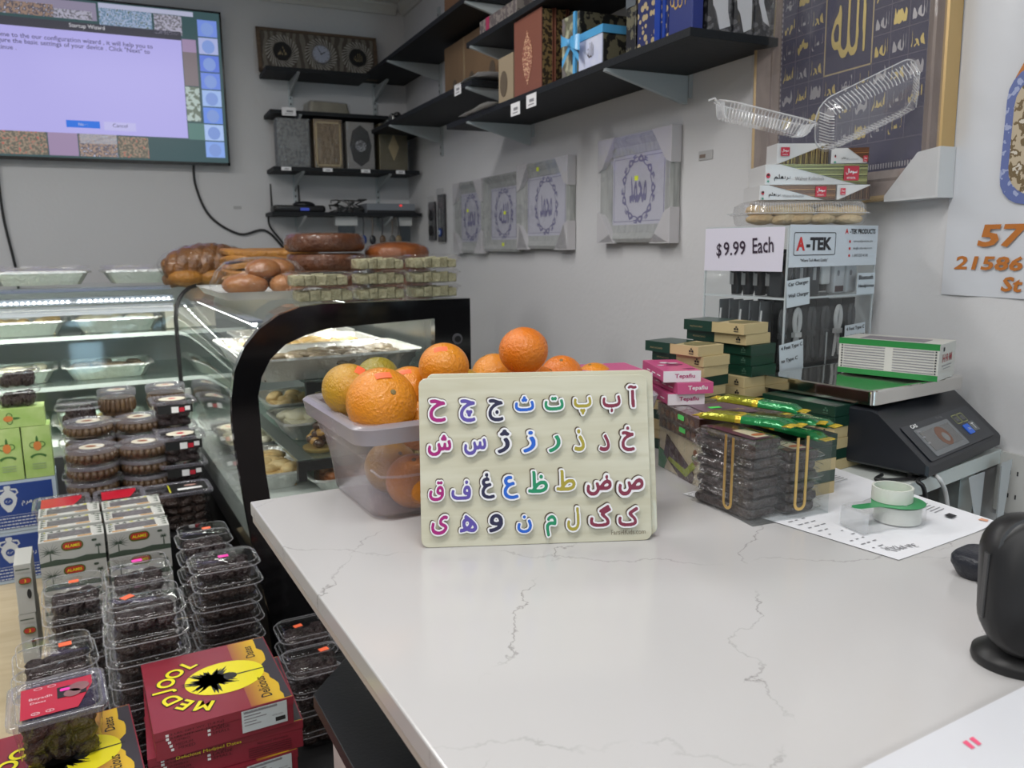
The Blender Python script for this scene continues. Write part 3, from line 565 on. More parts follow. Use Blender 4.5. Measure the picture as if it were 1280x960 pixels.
# ================================================================ framed calligraphy on the right wall
m_sv = wood('silver leaf frame', (.27, .29, .28), (.44, .45, .44), 5, (14, 14, 2), .35); m_mat_ = mat('lilac mount', (.52, .52, .62), .5); m_cal = mat('violet ink', (.10, .09, .26), .5); m_cor = mat('corner foam', (.58, .57, .59), .7)
def cal_frame(y, z, W, H, txt, lab, dots=(), cor=(1, 1, 1, 1), mw=.062):
    t = thing('picture_frame', lab, 'picture', (XW - .003, y, z), 0, 'silver framed calligraphy on the right wall'); w, h = W / 2, H / 2
    g = G(); prof = [(0, 0), (.022, 0), (.03, -.012), (.024, -.02), (.016, -.03), (.012, -mw), (0, -mw)]   # depth from wall, inset
    L = []
    for sx, sz in ((-1, -1), (1, -1), (1, 1), (-1, 1)): L.append([(-d, sx * (w + i), sz * (h + i)) for d, i in prof])
    L.append(L[0]); g.loft(L, m_sv, False, False); g.obj('frame', t)
    G().box(-.009, 0, -(w - mw + .004), w - mw + .004, -(h - mw + .004), h - mw + .004, m_mat_).obj('mount', t)
    g = G(); a, b = w - mw - .008, h - mw - .01
    for q in ((-a, a, b - .0015, b), (-a, a, -b, -b + .0015), (-a, -a + .0015, -b, b), (a - .0015, a, -b, b)): g.box(-.0096, -.009, *q, m_cal)
    g.obj('border_line', t); g = G(); R = min(w - mw, h - mw) * .78; rz_ = R * 1.12
    for k in range(18):
        an = 2 * PI * k / 18; Mx = onx(-.0097, -math.cos(an) * R, math.sin(an) * rz_) @ Matrix.Rotation(an - PI / 2, 4, 'Z'); g.geo(glyph('\u0639' if k % 2 else '\u0647', R * .38, R * .27, 1.1, 26), Mx, m_cal)
    g.obj('ring_ornament', t); g = G(); g.geo(glyph(txt, R * 1.15, R * 1.0, .5, 60), onx(-.0098, 0, 0), m_cal); g.obj('calligraphy', t)
    c = min(.1, W * .28)
    for k, (sx, sz) in enumerate(((1, 1), (-1, 1), (-1, -1), (1, -1))):      # corner protectors (+y is the far side)
        if cor[k]:
            s_ = .05 if k > 0 else 0; P0 = [(sx * (w + .003), sz * (h + .003)), (sx * (w - c), sz * (h + .003)), (sx * (w - c * .75), sz * (h - .025)), (sx * (w - .025), sz * (h - c * .9)), (sx * (w + .003), sz * (h - c))]
            g = G(); g.loft([[(-.034, *p) for p in P0], [(-.0, *p) for p in P0]], m_cor); g.obj('corner_protector', t)
    G().box(-.0345, -.034, -w, w, -h, h, clear('frame wrap', haze=.05, bump=.25, bscale=18, rough=.12)).obj('clear_wrap', t)
    for dy, dz in dots: G().box(-.0365, -.035, dy - .009, dy + .009, dz - .007, dz + .007, yellow_st).obj('yellow_sticker', t)
    return t
cal_frame(2.155, 1.614, .405, .325, MUH, 'largest silver framed calligraphy, hanging alone right of the row of three', ((-.03, .03),), mw=.055)
cal_frame(2.785, 1.592, .425, .325, MUH, 'silver framed calligraphy at the near end of the row of three', ((0.02, .135),), mw=.05)
cal_frame(3.185, 1.577, .37, .32, ALLAH, 'middle silver framed calligraphy of the row of three, no corner guards', ((-.07, .0), (-.05, -.13)), (0, 0, 0, 0), mw=.05)
cal_frame(3.56, 1.572, .36, .325, MUH, 'silver framed calligraphy nearest the room corner', ((-.02, .03),), mw=.05)
# ---------------------------------------------------------------- the big blue names panel
BY, BZ0, BZ1, BW = 1.318, 1.530, 2.42, .525
t = thing('picture_frame', 'large navy panel of gold names in a wood and gold frame', 'picture', (XW - .004, BY, 0)); t.rotation_euler = (math.radians(-1.2), 0, 0)
t.location = (XW - .004, BY - .004, .0)
m_nv = mat('navy velvet print', (.020, .016, .062), .55, coat=.15); m_bw2 = wood('brown molding', (.17, .125, .11), (.27, .21, .18), 4, (10, 10, 2), .4, .3); m_gd = mat('gold edge', (.55, .38, .17), .35, .4); m_sl = mat('silver print', (.42, .40, .42), .35, .5); m_gl = mat('bright gold print', (.62, .48, .16), .35, .5)
w = BW / 2; g = G(); prof = [(0, 0), (.030, 0), (.034, .004)]; 
def ringp(g, y0, y1, z0, z1, prof, m):
    L = [[(-d, a + (i if sa > 0 else -i), b + (i if sb > 0 else -i)) for d, i in prof] for a, b, sa, sb in ((y0, z0, 1, 1), (y1, z0, -1, 1), (y1, z1, -1, -1), (y0, z1, 1, -1))]; L.append(L[0]); g.loft(L, m, False, False)
ringp(g, -w, w, BZ0, BZ1, [(0, 0), (.036, 0), (.038, .004), (.036, .010)], m_gd); g.obj('gold_edge', t)
g = G(); ringp(g, -w + .010, w - .010, BZ0 + .010, BZ1 - .01, [(.036, 0), (.028, .012), (.018, .02), (.02, .035), (.012, .052), (.006, .052)], m_bw2); g.obj('frame', t)
iy0, iy1, iz0, iz1 = -w + .055, w - .055, BZ0 + .055, BZ1 - .055
G().box(-.008, 0, iy0, iy1, iz0, iz1, m_nv).obj('panel_print', t)
words_ = ['\ufedf\ufea4\ufe94', '\ufeae\ufe8e\ufed4\ufed0\ufedf\u0627', '\ufebd\ufe98\ufe92\ufed7', '\ufeeb\ufeea\ufedf\u0627', '\ufeb2\ufeb6\ufedf\u0627', '\ufeb1\ufeea\ufeb4', '\ufeae\ufeec\ufe97\u0627', '\ufedd\ufe98\ufed9', MUH]
cols, cw, ch = 9, (iy1 - iy0 - .02) / 9, .053; g = G(); g2 = G(); g3 = G(); rows = int((iz1 - iz0 - .05) / ch)
rnd = random.Random(11); zt = iz0 + .068
for r in range(rows):
    for c in range(cols):
        y = iy1 - .01 - (c + .5) * cw; z = zt + (r + .5) * ch
        if 3 <= c <= 5 and 3 <= r <= 6: continue
        if r == 0 and not 4 <= c <= 7: continue
        (g if (r + c) % 2 else g2).geo(glyph(rnd.choice(words_), cw * .72, ch * .62, .1, 22), onx(-.0086, y, z), m_gl if (r + c) % 2 else m_sl)
g.obj('gold_lettering', t); g2.obj('silver_lettering', t)
ml = mat('faint grid line', (.13, .11, .16), .5)
for r in range(rows + 1):
    z = zt + r * ch
    if r in (4, 5, 6): 
        for a, b in ((iy0 + .01, iy1 - .01 - 6 * cw), (iy1 - .01 - 3 * cw, iy1 - .01)): g3.box(-.0085, -.008, a, b, z - .0006, z + .0006, ml)
    else: g3.box(-.0085, -.008, iy0 + .01, iy1 - .01, z - .0006, z + .0006, ml)
for c in range(cols + 1):
    y = iy1 - .01 - c * cw
    if c in (4, 5): g3.box(-.0085, -.008, y - .0006, y + .0006, zt, zt + 3 * ch, ml); g3.box(-.0085, -.008, y - .0006, y + .0006, zt + 7 * ch, zt + rows * ch, ml)
    else: g3.box(-.0085, -.008, y - .0006, y + .0006, zt, zt + rows * ch, ml)
g3.obj('grid_lines', t)
g = G(); ya, yb, za, zb = iy1 - .01 - 6 * cw, iy1 - .01 - 3 * cw, zt + 3 * ch, zt + 7 * ch
for q in ((ya, yb, za, za + .003), (ya, yb, zb - .003, zb), (ya, ya + .003, za, zb), (yb - .003, yb, za, zb)): g.box(-.0088, -.008, q[0], q[1], q[2], q[3], goldd)
for k in range(60): y = iy0 + .012 + k * (iy1 - iy0 - .024) / 60; g.box(-.0086, -.008, y, y + .003, iz0 + .012, iz0 + .022, m_sl)
for k in range(60): z = iz0 + .03 + k * .012; g.box(-.0086, -.008, iy0 + .004, iy0 + .010, z, z + .006, m_sl); g.box(-.0086, -.008, iy1 - .010, iy1 - .004, z, z + .006, m_sl)
g.obj('border_ornament', t); g = G(); g.geo(glyph(ALLAH, cw * 2.1, ch * 2.9, .0, 48), onx(-.0095, (ya + yb) / 2, (za + zb) / 2), m_gl); g.obj('calligraphy', t)
g = G(); P0 = [(-w - .004, BZ0 - .004), (-w + .118, BZ0 - .004), (-w + .118, BZ0 + .008), (-w + .045, BZ0 + .085), (-w - .004, BZ0 + .09)]; g.loft([[(-.042, *p) for p in P0], [(0, *p) for p in P0]], mat('white card', (.6, .61, .62), .6)); g.obj('corner_protector', t)
G().box(-.0435, -.043, -w, w, BZ0, BZ1, clear('frame wrap stretched', haze=.03, bump=.5, bscale=9, rough=.1)).obj('clear_wrap', t)

# ---------------------------------------------------------------- price poster at the right
t = thing('wall_poster', 'white glossy food poster with orange lettering at the right edge', 'poster', (XW - .001, 0, 0))
m_post = mat('glossy poster', (.66, .68, .72), .22, coat=.5, bump=.12, bscale=8); g = G(); n = 14
g.loft([[(-.001 - .002 * math.sin(k * 1.9) - .0012 * (k % 2), 1.088 - .6 * k / n, z) for k in range(n + 1)] for z in (1.347, 1.6, 1.9, 2.4)], m_post, False, False, closed=False); g.obj('sheet', t, smooth=60)
m_or = mat('rust orange print', (.50, .17, .03), .4)
sh = Matrix(((1, .2, 0, 0), (0, 1, 0, 0), (0, 0, 1, 0), (0, 0, 0, 1)))
g = G(); g.text('57', onx(-.0047, .972, 1.4585) @ sh, m_or, w=.088, h=.041, offset=.035); g.text('21586', onx(-.0047, .994, 1.409) @ sh, m_or, w=.132, h=.026, offset=.03); g.text('St', onx(-.0047, .945, 1.372) @ sh, m_or, w=.038, h=.027, offset=.03)
g.text('A', onx(-.0047, .93, 1.775) @ sh, m_or, w=.075, h=.09, offset=.035); g.obj('lettering', t)
g = G(); g.X = onx(-.0047, .87, 1.63); g.prism(rrect(.235, .235, .05, 5), 0, .0006, patt('blue checked cloth', (.12, .16, .38), (.35, .4, .6), 55, .5, 'WAVE', .5)); g.prism(rrect(.205, .205, .05, 5), .0006, .0012, patt('rice photo', (.5, .42, .3), (.16, .11, .05), 60, .5, 'NOISE', .5, c3=(.62, .58, .5))); g.X = None; g.obj('food_photo', t)

# ================================================================ refrigerated bakery cases
O = thing('display_case', 'black framed bakery case with curved glass behind the counter', 'display case', (.863, 2.22, 0), 4.5)
PO = [(0, 0), (0, 1.292), (-.44, 1.294), (-.50, 1.288), (-.56, 1.268), (-.61, 1.235), (-.65, 1.19), (-.678, 1.13), (-.69, 1.06), (-.692, .98), (-.685, .88), (-.672, .75), (-.655, .60), (-.62, .4), (-.58, 0)]
PI_ = [(-.115, .70), (-.115, 1.238), (-.30, 1.232), (-.43, 1.226), (-.49, 1.212), (-.545, 1.19), (-.585, 1.155), (-.61, 1.11), (-.622, 1.06), (-.62, .95), (-.615, .85), (-.6, .70)]
m_cf = blackg
v, f = fill([PO, PI_], .5); g = G(); g.add([(x, -(z + .5) * .028 + .014, y) for x, y, z in v], f, m_cf); g.obj('end_frame', O)
g = G(); g.quad([(x, .004, z) for x, z in PI_], glass); g.obj('end_glass', O)
g = G(); g.X = frame((-.045, -.015, 1.175), (1, 0, 0), (0, 0, 1)); g.prism(circ(.016, 20), 0, .004, mat('dark ring', (.20, .20, .22), .3, .6)); g.prism(circ(.010, 16), .004, .007, black); g.X = None; g.obj('lock', O)
PF = [(-.56, 1.299), (-.60, 1.297), (-.63, 1.290), (-.655, 1.272), (-.672, 1.25), (-.684, 1.22), (-.69, 1.18), (-.69, 1.10), (-.690, 1.0), (-.688, .9), (-.682, .8), (-.68, .7), (-.66, .6)]
PN = [(-.44, 1.292)] + PO[3:13] ; PN = PN + [(-.645, .55)] * (len(PF) - len(PN))
PN = PN[:len(PF)]; YF = 1.10
g = G(); g.loft([[(a[0] * (1 - u) + b[0] * u, .016 + (YF - .016) * u + (.0 if u < 1 else 0) + u * max(0, (b[0] + .69)) * .9, a[1] * (1 - u) + b[1] * u) for a, b in zip(PN, PF)] for u in [i / 8 for i in range(9)]], glass, False, False, closed=False); g.obj('curved_glass', O, smooth=60)
seam = [(b[0], YF + max(0, b[0] + .69) * .9, b[1]) for b in PF[1:-2]]
G().tube(seam, .008, black).obj('glass_seam', O, smooth=60); g = G(); 
for s_ in (-1, 1): g.box(-.70 + (0 if s_ > 0 else -.012), -.69, YF - .02 + s_ * .022, YF + .0 + s_ * .022, .88, .915, mat('clip', (.75, .77, .74), .3))
g.obj('glass_clip', O)
m_top = clear('pale top glass', tint=(.75, .82, .8), haze=.35, hc=(.55, .62, .6), ior=1.45, rough=.08)
g = G(); g.quad([(-.44, .0, 1.290), (0, 0, 1.290), (0, 1.10, 1.290), (-.44, 1.10, 1.290)], m_top); g.quad([(-.44, 0, 1.29), (-.44, YF, 1.29), (-.56, YF, 1.297)], m_top); g.obj('top_glass', O)
m_in = mat('case interior white', (.62, .66, .63), .35); m_bk_ = mat('case back', (.48, .51, .50), .3)
g = G(); g.box(-.03, -.0, .016, 1.10, .72, 1.285, mat('dark rear door', (.05, .055, .055), .25)); g.obj('rear_doors', O)
g = G(); g.box(-.66, -.03, .016, 1.095, .66, .735, m_in); g.obj('deck', O)
g = G(); g.box(-.6, 0, .016, 1.095, 0, .66, black); g.loft([[(-.645, y, .66), (-.6, y, .66), (-.6, y, 0), (-.58, y, 0)] for y in (.016, 1.08)], black); g.obj('base_cabinet', O)
m_sh = clear('shelf glass', tint=(.55, .66, .62), haze=.12, hc=(.45, .55, .5)); m_be = mat('shelf edge', (.10, .12, .11), .35)
for z, x0, x1, y0, y1 in ((.83, -.50, -.10, .10, 1.05), (1.055, -.46, -.05, .12, 1.05)):
    g = G(); g.box(x0, x1, y0, y1, z, z + .008, m_sh); g.box(x0, x0 + .045, y0, y1, z + .0082, z + .0092, m_be); g.obj('glass_shelf', O); g = G(); g.box(x0 + .02, x1, y0 - .012, y0, z - .022, z + .006, black); g.box(x0 - .004, x0 + .02, y0 - .012, y0 + .01, z - .05, z + .008, black); g.obj('shelf_bracket', O)
led = mat('led strip', (.9, .9, .9), .4, emit=(1, .98, .92), es=22)
ledd = mat('led housing', (.20, .23, .28), .35)
g = G(); g.box(-.62, -.585, .05, YF, 1.245, 1.252, ledd); g.obj('light_rail', O); g = G(); g.box(-.612, -.600, .06, YF - .02, 1.240, 1.2448, led); g.obj('led_strip', O)
g = G(); g.box(-.16, -.135, .05, 1.0, 1.245, 1.25, ledd); g.box(-.155, -.14, .06, .98, 1.2405, 1.2448, led); g.obj('led_strip', O)
def caselight(x, y, z, sx, sy, e):
    a = math.radians(4.5); o = area(.863 + x * math.cos(a) - y * math.sin(a), 2.22 + x * math.sin(a) + y * math.cos(a), z, sx, sy, e, (1, .98, .9)); o.rotation_euler = (0, 0, a); o.name = 'case_lamp'
caselight(-.575, .55, 1.236, .02, 1.0, 2.4); caselight(-.148, .55, 1.236, .02, 1.0, 1.2); caselight(-1.65, 1.18, 1.232, 1.9, .02, 11)

Fc = thing('display_case', 'long glass bakery case lit by an LED strip under the television', 'display case', (.863, 2.22, 0), 4.5)
X0, X1 = -2.6, -.69
pf = [(1.22, 1.299), (1.18, 1.297), (1.155, 1.290), (1.13, 1.272), (1.112, 1.25), (1.103, 1.22), (1.10, 1.18), (1.10, 1.10), (1.10, 1.0), (1.10, .9), (1.10, .8), (1.10, .72)]
g = G(); g.loft([[(x - (max(0, .0)), y + 0, z) for y, z in pf] for x in (X0, X1)], glass, False, False, closed=False); g.obj('curved_glass', Fc, smooth=60)
g = G(); g.box(X0, X1, 1.10, 1.9, 0, .70, mat('case front panel', (.1, .1, .11), .3)); g.box(X1, 0, 1.10, 1.9, 0, .70, mat('case front panel', (.1, .1, .11), .3)); g.obj('base_cabinet', Fc); g = G(); g.box(X0, 0, 1.12, 1.9, .70, .735, m_in); g.obj('deck', Fc); G().box(X0, 0, 1.88, 1.9, .735, 1.29, m_bk_).obj('rear_doors', Fc)
g = G(); g.quad([(X0, 1.22, 1.292), (X1 + .1, 1.22, 1.292), (X1 + .1, 1.9, 1.292), (X0, 1.9, 1.292)], m_top); g.quad([(X1 + .1, 1.105, 1.292), (0, 1.105, 1.292), (0, 1.9, 1.292), (X1 + .1, 1.9, 1.292)], m_top); g.box(X0, X1, 1.20, 1.225, 1.285, 1.30, ledd); g.obj('top_glass', Fc)
g = G(); g.box(X0, X1 - .0, 1.135, 1.20, 1.262, 1.268, ledd); g.box(X0, X1, 1.132, 1.140, 1.245, 1.268, ledd); g.box(X0, X1, 1.150, 1.156, 1.205, 1.238, mat('led reflector', (.8, .82, .9), .3)); g.obj('light_rail', Fc)
g = G(); x = X0
while x < X1 - .01:
    if not (-1.03 < x < -1.015): g.box(x, x + .006, 1.128, 1.1315, 1.252, 1.2585, led)
    x += .0175
g.obj('led_strip', Fc)
for z, y0 in ((1.10, 1.36), (.92, 1.28)):
    g = G(); g.box(X0, X1 + .3, y0, 1.87, z, z + .008, m_sh); g.box(X0, X1 + .3, y0 - .004, y0, z - .006, z + .010, mat('pale shelf edge', (.5, .56, .54), .3)); g.obj('glass_shelf', Fc)
for z in (1.09, .91): G().box(X0, X1 + .3, 1.55, 1.57, z - .02, z, ledd).obj('shelf_bracket', Fc)

# ---------------------------------------------------------------- foil trays
def tray_mesh(t, W, D, H, m=foil, fl=40, inset=.03, name='foil_tray'):
    def rl(w, d, z, k):
        P = rrect(w, d, .03, 3); n = len(P); Q = []
        # resample for flutes
        T = []; 
        for i in range(n):
            a, b = P[i], P[(i + 1) % n]; L = math.hypot(b[0] - a[0], b[1] - a[1]); q = max(1, int(L / ((W + D) * 2 / (fl * 2))))
            for j in range(q): u = j / q; T.append((a[0] + (b[0] - a[0]) * u, a[1] + (b[1] - a[1]) * u))
        for i, (x, y) in enumerate(T): s_ = 1 + (k * .012 if i % 2 else 0); Q.append((x * s_, y * s_, z))
        return Q
    base = rl(W - 2 * inset, D - 2 * inset, 0, 1); n = len(base)
    def sc(f_, z, k=1): return [(x * f_[0], y * f_[1], z) for x, y, _ in base]
    f1 = (W / (W - 2 * inset), D / (D - 2 * inset)); f2 = ((W + .02) / (W - 2 * inset), (D + .02) / (D - 2 * inset))
    g = G(); g.loft([base, sc(f1, H * .96), sc(f1, H)], m, True, False); g.obj(name, t)
    g = G(); g.loft([sc(f1, H), sc(f2, H + .003), sc((f2[0] * 1.003, f2[1] * 1.004), H - .004)], m, False, False); g.obj('rim', t, smooth=40)
def lumps(t, W, D, z, n, r, m, seed, name='contents', flat=.6, stuff=True, zj=.01, long=1.0):
    rnd = random.Random(seed); g = G()
    for i in range(n):
        a = rnd.uniform(0, PI); g.ell((rnd.uniform(-W / 2, W / 2), rnd.uniform(-D / 2, D / 2), z + rnd.uniform(0, zj)), (r * long * rnd.uniform(.8, 1.2), r * rnd.uniform(.75, 1.1), r * flat), m, 8, 5, Matrix.Rotation(a, 3, 'Z') @ Matrix.Rotation(rnd.uniform(-.4, .4), 3, 'X'))
    o = g.obj(name, t, smooth=70)
    if stuff: o['kind'] = 'stuff'
    return o
def R_(x, y):   # case frame to world
    a = math.radians(4.5); return (.863 + x * math.cos(a) - y * math.sin(a), 2.22 + x * math.sin(a) + y * math.cos(a))
def foodtray(x, y, z, W, D, H, lab, cm, n, r, seed, rz=0, flat=.6, long=1.0, cz=.5, wrap=False, group=None):
    t = thing('foil_tray', lab, 'food tray', (*R_(x, y), z), 4.5 + rz, group); tray_mesh(t, W, D, H, name='pan')
    if cm: lumps(t, W - .08, D - .08, H * cz, n, r, cm, seed, flat=flat, long=long); G().box(-W / 2 + .035, W / 2 - .035, -D / 2 + .035, D / 2 - .035, .002, H * cz, cm).obj('food_layer', t)
    if wrap:
        rnd = random.Random(seed); g = G(); k = 7; g.add([(-W / 2 + W * i / k, -D / 2 + D * j / k, H + .004 + rnd.uniform(0, .02)) for i in range(k + 1) for j in range(k + 1)], [(i * (k + 1) + j, i * (k + 1) + j + 1, (i + 1) * (k + 1) + j + 1, (i + 1) * (k + 1) + j) for i in range(k) for j in range(k)], plast2); g.obj('clear_wrap', t)
    return t
m_fish = mat('grilled meat', (.085, .06, .04), .45, bump=.8, bscale=60, var=.5, vscale=20, vc=(.18, .14, .085)); m_past = mat('golden pastry', (.55, .33, .10), .5, bump=.6, bscale=50, var=.5, vscale=25, vc=(.75, .6, .32)); m_cream = mat('cream filling', (.72, .66, .42), .4, bump=.5, bscale=40, var=.5, vscale=20, vc=(.8, .76, .62)); m_brn = mat('fried brown', (.36, .12, .035), .35, coat=.5, bump=.6, bscale=60)
foodtray(-.355, .27, 1.066, .50, .31, .068, 'large foil tray of grey grilled pieces on the top shelf of the near case', m_fish, 46, .034, 2, flat=.4, long=1.6, cz=.62)
foodtray(-.355, .62, 1.066, .50, .31, .06, 'second foil tray on the top shelf, behind the grilled pieces', m_past, 30, .03, 3, flat=.45, long=1.5, cz=.6)
foodtray(-.30, .94, 1.066, .42, .24, .06, 'third foil tray at the far end of the near case top shelf', m_cream, 22, .03, 4, flat=.45, cz=.6)
foodtray(-.30, .44, .84, .36, .26, .06, 'white fluted foil tray of pale rolls on the middle shelf of the near case', m_cream, 26, .032, 5, flat=.5, long=1.4, cz=.7)
foodtray(-.28, .80, .84, .34, .3, .06, 'foil tray of golden pastry behind the pale rolls', m_past, 26, .032, 6, flat=.5, cz=.7)
foodtray(-.53, .34, .736, .16, .34, .055, 'narrow foil tray of golden rolls on the near case deck', m_past, 18, .032, 7, flat=.5, long=1.3, cz=.8)
foodtray(-.53, .76, .736, .16, .38, .055, 'narrow foil tray of glazed cream rolls further back on the deck', m_cream, 20, .032, 8, flat=.5, long=1.3, cz=.8)
t = foodtray(-.33, .16, .736, .26, .2, .045, 'foil tray of brown fried bites at the near end of the deck', m_brn, 34, .016, 9, flat=.8, cz=.8)
t = thing('dessert_cup', 'caramel and chocolate dessert mound on the lower glass shelf', 'dessert', (*R_(-.41, .2), .839), 0)
g = G(); g.lathe([(.045, 0), (.05, .008), (.05, .012)], mat('gold card', (.6, .42, .15), .35, .5), 20); g.obj('base_card', t); rnd = random.Random(3); g = G()
for k in range(16): a = rnd.uniform(0, 6.3); r_ = rnd.uniform(0, .028); z = .02 + (.03 - r_) * 2 * rnd.uniform(.4, 1); g.ell((r_ * math.cos(a), r_ * math.sin(a), z), (.019, .016, .014), [mat('choc glaze', (.07, .03, .015), .25, coat=.7), mat('caramel', (.5, .27, .07), .25, coat=.6)][k % 2], 8, 6)
g.obj('pastry', t, smooth=70)
# far case content
k_ = [(m_cream, 24, .03, .5), (m_past, 24, .03, .5), (m_fish, 20, .03, .4)]
labs = {0: 'on the long case upper shelf', 1: 'on the long case middle shelf', 2: 'on the deck of the long case'}
names = ['rightmost', 'second from the right', 'third from the right', 'fourth from the right', 'fifth from the right']
for row, (z, y) in enumerate(((1.109, 1.55), (.929, 1.50), (.736, 1.36))):
    for i in range(5):
        x = -.87 - i * .345 - .05 * row; cm = k_[(i + row * 2) % 3 if row < 2 else (1, 0, 1, 2, 0)[i]]
        foodtray(x, y, z, .31, .25, .055, 'foil tray of food %s, %s' % (labs[row], names[i]), cm[0], 18, cm[2], 30 + i + row * 7, flat=cm[3], long=1.3, cz=.7, group='foil food trays in the long bakery case')
t = thing('card_tray', 'pale cream cake box on the upper shelf where the cases meet', 'cake box', (*R_(-.60, 1.58), 1.109), 4.5); g = G(); g.box(-.09, .11, -.1, .1, 0, .085, mat('cream card', (.62, .6, .5), .5)); g.obj('carton', t, bevel=.004)
for i in range(6):
    t = thing('foil_tray', 'wrapped foil tray on top of the long case, %s' % ['beside the braided bread', 'second from the braided bread', 'third from the braided bread', 'fourth from the braided bread', 'fifth from the braided bread', 'sixth from the braided bread'][i], 'food tray', (*R_(-.74 - i * .385, 1.56), 1.302), 4.5, 'foil trays on top of the long case')
    tray_mesh(t, .33, .26, .05, name='pan'); G().box(-.12, .12, -.09, .09, .002, .04, m_cream).obj('food_layer', t)
    rnd = random.Random(i); g = G(); k = 9; g.add([(-.17 + .34 * a / k, -.135 + .27 * b / k, .054 + rnd.uniform(0, .022) * (1 if 0 < b < k else .3)) for a in range(k + 1) for b in range(k + 1)], [(a * (k + 1) + b, a * (k + 1) + b + 1, (a + 1) * (k + 1) + b + 1, (a + 1) * (k + 1) + b) for a in range(k) for b in range(k)], plast2); g.obj('clear_wrap', t)

# ---------------------------------------------------------------- breads and halva on the near case
m_loaf = mat('dark crust', (.068, .021, .008), .5, spec=.3, coat=.12, bump=.7, bscale=70, var=.5, vscale=25, vc=(.14, .05, .018)); m_dome = mat('amber crust', (.27, .075, .014), .5, spec=.3, coat=.12, bump=.5, bscale=60, var=.5, vscale=20, vc=(.16, .05, .015)); m_flat = mat('saffron bread', (.44, .20, .03), .5, bump=.8, bscale=70, coat=.2, var=.5, vscale=30, vc=(.30, .12, .02)); m_braid = mat('braided crust', (.085, .030, .010), .45, coat=.3, bump=1.0, bscale=55, var=.6, vscale=30, vc=(.28, .12, .03)); m_bun = mat('bun crust', (.25, .085, .022), .42, coat=.25, bump=.5, bscale=50, var=.5, vscale=22, vc=(.38, .18, .07))
wrap3 = clear('bread wrap', haze=.0, bump=1.0, bscale=38, rough=.08, ior=1.28)
def loaf(x, y, z, R, H, lab, dome=0, m=m_loaf, group='round dark loaves on the near case'):
    t = thing('round_loaf', lab, 'bread', (*R_(x, y), z), random.Random(lab).uniform(0, 90), group)
    pr = [(R * .9, 0), (R * .985, H * .15), (R, H * .4), (R * .99, H * .7), (R * .94, H * .92), (R * .85, H + dome * .2), (R * .6, H + dome * .7), (R * .25, H + dome), (0, H + dome)]
    g = G(); g.lathe(pr, m, 32); g.obj('crust', t, smooth=70)
    g = G(); g.lathe([(r + .003, zz + (.003 if zz > 0 else .0005)) for r, zz in pr], wrap3, 24); g.obj('wrap', t, smooth=70); return t
for k in range(3): loaf(-.24, .62 + .01 * k, 1.294 + .066 * k, .136, .060, ['bottom loaf of the dark loaf stack, mostly behind a halva tub', 'middle loaf of the dark round loaf stack', 'top loaf of the dark round loaf stack'][k], .004 if k == 2 else 0)
for k in range(3): loaf(.02 - .005 * k, .60, 1.294 + .05 * k, .115, .046, ['bottom loaf under the single domed amber loaf', 'middle loaf under the domed amber loaf', 'domed amber loaf lying behind the right halva tubs'][k], .018 if k == 2 else 0, m_dome if k == 2 else m_loaf)
t = thing('serving_tray', 'shallow white metal tray under the wrapped buns', 'tray', (*R_(-.50, .52), 1.293), 4.5); g = G(); g.loft([[(x, y, z) for x, y in rrect(.30 + e, .52 + e, .03)] for z, e in ((0, -.03), (.02, 0), (.024, .012), (.02, .0), (.004, -.03))], mat('white tray', (.55, .56, .55), .35)); g.obj('pan', t, smooth=40)
rnd = random.Random(4)
t = thing('bun_pack', 'clear wrapped pack of glossy brown buns on the white tray', 'bread', (*R_(-.49, .50), 1.3), 0); 
for i, (x, y, z, r_) in enumerate(((-.06, -.09, .0, .07), (.06, -.12, .0, .06), (-.04, .03, .0, .07), (.08, .0, 0, .065), (.0, -.06, .045, .062), (.05, -.02, .045, .06))): g = G(); g.ell((x, y, z + .03), (r_, r_ * .85, .034), m_bun, 16, 9, Matrix.Rotation(i, 3, 'Z')); g.obj('bun', t, smooth=70)
g = G(); g.lathe([(.155, 0), (.16, .03), (.14, .07), (.11, .1), (.05, .113), (0, .115)], wrap3, 20); g.obj('wrap', t, smooth=80)
t = thing('flatbread_stack', 'stack of saffron yellow flatbreads behind the wrapped buns', 'bread', (*R_(-.36, .955), 1.294), -5)
for k in range(6):
    g = G(); n = 24; L = []
    for r_ in (.0, .5, .8, 1, 1.0, .8, .0): pass
    top = []; 
    for zz, sc_ in ((0, .96), (.012, 1.0), (.02, .97), (.022, .7), (.022, .02)): top.append([(x * sc_, y * sc_, zz + k * .024 + .006 * math.sin(5 * math.atan2(y, x) + k * 2) * sc_) for x, y in rrect(.36, .22, .1, 5)])
    g.loft(top, m_flat); g.obj('flatbread', t, smooth=60)
t = thing('braided_loaf', 'large wrapped braided brown loaf at the corner of the cases', 'bread', (*R_(-.53, 1.27), 1.301), 10)
for s_ in range(3):
    P = [(-.17 + .34 * u, .035 * math.sin(u * 16 + s_ * 2.1) + .0, .075 + .035 * math.cos(u * 16 + s_ * 2.1) - .03 * (2 * u - 1) ** 2) for u in [i / 30 for i in range(31)]]
    G().tube(P, [.012 + .042 * math.sin(PI * i / 30) ** .5 for i in range(31)], m_braid, 10).obj('braid_strand', t, smooth=70)
g = G(); 
for dx in (-.1, 0, .1): g.ell((dx, -.03, .03), (.075, .07, .035), m_flat, 12, 7)
g.obj('underlying_bread', t, smooth=70); g = G(); g.ell((0, 0, .075), (.2, .105, .085), wrap3, 20, 12); g.obj('wrap', t, smooth=80)
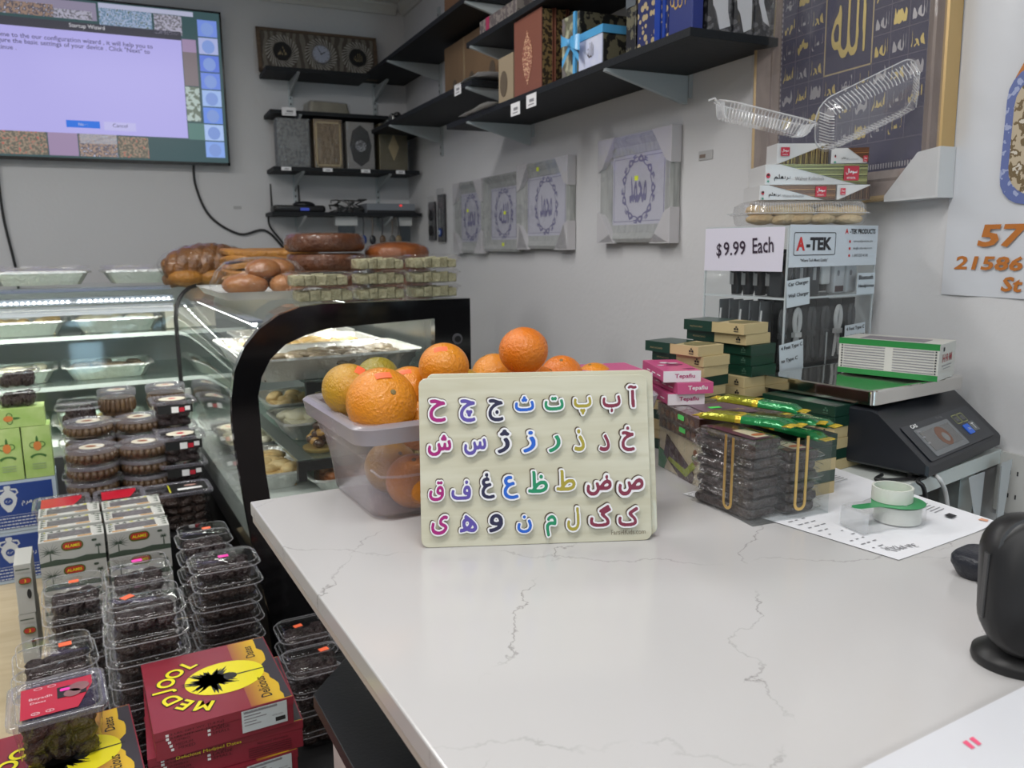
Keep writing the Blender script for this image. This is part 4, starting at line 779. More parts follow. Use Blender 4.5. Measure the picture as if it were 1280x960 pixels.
# halva tubs
m_halva = mat('grey green halva', (.25, .23, .125), .6, bump=.9, bscale=110, var=.6, vscale=70, vc=(.50, .47, .30))
def halva_proto():
    t = thing('halva_tub', 'x', 'food tub', (0, 0, -5), 0, 'clear tubs of halva blocks on the near case'); W, D, H = .155, .12, .040
    g = G(); g.loft([[(x, y, z) for x, y in rrect(W - e, D - e, .02, 3)] for z, e in ((.001, .022), (.028, .008), (.030, -.004), (.033, -.004))], plast, True, False); g.obj('tub', t, smooth=40)
    g = G(); g.loft([[(x, y, z) for x, y in rrect(W - e, D - e, .02, 3)] for z, e in ((.033, -.005), (.035, -.002), (.037, .010), (.041, .014))], plast, False, True); g.obj('lid', t, smooth=40)
    rnd = random.Random(2)
    for i in range(5):
        for j in range(3):
            w_ = .0128; x = -.052 + i * .026 + rnd.uniform(-.001, .001); y = -.032 + j * .032; g = G(); q_ = rnd.uniform(-.003, .003); hh = .03 + rnd.uniform(-.006, .007); s1, s2 = rnd.uniform(-.003, .003), rnd.uniform(-.003, .003); g.loft([[(x - .0125, y - .0145, .003), (x + .0125, y - .0145 + q_, .003), (x + .0125, y + .0145, .003), (x - .0125, y + .0145, .003)], [(x - .0125 + s1, y - .0145 + s2, hh), (x + .0125 + s1, y - .0145 - s2, hh + q_), (x + .012, y + .0145, hh - q_), (x - .012, y + .0145, hh)]], m_halva); g.obj('halva_block', t, bevel=.002, bseg=1)
    return t
hp = halva_proto(); first = True
for sx, n, nm in ((-.075, 3, 'right'), (-.243, 3, 'middle'), (-.42, 2, 'left')):
    for k in range(n):
        lab = 'clear tub of grey-green halva blocks, %s of the %s stack' % (['bottom', 'middle' if n == 3 else 'top', 'top'][k], nm)
        loc = (*R_(sx + (.012 if nm == 'left' and k == 0 else 0), .10), 1.294 + .0425 * k)
        if first: hp.location = loc; hp.rotation_euler = (0, 0, .03); hp['label'] = lab; first = False
        else: h = dup(hp, loc, 2, lab); h.scale = (1.15 if nm == 'left' else 1, 1, 1)
# ================================================================ date display in front of the bakery case
m_tbl = wood('beige table board', (.50, .40, .25), (.58, .48, .32), 3, (2, 12, 12), .45)
t = thing('display_table', 'low beige wooden table carrying all the date tubs', 'table')
G().prism([(-1.4, 1.1), (.195, 1.1), (.195, 2.09), (.13, 2.12), (.08, 3.17), (-1.4, 3.09)], .30, .33, m_tbl).obj('table_top', t)
tag(G().box(.20, .46, 1.1, 2.08, 0, .33, mat('black filler block', (.008, .008, .009), .6)).obj('dark_filler_block'), 'black filler block added under the shaded tubs to darken the gap by the counter', 'filler block')  # block added to darken this region; it also carries the shaded tubs
for x, y in ((-1.35, 1.15), (.15, 1.15), (-1.35, 3.05), (.03, 3.1)): G().box(x - .025, x + .025, y - .025, y + .025, 0, .30, m_tbl).obj('leg', t)
tag(G().box(-.315, .19, 1.12, 2.49, .3301, .3306, mat('black shade sheet', (.006, .006, .007), .8)).obj('gap_shade'), 'black shade sheet standing in for dark gaps between the date stacks', 'shade sheet')  # sheet added to darken the gaps between stacks, standing in for shade
t = thing('display_riser', 'black riser box under the round and square date tubs', 'riser', (0, 0, 0)); G().prism([(-.31, 2.50), (.11, 2.50), (.06, 3.13), (-.31, 3.12)], .331, .59, black).obj('box', t)
m_date = mat('dark dates', (.014, .006, .007), .38, coat=.1, bump=1.0, bscale=160, var=.5, vscale=45, vc=(.028, .010, .010)); m_date2 = mat('brown dates', (.038, .016, .009), .38, coat=.15, bump=1.0, bscale=160, var=.5, vscale=45, vc=(.018, .008, .007))
def dates_mesh(W, D, z0, z1, m, seed, r=.019, k=1.0):
    rnd = random.Random(seed); g = G(); g.box(-W / 2 + r, W / 2 - r, -D / 2 + r, D / 2 - r, z0, z1 - r * .6, m)
    for z in np.arange(z0 + r * .5, z1 - r * .2, r * 1.25):
        for s_ in range(int(W / (r * 1.9) * k)):
            x = -W / 2 + r * 1.2 + (W - 2.4 * r) * s_ / max(1, int(W / (r * 1.9) * k) - 1)
            for y in (-D / 2 + r * .75, D / 2 - r * .75): g.ell((x, y, z), (r * rnd.uniform(1, 1.3), r * .7, r * .66), m, 6, 4, Matrix.Rotation(rnd.uniform(-.5, .5), 3, 'Y'))
        for s_ in range(max(1, int(D / (r * 2.4)))):
            for x in (-W / 2 + r * .75, W / 2 - r * .75): g.ell((x, -D / 2 + r * 1.4 + s_ * r * 2.2, z), (r * .7, r * 1.1, r * .62), m, 6, 4)
    for i in range(int(W * D / (r * r * 3.2))): g.ell((rnd.uniform(-W / 2 + r, W / 2 - r), rnd.uniform(-D / 2 + r, D / 2 - r), z1 - r * rnd.uniform(.5, .9)), (r * 1.25, r * .72, r * .62), m, 8, 5, Matrix.Rotation(rnd.uniform(0, PI), 3, 'Z') @ Matrix.Rotation(rnd.uniform(-.3, .3), 3, 'Y'))
    return g
pl_d = clear('date tub plastic', haze=.004, bump=.12, bscale=30, ior=1.33)
m_rimd = clear('tub rim highlight', haze=.28, hc=(.62, .62, .66), ior=1.5)  # rim highlight put into the plastic as a milky haze
def tub_proto(W, D, H, lidh, m, seed, rr=.03, nm='date_tub', ribs=True):
    t = thing(nm, 'x', 'date tub', (0, 0, -9)); hb = H - lidh
    def L(e, z, w_=0):
        P = rrect(W - e, D - e, max(.012, rr - e / 3), 5); 
        return [(x, y, z) for x, y in P]
    g = G(); g.loft([L(.026, .001), L(.022, .004), L(.010, hb - .004), L(.006, hb - .002), L(-.004, hb - .001), L(-.005, hb + .001)], pl_d, True, False)
    r_ = L(-.005, hb + .0005); g2 = G(); g2.tube(r_ + [r_[0], r_[1]], .0014, m_rimd, 5); g2.tube([(x * (W - .016) / W, y * (D - .016) / D, H - .0035) for x, y, _ in r_ + [r_[0], r_[1]]], .0009, m_rimd, 5)
    if ribs:
        for i in range(9):
            x = -W * .33 + W * .66 * i / 8; e0, e1 = (D - .024) / 2, (D - .012) / 2; g.loft([[(x - .0016, -e0 - .0004, .006), (x + .0016, -e0 - .0004, .006), (x, -e0 - .003, .006)], [(x - .0016, -e1 - .0004, hb * .8), (x + .0016, -e1 - .0004, hb * .8), (x, -e1 - .003, hb * .8)]], pl_d)
    g.obj('tub', t, smooth=45); g2.obj('rim', t, smooth=60)
    g = G(); g.loft([L(-.004, hb + .0012), L(-.004, hb + .003), L(.006, hb + .004), L(.010, hb + .006), L(.018, H - .003), L(.030, H)], pl_d, False, True); g.obj('lid', t, smooth=45)
    dates_mesh(W - .030, D - .030, .004, hb - .001, m, seed).obj('dates', t, smooth=70)['kind'] = 'stuff'
    return t
def sticker(t, x, y, z, w, h, rz, m, name='price_sticker'):
    g = G(); g.X = Matrix.Translation((x, y, z)) @ Matrix.Rotation(math.radians(rz), 4, 'Z'); g.box(-w / 2, w / 2, -h / 2, h / 2, 0, .0006, m); return g.obj(name, t)
P1 = tub_proto(.156, .135, .0475, .012, m_date, 1); P2 = tub_proto(.156, .135, .0475, .012, m_date2, 2); PD = tub_proto(.15, .135, .062, .026, m_date, 3)
used = {}
def put(proto, loc, rz, lab, sx=1, sy=1, group=None):
    k = proto.name
    o = dup(proto, loc, rz, lab); o.scale = (sx, sy, 1)
    if group: o['group'] = group
    return o
def stack(cx, cy, n, desc, st, sx=1, sy=1, rz=4.5, seed=0, zb=.3306, pitch=.0477, top=None, mix=True, label_kind='date tub'):
    rnd = random.Random(seed)
    for k in range(n):
        pos = n - 1 - k; pr = (top or PD) if pos == 0 else (P2 if mix and rnd.random() < .5 else P1)
        lab = '%s %s, %s' % (label_kind, ('with %s sticker' % st[0]) if pos == 0 and st else 'below', '') if 0 else ('%s%s, %s in %s' % (label_kind, (' with %s sticker' % st[0]) if pos == 0 and st else '', ORD[pos], desc))
        o = put(pr, (cx + rnd.uniform(-.003, .003), cy + rnd.uniform(-.003, .003), zb + .0005 + k * pitch), rz + rnd.uniform(-1.5, 1.5), lab, sx, sy, 'date tubs, ' + desc)
        if pos == 0 and st: s_ = sticker(o, st[1], st[2], .0625 if pr is PD else .048, .024, .016, st[3], st[4])
    return o
stack(-.058, 1.765, 8, 'the tall stack behind the red carton', ('a square orange', -.03, .0, 35, orange_st), 1.0, 1.02, seed=1)
stack(.118, 1.955, 8, 'the stack beside the dark case base', ('a pink', .0, .0, 0, pink_st), .98, .92, seed=2, top=P1)
stack(-.072, 1.96, 8, 'the stack right before the palm cartons', ('a slim pink', .0, .01, 0, pink_st), .9, .95, seed=3)
stack(-.212, 2.03, 7, 'the stack below the left palm cartons', ('an orange', .0, .0, 0, orange_st), .86, .98, seed=4)
stack(-.235, 1.80, 6, 'the leftmost front stack', ('a bright orange', .02, .0, 0, orange_st), .98, 1.1, seed=5, rz=8)
stack(.085, 2.135, 8, 'the stack right of the white cartons', ('a small orange', .01, .0, 0, orange_st), .86, .9, seed=6)
stack(.292, 1.90, 4, 'the shaded farther stack under the counter', ('a red-orange', -.02, .0, 10, orange_st), .86, .9, seed=7, top=P1)
stack(.285, 1.735, 4, 'the shaded nearer stack under the counter', ('a red-orange square', .03, .02, 10, orange_st), .9, .95, seed=8, top=P1)
# big square tub with the red label, tall square tubs behind
m_red = mat('red label', (.50, .01, .03), .35, coat=.3); m_pinkp = mat('pale print', (.75, .55, .58), .5); m_lid = clear('grey lid rim', haze=.25, hc=(.35, .34, .40), ior=1.5)
def square_tub(W, D, H, loc, rz, lab, label=True, m=m_date2, lblm=None):
    t = thing('date_tub', lab, 'date tub', loc, rz)
    def L(e, z): return [(x, y, z) for x, y in rrect(W - e, D - e, .02, 4)]
    g = G(); g.loft([L(.034, .001), L(.028, .006), L(.008, H - .012), L(.004, H - .008)], pl_d, True, False); g.obj('tub', t, smooth=45)
    g = G(); g.loft([L(.0, H - .012), L(-.008, H - .010), L(-.008, H - .002), L(-.002, H), L(.012, H), L(.018, H - .003)], m_lid, False, False); g.obj('lid_rim', t, smooth=45); G().loft([L(.016, H - .003), L(.02, H - .0025)], pl_d, False, True).obj('lid', t)
    dates_mesh(W - .03, D - .03, .004, H - .02, m, 5).obj('dates', t, smooth=70)['kind'] = 'stuff'
    if label:
        g = G(); w, d = W / 2 - .018, D / 2 - .018; g.quad([(-w, -d, H - .0015), (w * .55, -d, H - .0015), (w, d * .35, H - .0015), (w, d * .9, H - .0015), (-w, d * .9, H - .0015)], lblm or m_red); lb = g.obj('red_label', t)
        if label == 2:
            g = G(); g.X = Matrix.Translation((0, 0, H - .001))
            g.prism([(.0, -d * .2), (w * .82, -d * .2), (w * .82, d * .5), (.0, d * .5)], 0, .0003, mat('label black', (.01, .01, .01), .4)); g.prism(circ(.017, 14, w * .62, d * .28), .0003, .0006, mat('date photo', (.3, .14, .15), .4, var=.5, vscale=60)); g.prism(circ(.014, 14, w * .42, -.002), .0003, .0006, mat('date photo', (.3, .14, .15), .4, var=.5, vscale=60)); g.prism(rrect(.016, .010, .003, 3, w * .22, d * .28), .0006, .0009, pink_st)
            for x, y in ((-.03, d * .74), (-.008, d * .74), (-.034, -d * .82), (-.012, -d * .82)):
                v, f = fill([circ(.007, 14, x, y, .005), circ(.0055, 14, x, y, .0037)]); g.add([(a, b, .0004) for a, b, c in v], f, m_pinkp)
            I4 = Matrix.Identity(4)
            g.text('Beyadh', Matrix.Translation((-.026, .006, .0005)), m_pinkp, w=.036); g.text('Dates', Matrix.Translation((-.03, -.008, .0005)), m_pinkp, w=.024); g.text('21', Matrix.Translation((-.034, -d * .82, .0005)), m_pinkp, w=.006); g.text('2', Matrix.Translation((-.012, -d * .82, .0005)), m_pinkp, w=.004)
            g.X = None; g.obj('label_print', lb)
    return t
square_tub(.150, .150, .10, (-.205, 1.548, .5522), 6, 'large square date tub with a red printed label, nearest at lower left', 2)
square_tub(.14, .14, .13, (-.275, 2.572, .591), 4.5, 'tall square date tub with a red label, beside the blue boxes')
square_tub(.13, .13, .13, (-.125, 2.585, .591), 4.5, 'square date tub with a red label, before the brown round tubs')
t = square_tub(.19, .13, .125, (.035, 2.59, .591), 4.5, 'wide clear date tub with black and yellow label behind the white cartons', False)
g = G(); g.box(-.02, .085, -.045, .04, .1232, .1237, mat('label black', (.01, .01, .01), .4)); g.box(-.024, -.02, -.045, .04, .1232, .1238, mat('label yellow', (.5, .48, .02), .4)); g.box(.0, .07, -.03, -.01, .1238, .124, white); g.ell((.04, .015, .124), (.02, .008, .0006), mat('label pink', (.5, .3, .25), .4)); g.obj('label', t)

# ---- red Medjool cartons
m_car = mat('maroon carton', (.26, .022, .04), .42, coat=.15); m_yel = mat('sun yellow print', (.86, .76, .02), .4); m_blk = mat('print black', (.018, .018, .018), .45)
mg = bpy.data.materials.new('orange fade print'); mg.use_nodes = True; nt_ = mg.node_tree; b_ = nt_.nodes['Principled BSDF']; b_.inputs['Roughness'].default_value = .42
tc_ = nt_.nodes.new('ShaderNodeTexCoord'); sx_ = nt_.nodes.new('ShaderNodeSeparateXYZ'); rp_ = nt_.nodes.new('ShaderNodeMapRange'); rp_.inputs[1].default_value = .035; rp_.inputs[2].default_value = .095; cr_ = nt_.nodes.new('ShaderNodeValToRGB'); cr_.color_ramp.elements[0].color = (.26, .022, .04, 1); cr_.color_ramp.elements[1].color = (.75, .48, .03, 1)
nt_.links.new(tc_.outputs['Object'], sx_.inputs[0]); nt_.links.new(sx_.outputs[0], rp_.inputs[0]); nt_.links.new(rp_.outputs[0], cr_.inputs[0]); nt_.links.new(cr_.outputs[0], b_.inputs[0])
def medjool(loc, rz, lab, sx=1.0, sticker_=True, second=False):
    t = thing('date_carton', lab, 'date carton', loc, rz, 'maroon Medjool date cartons'); W, D, H = .24, .265, .055; w, d = W / 2, D / 2
    g = G(); g.box(-w, w, -d, d, 0, H, m_car); g.obj('carton', t, bevel=.0012); G().box(-w - .0012, w + .0012, -d - .0012, d + .0012, H - .016, H + .001, m_car).obj('carton_lid', t, bevel=.001)
    z = H + .0012; g = G(); g.box(.045, w - .001, -d + .001, d - .001, z, z + .0002, mg); o = g.obj('orange_print', t)
    g = G(); rnd = random.Random(4); 
    pts = [(w - .001, -d + .002)]; n = 18; 
    for i in range(n + 1): y = -d + .002 + (2 * d - .004) * i / n; u = abs(y) / d; pts.append((w - .012 - .016 * (1 - min(1, abs(y) / .03)) * 1 - rnd.uniform(0, .012), y))
    pts.append((w - .001, d - .002)); v, f = fill([pts]); g.add([(x, y, z + .0004) for x, y, _ in v], f, mat('torn dark print', (.045, .04, .05), .45)); g.obj('dark_edge_print', t)
    g = G(); v, f = fill([circ(.074, 40, 0, 0, .061)]); g.add([(x + .020, y, z + .0006) for x, y, _ in v], f, m_yel); g.obj('sun_print', t)
    g = G(); rnd = random.Random(9); zc = z + .0008; cx, cy = -.005, 0
    v, f = fill([circ(.026, 16, cx, cy, .022)]); g.add([(x, y, zc) for x, y, _ in v], f, m_blk); v, f = fill([circ(.013, 12, cx + .035, cy)]); g.add([(x, y, zc + .00005) for x, y, _ in v], f, m_blk)
    for i in range(46):
        a = 2 * PI * i / 46 + rnd.uniform(-.08, .08); Ln = rnd.uniform(.036, .056); cv = rnd.uniform(-.35, .35); P_ = []
        for q in (0, .35, .7, 1): P_.append((cx + math.cos(a + cv * q) * Ln * q, cy + math.sin(a + cv * q) * Ln * q))
        wd = (.005, .0045, .003, .0003); L1 = []; L2 = []
        for (x, y), ww in zip(P_, wd): nx_, ny_ = -math.sin(a), math.cos(a); L1.append((x + nx_ * ww, y + ny_ * ww)); L2.append((x - nx_ * ww, y - ny_ * ww))
        for q in range(3): g.quad([(*L1[q], zc), (*L2[q], zc), (*L2[q + 1], zc), (*L1[q + 1], zc)], m_blk)
    g.quad([(cx + .02, -.003, zc), (w - .02, -.001, zc), (w - .02, .002, zc), (cx + .02, .003, zc)], m_blk); g.obj('palm_print', t)
    g = G(); gy = G(); 
    for i, ch in enumerate('MEDJOOL'):
        a = math.radians(243 - i * 20.5); rx, ry = .108, .096; x, y = .018 + rx * math.cos(a), ry * math.sin(a)
        Mx = Matrix.Translation((x, y, 0)) @ Matrix.Rotation(a - PI / 2, 4, 'Z')
        hh = .026; 
        g.text(ch, Matrix.Translation((0, 0, z + .0006)) @ Mx, m_blk, size=.044, offset=.07, align='C', res=4); gy.text(ch, Matrix.Translation((0, 0, z + .001)) @ Mx, m_yel, size=.044, offset=.028, align='C', res=4)
    Rz = Matrix.Rotation(PI / 2, 4, 'Z'); G().text('Delicious', Matrix.Translation((w - .042, -.072, z + .0006)) @ Rz, m_blk, w=.078, h=.02, offset=.01).obj('script_lettering', t); G().text('Dates', Matrix.Translation((w - .04, .078, z + .0006)) @ Rz, m_blk, w=.05, h=.018, offset=.01).obj('script_lettering', t)
    g.obj('black_lettering', t); gy.obj('yellow_lettering', t)
    # front face print
    F = lambda x, z_: frame((x, -d - .0016, z_), (1, 0, 0), (0, 0, 1)); g = G()
    dkp = mat('dark maroon print', (.06, .008, .012), .5)
    for i, s_ in enumerate(('2 LBS. NET WT. [1.8 Kg]', '5 LBS. NET WT. [2.26 Kg]')): g.text(s_, F(-.05, .046 - i * .007), dkp, w=.09, h=.005)
    for i, s_ in enumerate(('JUMBO', 'MEDIUM', 'MIXED')): g.text(s_, F(-.077 + .004 * i, .032 - i * .0075), dkp, w=.028, h=.005)
    for i, s_ in enumerate(('LARGE', 'SMALL')): g.text(s_, F(-.01, .034 - i * .0075), dkp, w=.03, h=.005)
    for x, zz in ((-.1, .046), (-.1, .039), (-.097, .032), (-.095, .0245), (-.093, .017), (-.031, .034), (-.031, .0265)): g.box(x - .0025, x + .0025, -d - .002, -d - .0014, zz - .0022, zz + .0022, white)
    g.obj('front_print', t)
    if second:
        g = G(); g.text('Delicious Medjool Dates', F(-.03, .044), m_yel, w=.10, h=.008); g.text('Nutritional Information', F(.07, .032), dkp, w=.05, h=.005)
        for k in range(5): g.box(.03, .1, -d - .002, -d - .0014, .006 + k * .0045, .0068 + k * .0045, dkp)
        g.obj('yellow_front_print', t)
    if sticker_:
        g = G(); g.box(.026, .108, -d - .0022, -d - .0016, .010, .053, mat('label paper', (.60, .66, .68), .5)); lb = g.obj('white_label', t); g = G()
        for k, (a, b, hh) in enumerate(((.03, .09, .003), (.03, .06, .002), (.03, .07, .0015), (.03, .052, .0015), (.03, .06, .0015))): g.box(a, b, -d - .0028, -d - .0022, .047 - k * .006, .047 - k * .006 + hh, greytxt)
        g.box(.086, .104, -d - .0028, -d - .0022, .016, .024, m_blk); g.text('APPROVED', frame((.09, -d - .003, .03), (1, 0, 0), (0, 0, 1)), greytxt, w=.02); g.text('DRY DATES MEDJOOL DATES', frame((.06, -d - .003, .0505), (1, 0, 0), (0, 0, 1)), m_blk, w=.06, h=.003); g.obj('label_print', lb)
    t.scale = (sx, 1, 1); return t
cxm, cym = .060, 1.555
medjool((cxm, cym, .3308 + .0565 * 4), 4.5, 'maroon date carton with a palm on a yellow sun, topmost of its stack')
medjool((cxm + .008, cym + .012, .3308 + .0565 * 3), 1.5, 'maroon date carton directly under the topmost one, sticking out at both sides', 1.12, False, True)
for k in range(3): medjool((cxm, cym, .3308 + .0565 * k), 4.5 if k != 2 else 6, 'maroon date carton with a white label, %s' % ['lowest of the stack', 'second lowest of the stack', 'third under the topmost carton'][k])
for k in range(4): medjool((-.195 - .002 * k, 1.49 + .003 * k, .3308 + .0549 * k), 7, 'maroon date carton under the large red-label tub, %s' % ORD[3 - k], sticker_=False)

# ---- white palm-print date cartons
m_wc = mat('white carton', (.50, .50, .47), .5); m_gp = mat('green grey palm print', (.06, .085, .06), .5); m_ov = mat('label green', (.10, .12, .02), .4); m_ovr = mat('label red', (.5, .04, .03), .4); m_win = clear('window film', haze=.12, hc=(.45, .45, .47), ior=1.5)
def carton_proto():
    t = thing('palm_carton', 'x', 'date carton', (0, 0, -9), 0, 'white palm-print date cartons'); W, D, H = .148, .085, .064; w, d = W / 2, D / 2
    g = G(); g.box(-w, w, -d, d, 0, H, m_wc); g.obj('carton', t, bevel=.001)
    g = G(); g.box(-w + .02, w - .03, -d + .022, d - .02, H, H + .0008, mat('window dates', (.05, .04, .045), .35, var=.6, vscale=90, vc=(.2, .19, .2))); g.obj('window', t)
    g = G(); rnd = random.Random(3); F = frame((0, -d - .0006, H / 2), (1, 0, 0), (0, 0, 1)); g.X = F
    for px_, s_ in ((-.05, 1.0), (.058, .35)):
        for i in range(13): a = -.5 + 4.1 * i / 12; L_ = .026 * s_; x, y = px_, .004; g.prism([(x, y - .0015), (x + L_ * math.cos(a), y + L_ * math.sin(a)), (x, y + .0015)], 0, .0003, m_gp)
        g.prism([(px_ - .0018, -.031), (px_ + .0018, -.031), (px_ + .001, .004), (px_ - .001, .004)], 0, .0003, m_gp)
    g.prism([(-.074, -.032), (.074, -.032), (.074, -.020), (.03, -.016), (.0, -.021), (-.04, -.017), (-.074, -.022)], .0001, .0004, m_gp); g.obj('palm_print', t)
    g = G(); g.X = F; g.prism(rrect(.05, .024, .012, 5, .0, .014), .0004, .0008, m_ov); g.prism(rrect(.042, .017, .0085, 5, .0, .0145), .0008, .0011, m_ovr); g.text('ALAMIS', Matrix.Translation((0, .0145, .0014)), m_yel, w=.034, h=.008, offset=.02); g.prism(rrect(.012, .006, .003, 3, .05, .02), .0004, .0007, m_gp); lb = g.obj('oval_label', t)
    g = G()
    for x, y in ((-.045, -.0345), (.03, -.0345)): v, f = fill([rrect(.036, .011, .0055, 4, x, y + .003)]); g.add([(a, b, H + .001) for a, b, _ in v], f, mat('orange oval', (.45, .25, .08), .4)); v, f = fill([rrect(.04, .014, .007, 4, x, y + .003)]); g.add([(a, b, H + .0008) for a, b, _ in v], f, white)
    for i in range(9): x = -.07 + i * .017; g.quad([(x, d - .014 + .006 * (i % 2), H + .0006), (x + .012, d - .016, H + .0006), (x + .009, d - .003, H + .0006)], m_gp if i % 3 else mat('label yellow', (.5, .48, .02), .4))
    for s_ in (-1, 1):
        for i in range(4): y = -.03 + i * .018; g.quad([(s_ * (w - .004), y, H + .0007), (s_ * (w - .018), y + .006, H + .0007), (s_ * (w - .006), y + .012, H + .0007)], m_gp)
    g.obj('top_print', t); return t
PC = carton_proto()
for cx0, nm in ((-.228, 'left'), (-.073, 'right')):
    for r in range(3):
        n = 6 if r == 0 else 2; zb = .33 if r == 0 else .59
        cy = 2.268 + r * .0885
        zb = .3308
        for k in range(n if r == 0 else 6):
            dup(PC, (cx0 - .0085 * r, cy, zb + .0648 * k + .006 * r), 4.5, 'white palm-print date carton, %s, %s column, %s row' % (ORD[5 - k], nm, ['front', 'middle', 'back'][r]))
# side-on white cartons at the left
t0 = thing('palm_carton', 'narrow white carton side-on left of the palm cartons, upper one', 'date carton', (-.338, 2.28, .33 + .215), 4.5, 'side-on white cartons'); G().box(-.022, .015, -.07, .06, 0, .13, m_wc).obj('carton', t0, bevel=.001)
g = G(); g.X = frame((0, -.0806, .09), (1, 0, 0), (0, 0, 1)); g.prism(rrect(.028, .018, .009, 4), 0, .0004, m_ov); g.prism(rrect(.024, .012, .006, 4), .0004, .0007, m_ovr); g.text('3', Matrix.Translation((0, 0, .001)), m_yel, h=.008); g.prism(rrect(.03, .003, .001, 2, -.003, .03), 0, .0004, m_gp); g.prism(circ(.005, 12, .006, -.035, .013), 0, .0004, m_blk); g.X = None; g.obj('oval_label', t0)
dup(t0, (-.338, 2.28, .33 + .084), 3, 'white carton standing side-on left of the stacked palm cartons, lower one')

# ---- round brown tubs and square stacked tubs
def round_proto(m, nm='round_tub'):
    t = thing(nm, 'x', 'date tub', (0, 0, -9), 0, 'round brown date tubs'); R = .074; H = .0495
    G().lathe([(R * .88, .001), (R * .9, .004), (R * .97, H - .014)], pl_d, 30, c1=False).obj('tub', t, smooth=50)
    G().lathe([(R * .99, H - .015), (R * 1.04, H - .013), (R * 1.04, H - .004), (R * 1.0, H - .001), (R * .86, H - .003), (R * .84, H - .004)], m_lid, 30, c0=False).obj('lid', t, smooth=50)
    g = G(); g.lathe([(R * .82, .003), (R * .88, H - .016)], m, 24)
    for k in range(22): a = 2 * PI * k / 22; g.ell((R * .87 * math.cos(a), R * .87 * math.sin(a), H * .42), (.011, .011, .013), m, 8, 5, Matrix.Rotation(a, 3, 'Z'))
    g.obj('dates', t, smooth=70)['kind'] = 'stuff'
    g = G(); v, f = fill([circ(.036, 24, 0, 0, .036)]); g.add([(a, b, H - .0022) for a, b, _ in v], f, mat('cream disc', (.62, .58, .48), .45)); v, f = fill([circ(.017, 16, .004, 0, .012)]); g.add([(a, b, H - .0016) for a, b, _ in v], f, mat('brown disc', (.25, .08, .03), .45)); v, f = fill([circ(.012, 16, -.018, -.012, .006)]); g.add([(a, b, H - .0017) for a, b, _ in v], f, white); g.obj('lid_label', t)
    return t
m_mam = mat('mamoul brown', (.065, .032, .016), .4, coat=.4, bump=.4, bscale=120, var=.5, vscale=60, vc=(.13, .075, .03))
RP = round_proto(m_mam)
def rstack(x, y, n, zb, desc):
    for k in range(n): dup(RP, (x + .003 * math.sin(k * 5 + x * 30), y, zb + .0502 * k), k * 37, 'round brown date tub, %s in %s' % (ORD[n - 1 - k], desc))
rstack(-.198, 2.735, 5, .5905, 'the front left stack'); rstack(-.048, 2.745, 5, .5905, 'the front right stack'); rstack(-.21, 2.90, 6, .5905, 'the rear left stack'); rstack(-.055, 2.905, 6, .5905, 'the rear right stack')
SQ = square_tub(.135, .13, .088, (0, 0, -9), 0, 'x', False, m_date); g = G(); v, f = fill([circ(.042, 24, 0, .0, .036)]); g.add([(a, b, .0868) for a, b, _ in v], f, mat('cream disc', (.62, .58, .48), .45)); v, f = fill([circ(.012, 16)]); g.add([(a, b, .0874) for a, b, _ in v], f, m_red); g.obj('lid_label', SQ)
g = G(); g.box(-.052, .056, -.0668, -.066, .048, .076, mat('label black', (.01, .01, .01), .4)); g.box(-.01, .012, -.0674, -.0668, .05, .07, white); g.box(.014, .03, -.0674, -.0668, .052, .066, m_red); g.box(.032, .048, -.0674, -.0668, .056, .07, white); g.obj('side_label', SQ)
for k in range(3): dup(SQ, (.060, 2.735, .5905 + .0885 * k), 4.5, 'square tub of black dates by the curved glass, %s, front stack' % ORD[2 - k])['group'] = 'square black date tubs by the glass'
for k in range(4): dup(SQ, (.046, 2.885, .5905 + .0885 * k), 4.5, 'square tub of black dates by the curved glass, %s, middle stack' % ORD[3 - k])['group'] = 'square black date tubs by the glass'
for k in range(4): dup(RP, (.03, 3.055, .5905 + .095 * k), 20 * k, 'round tub on the rearmost stack beside the case seam, %s' % ORD[3 - k]).scale = (.86, .86, 1.88)
for k in range(4): dup(RP, (-.125, 3.03, .5905 + .095 * k), 20 * k, 'tall round brown tub left of the case seam, %s' % ORD[3 - k]).scale = (.8, .8, 1.88)
for k in range(3): dup(P1, (-.245, 3.03, .5905 + .0478 * k * 2.5), 4, 'flat oval date tub on the rear left stack, %s' % ORD[2 - k]).scale = (.85, .8, 2.4)
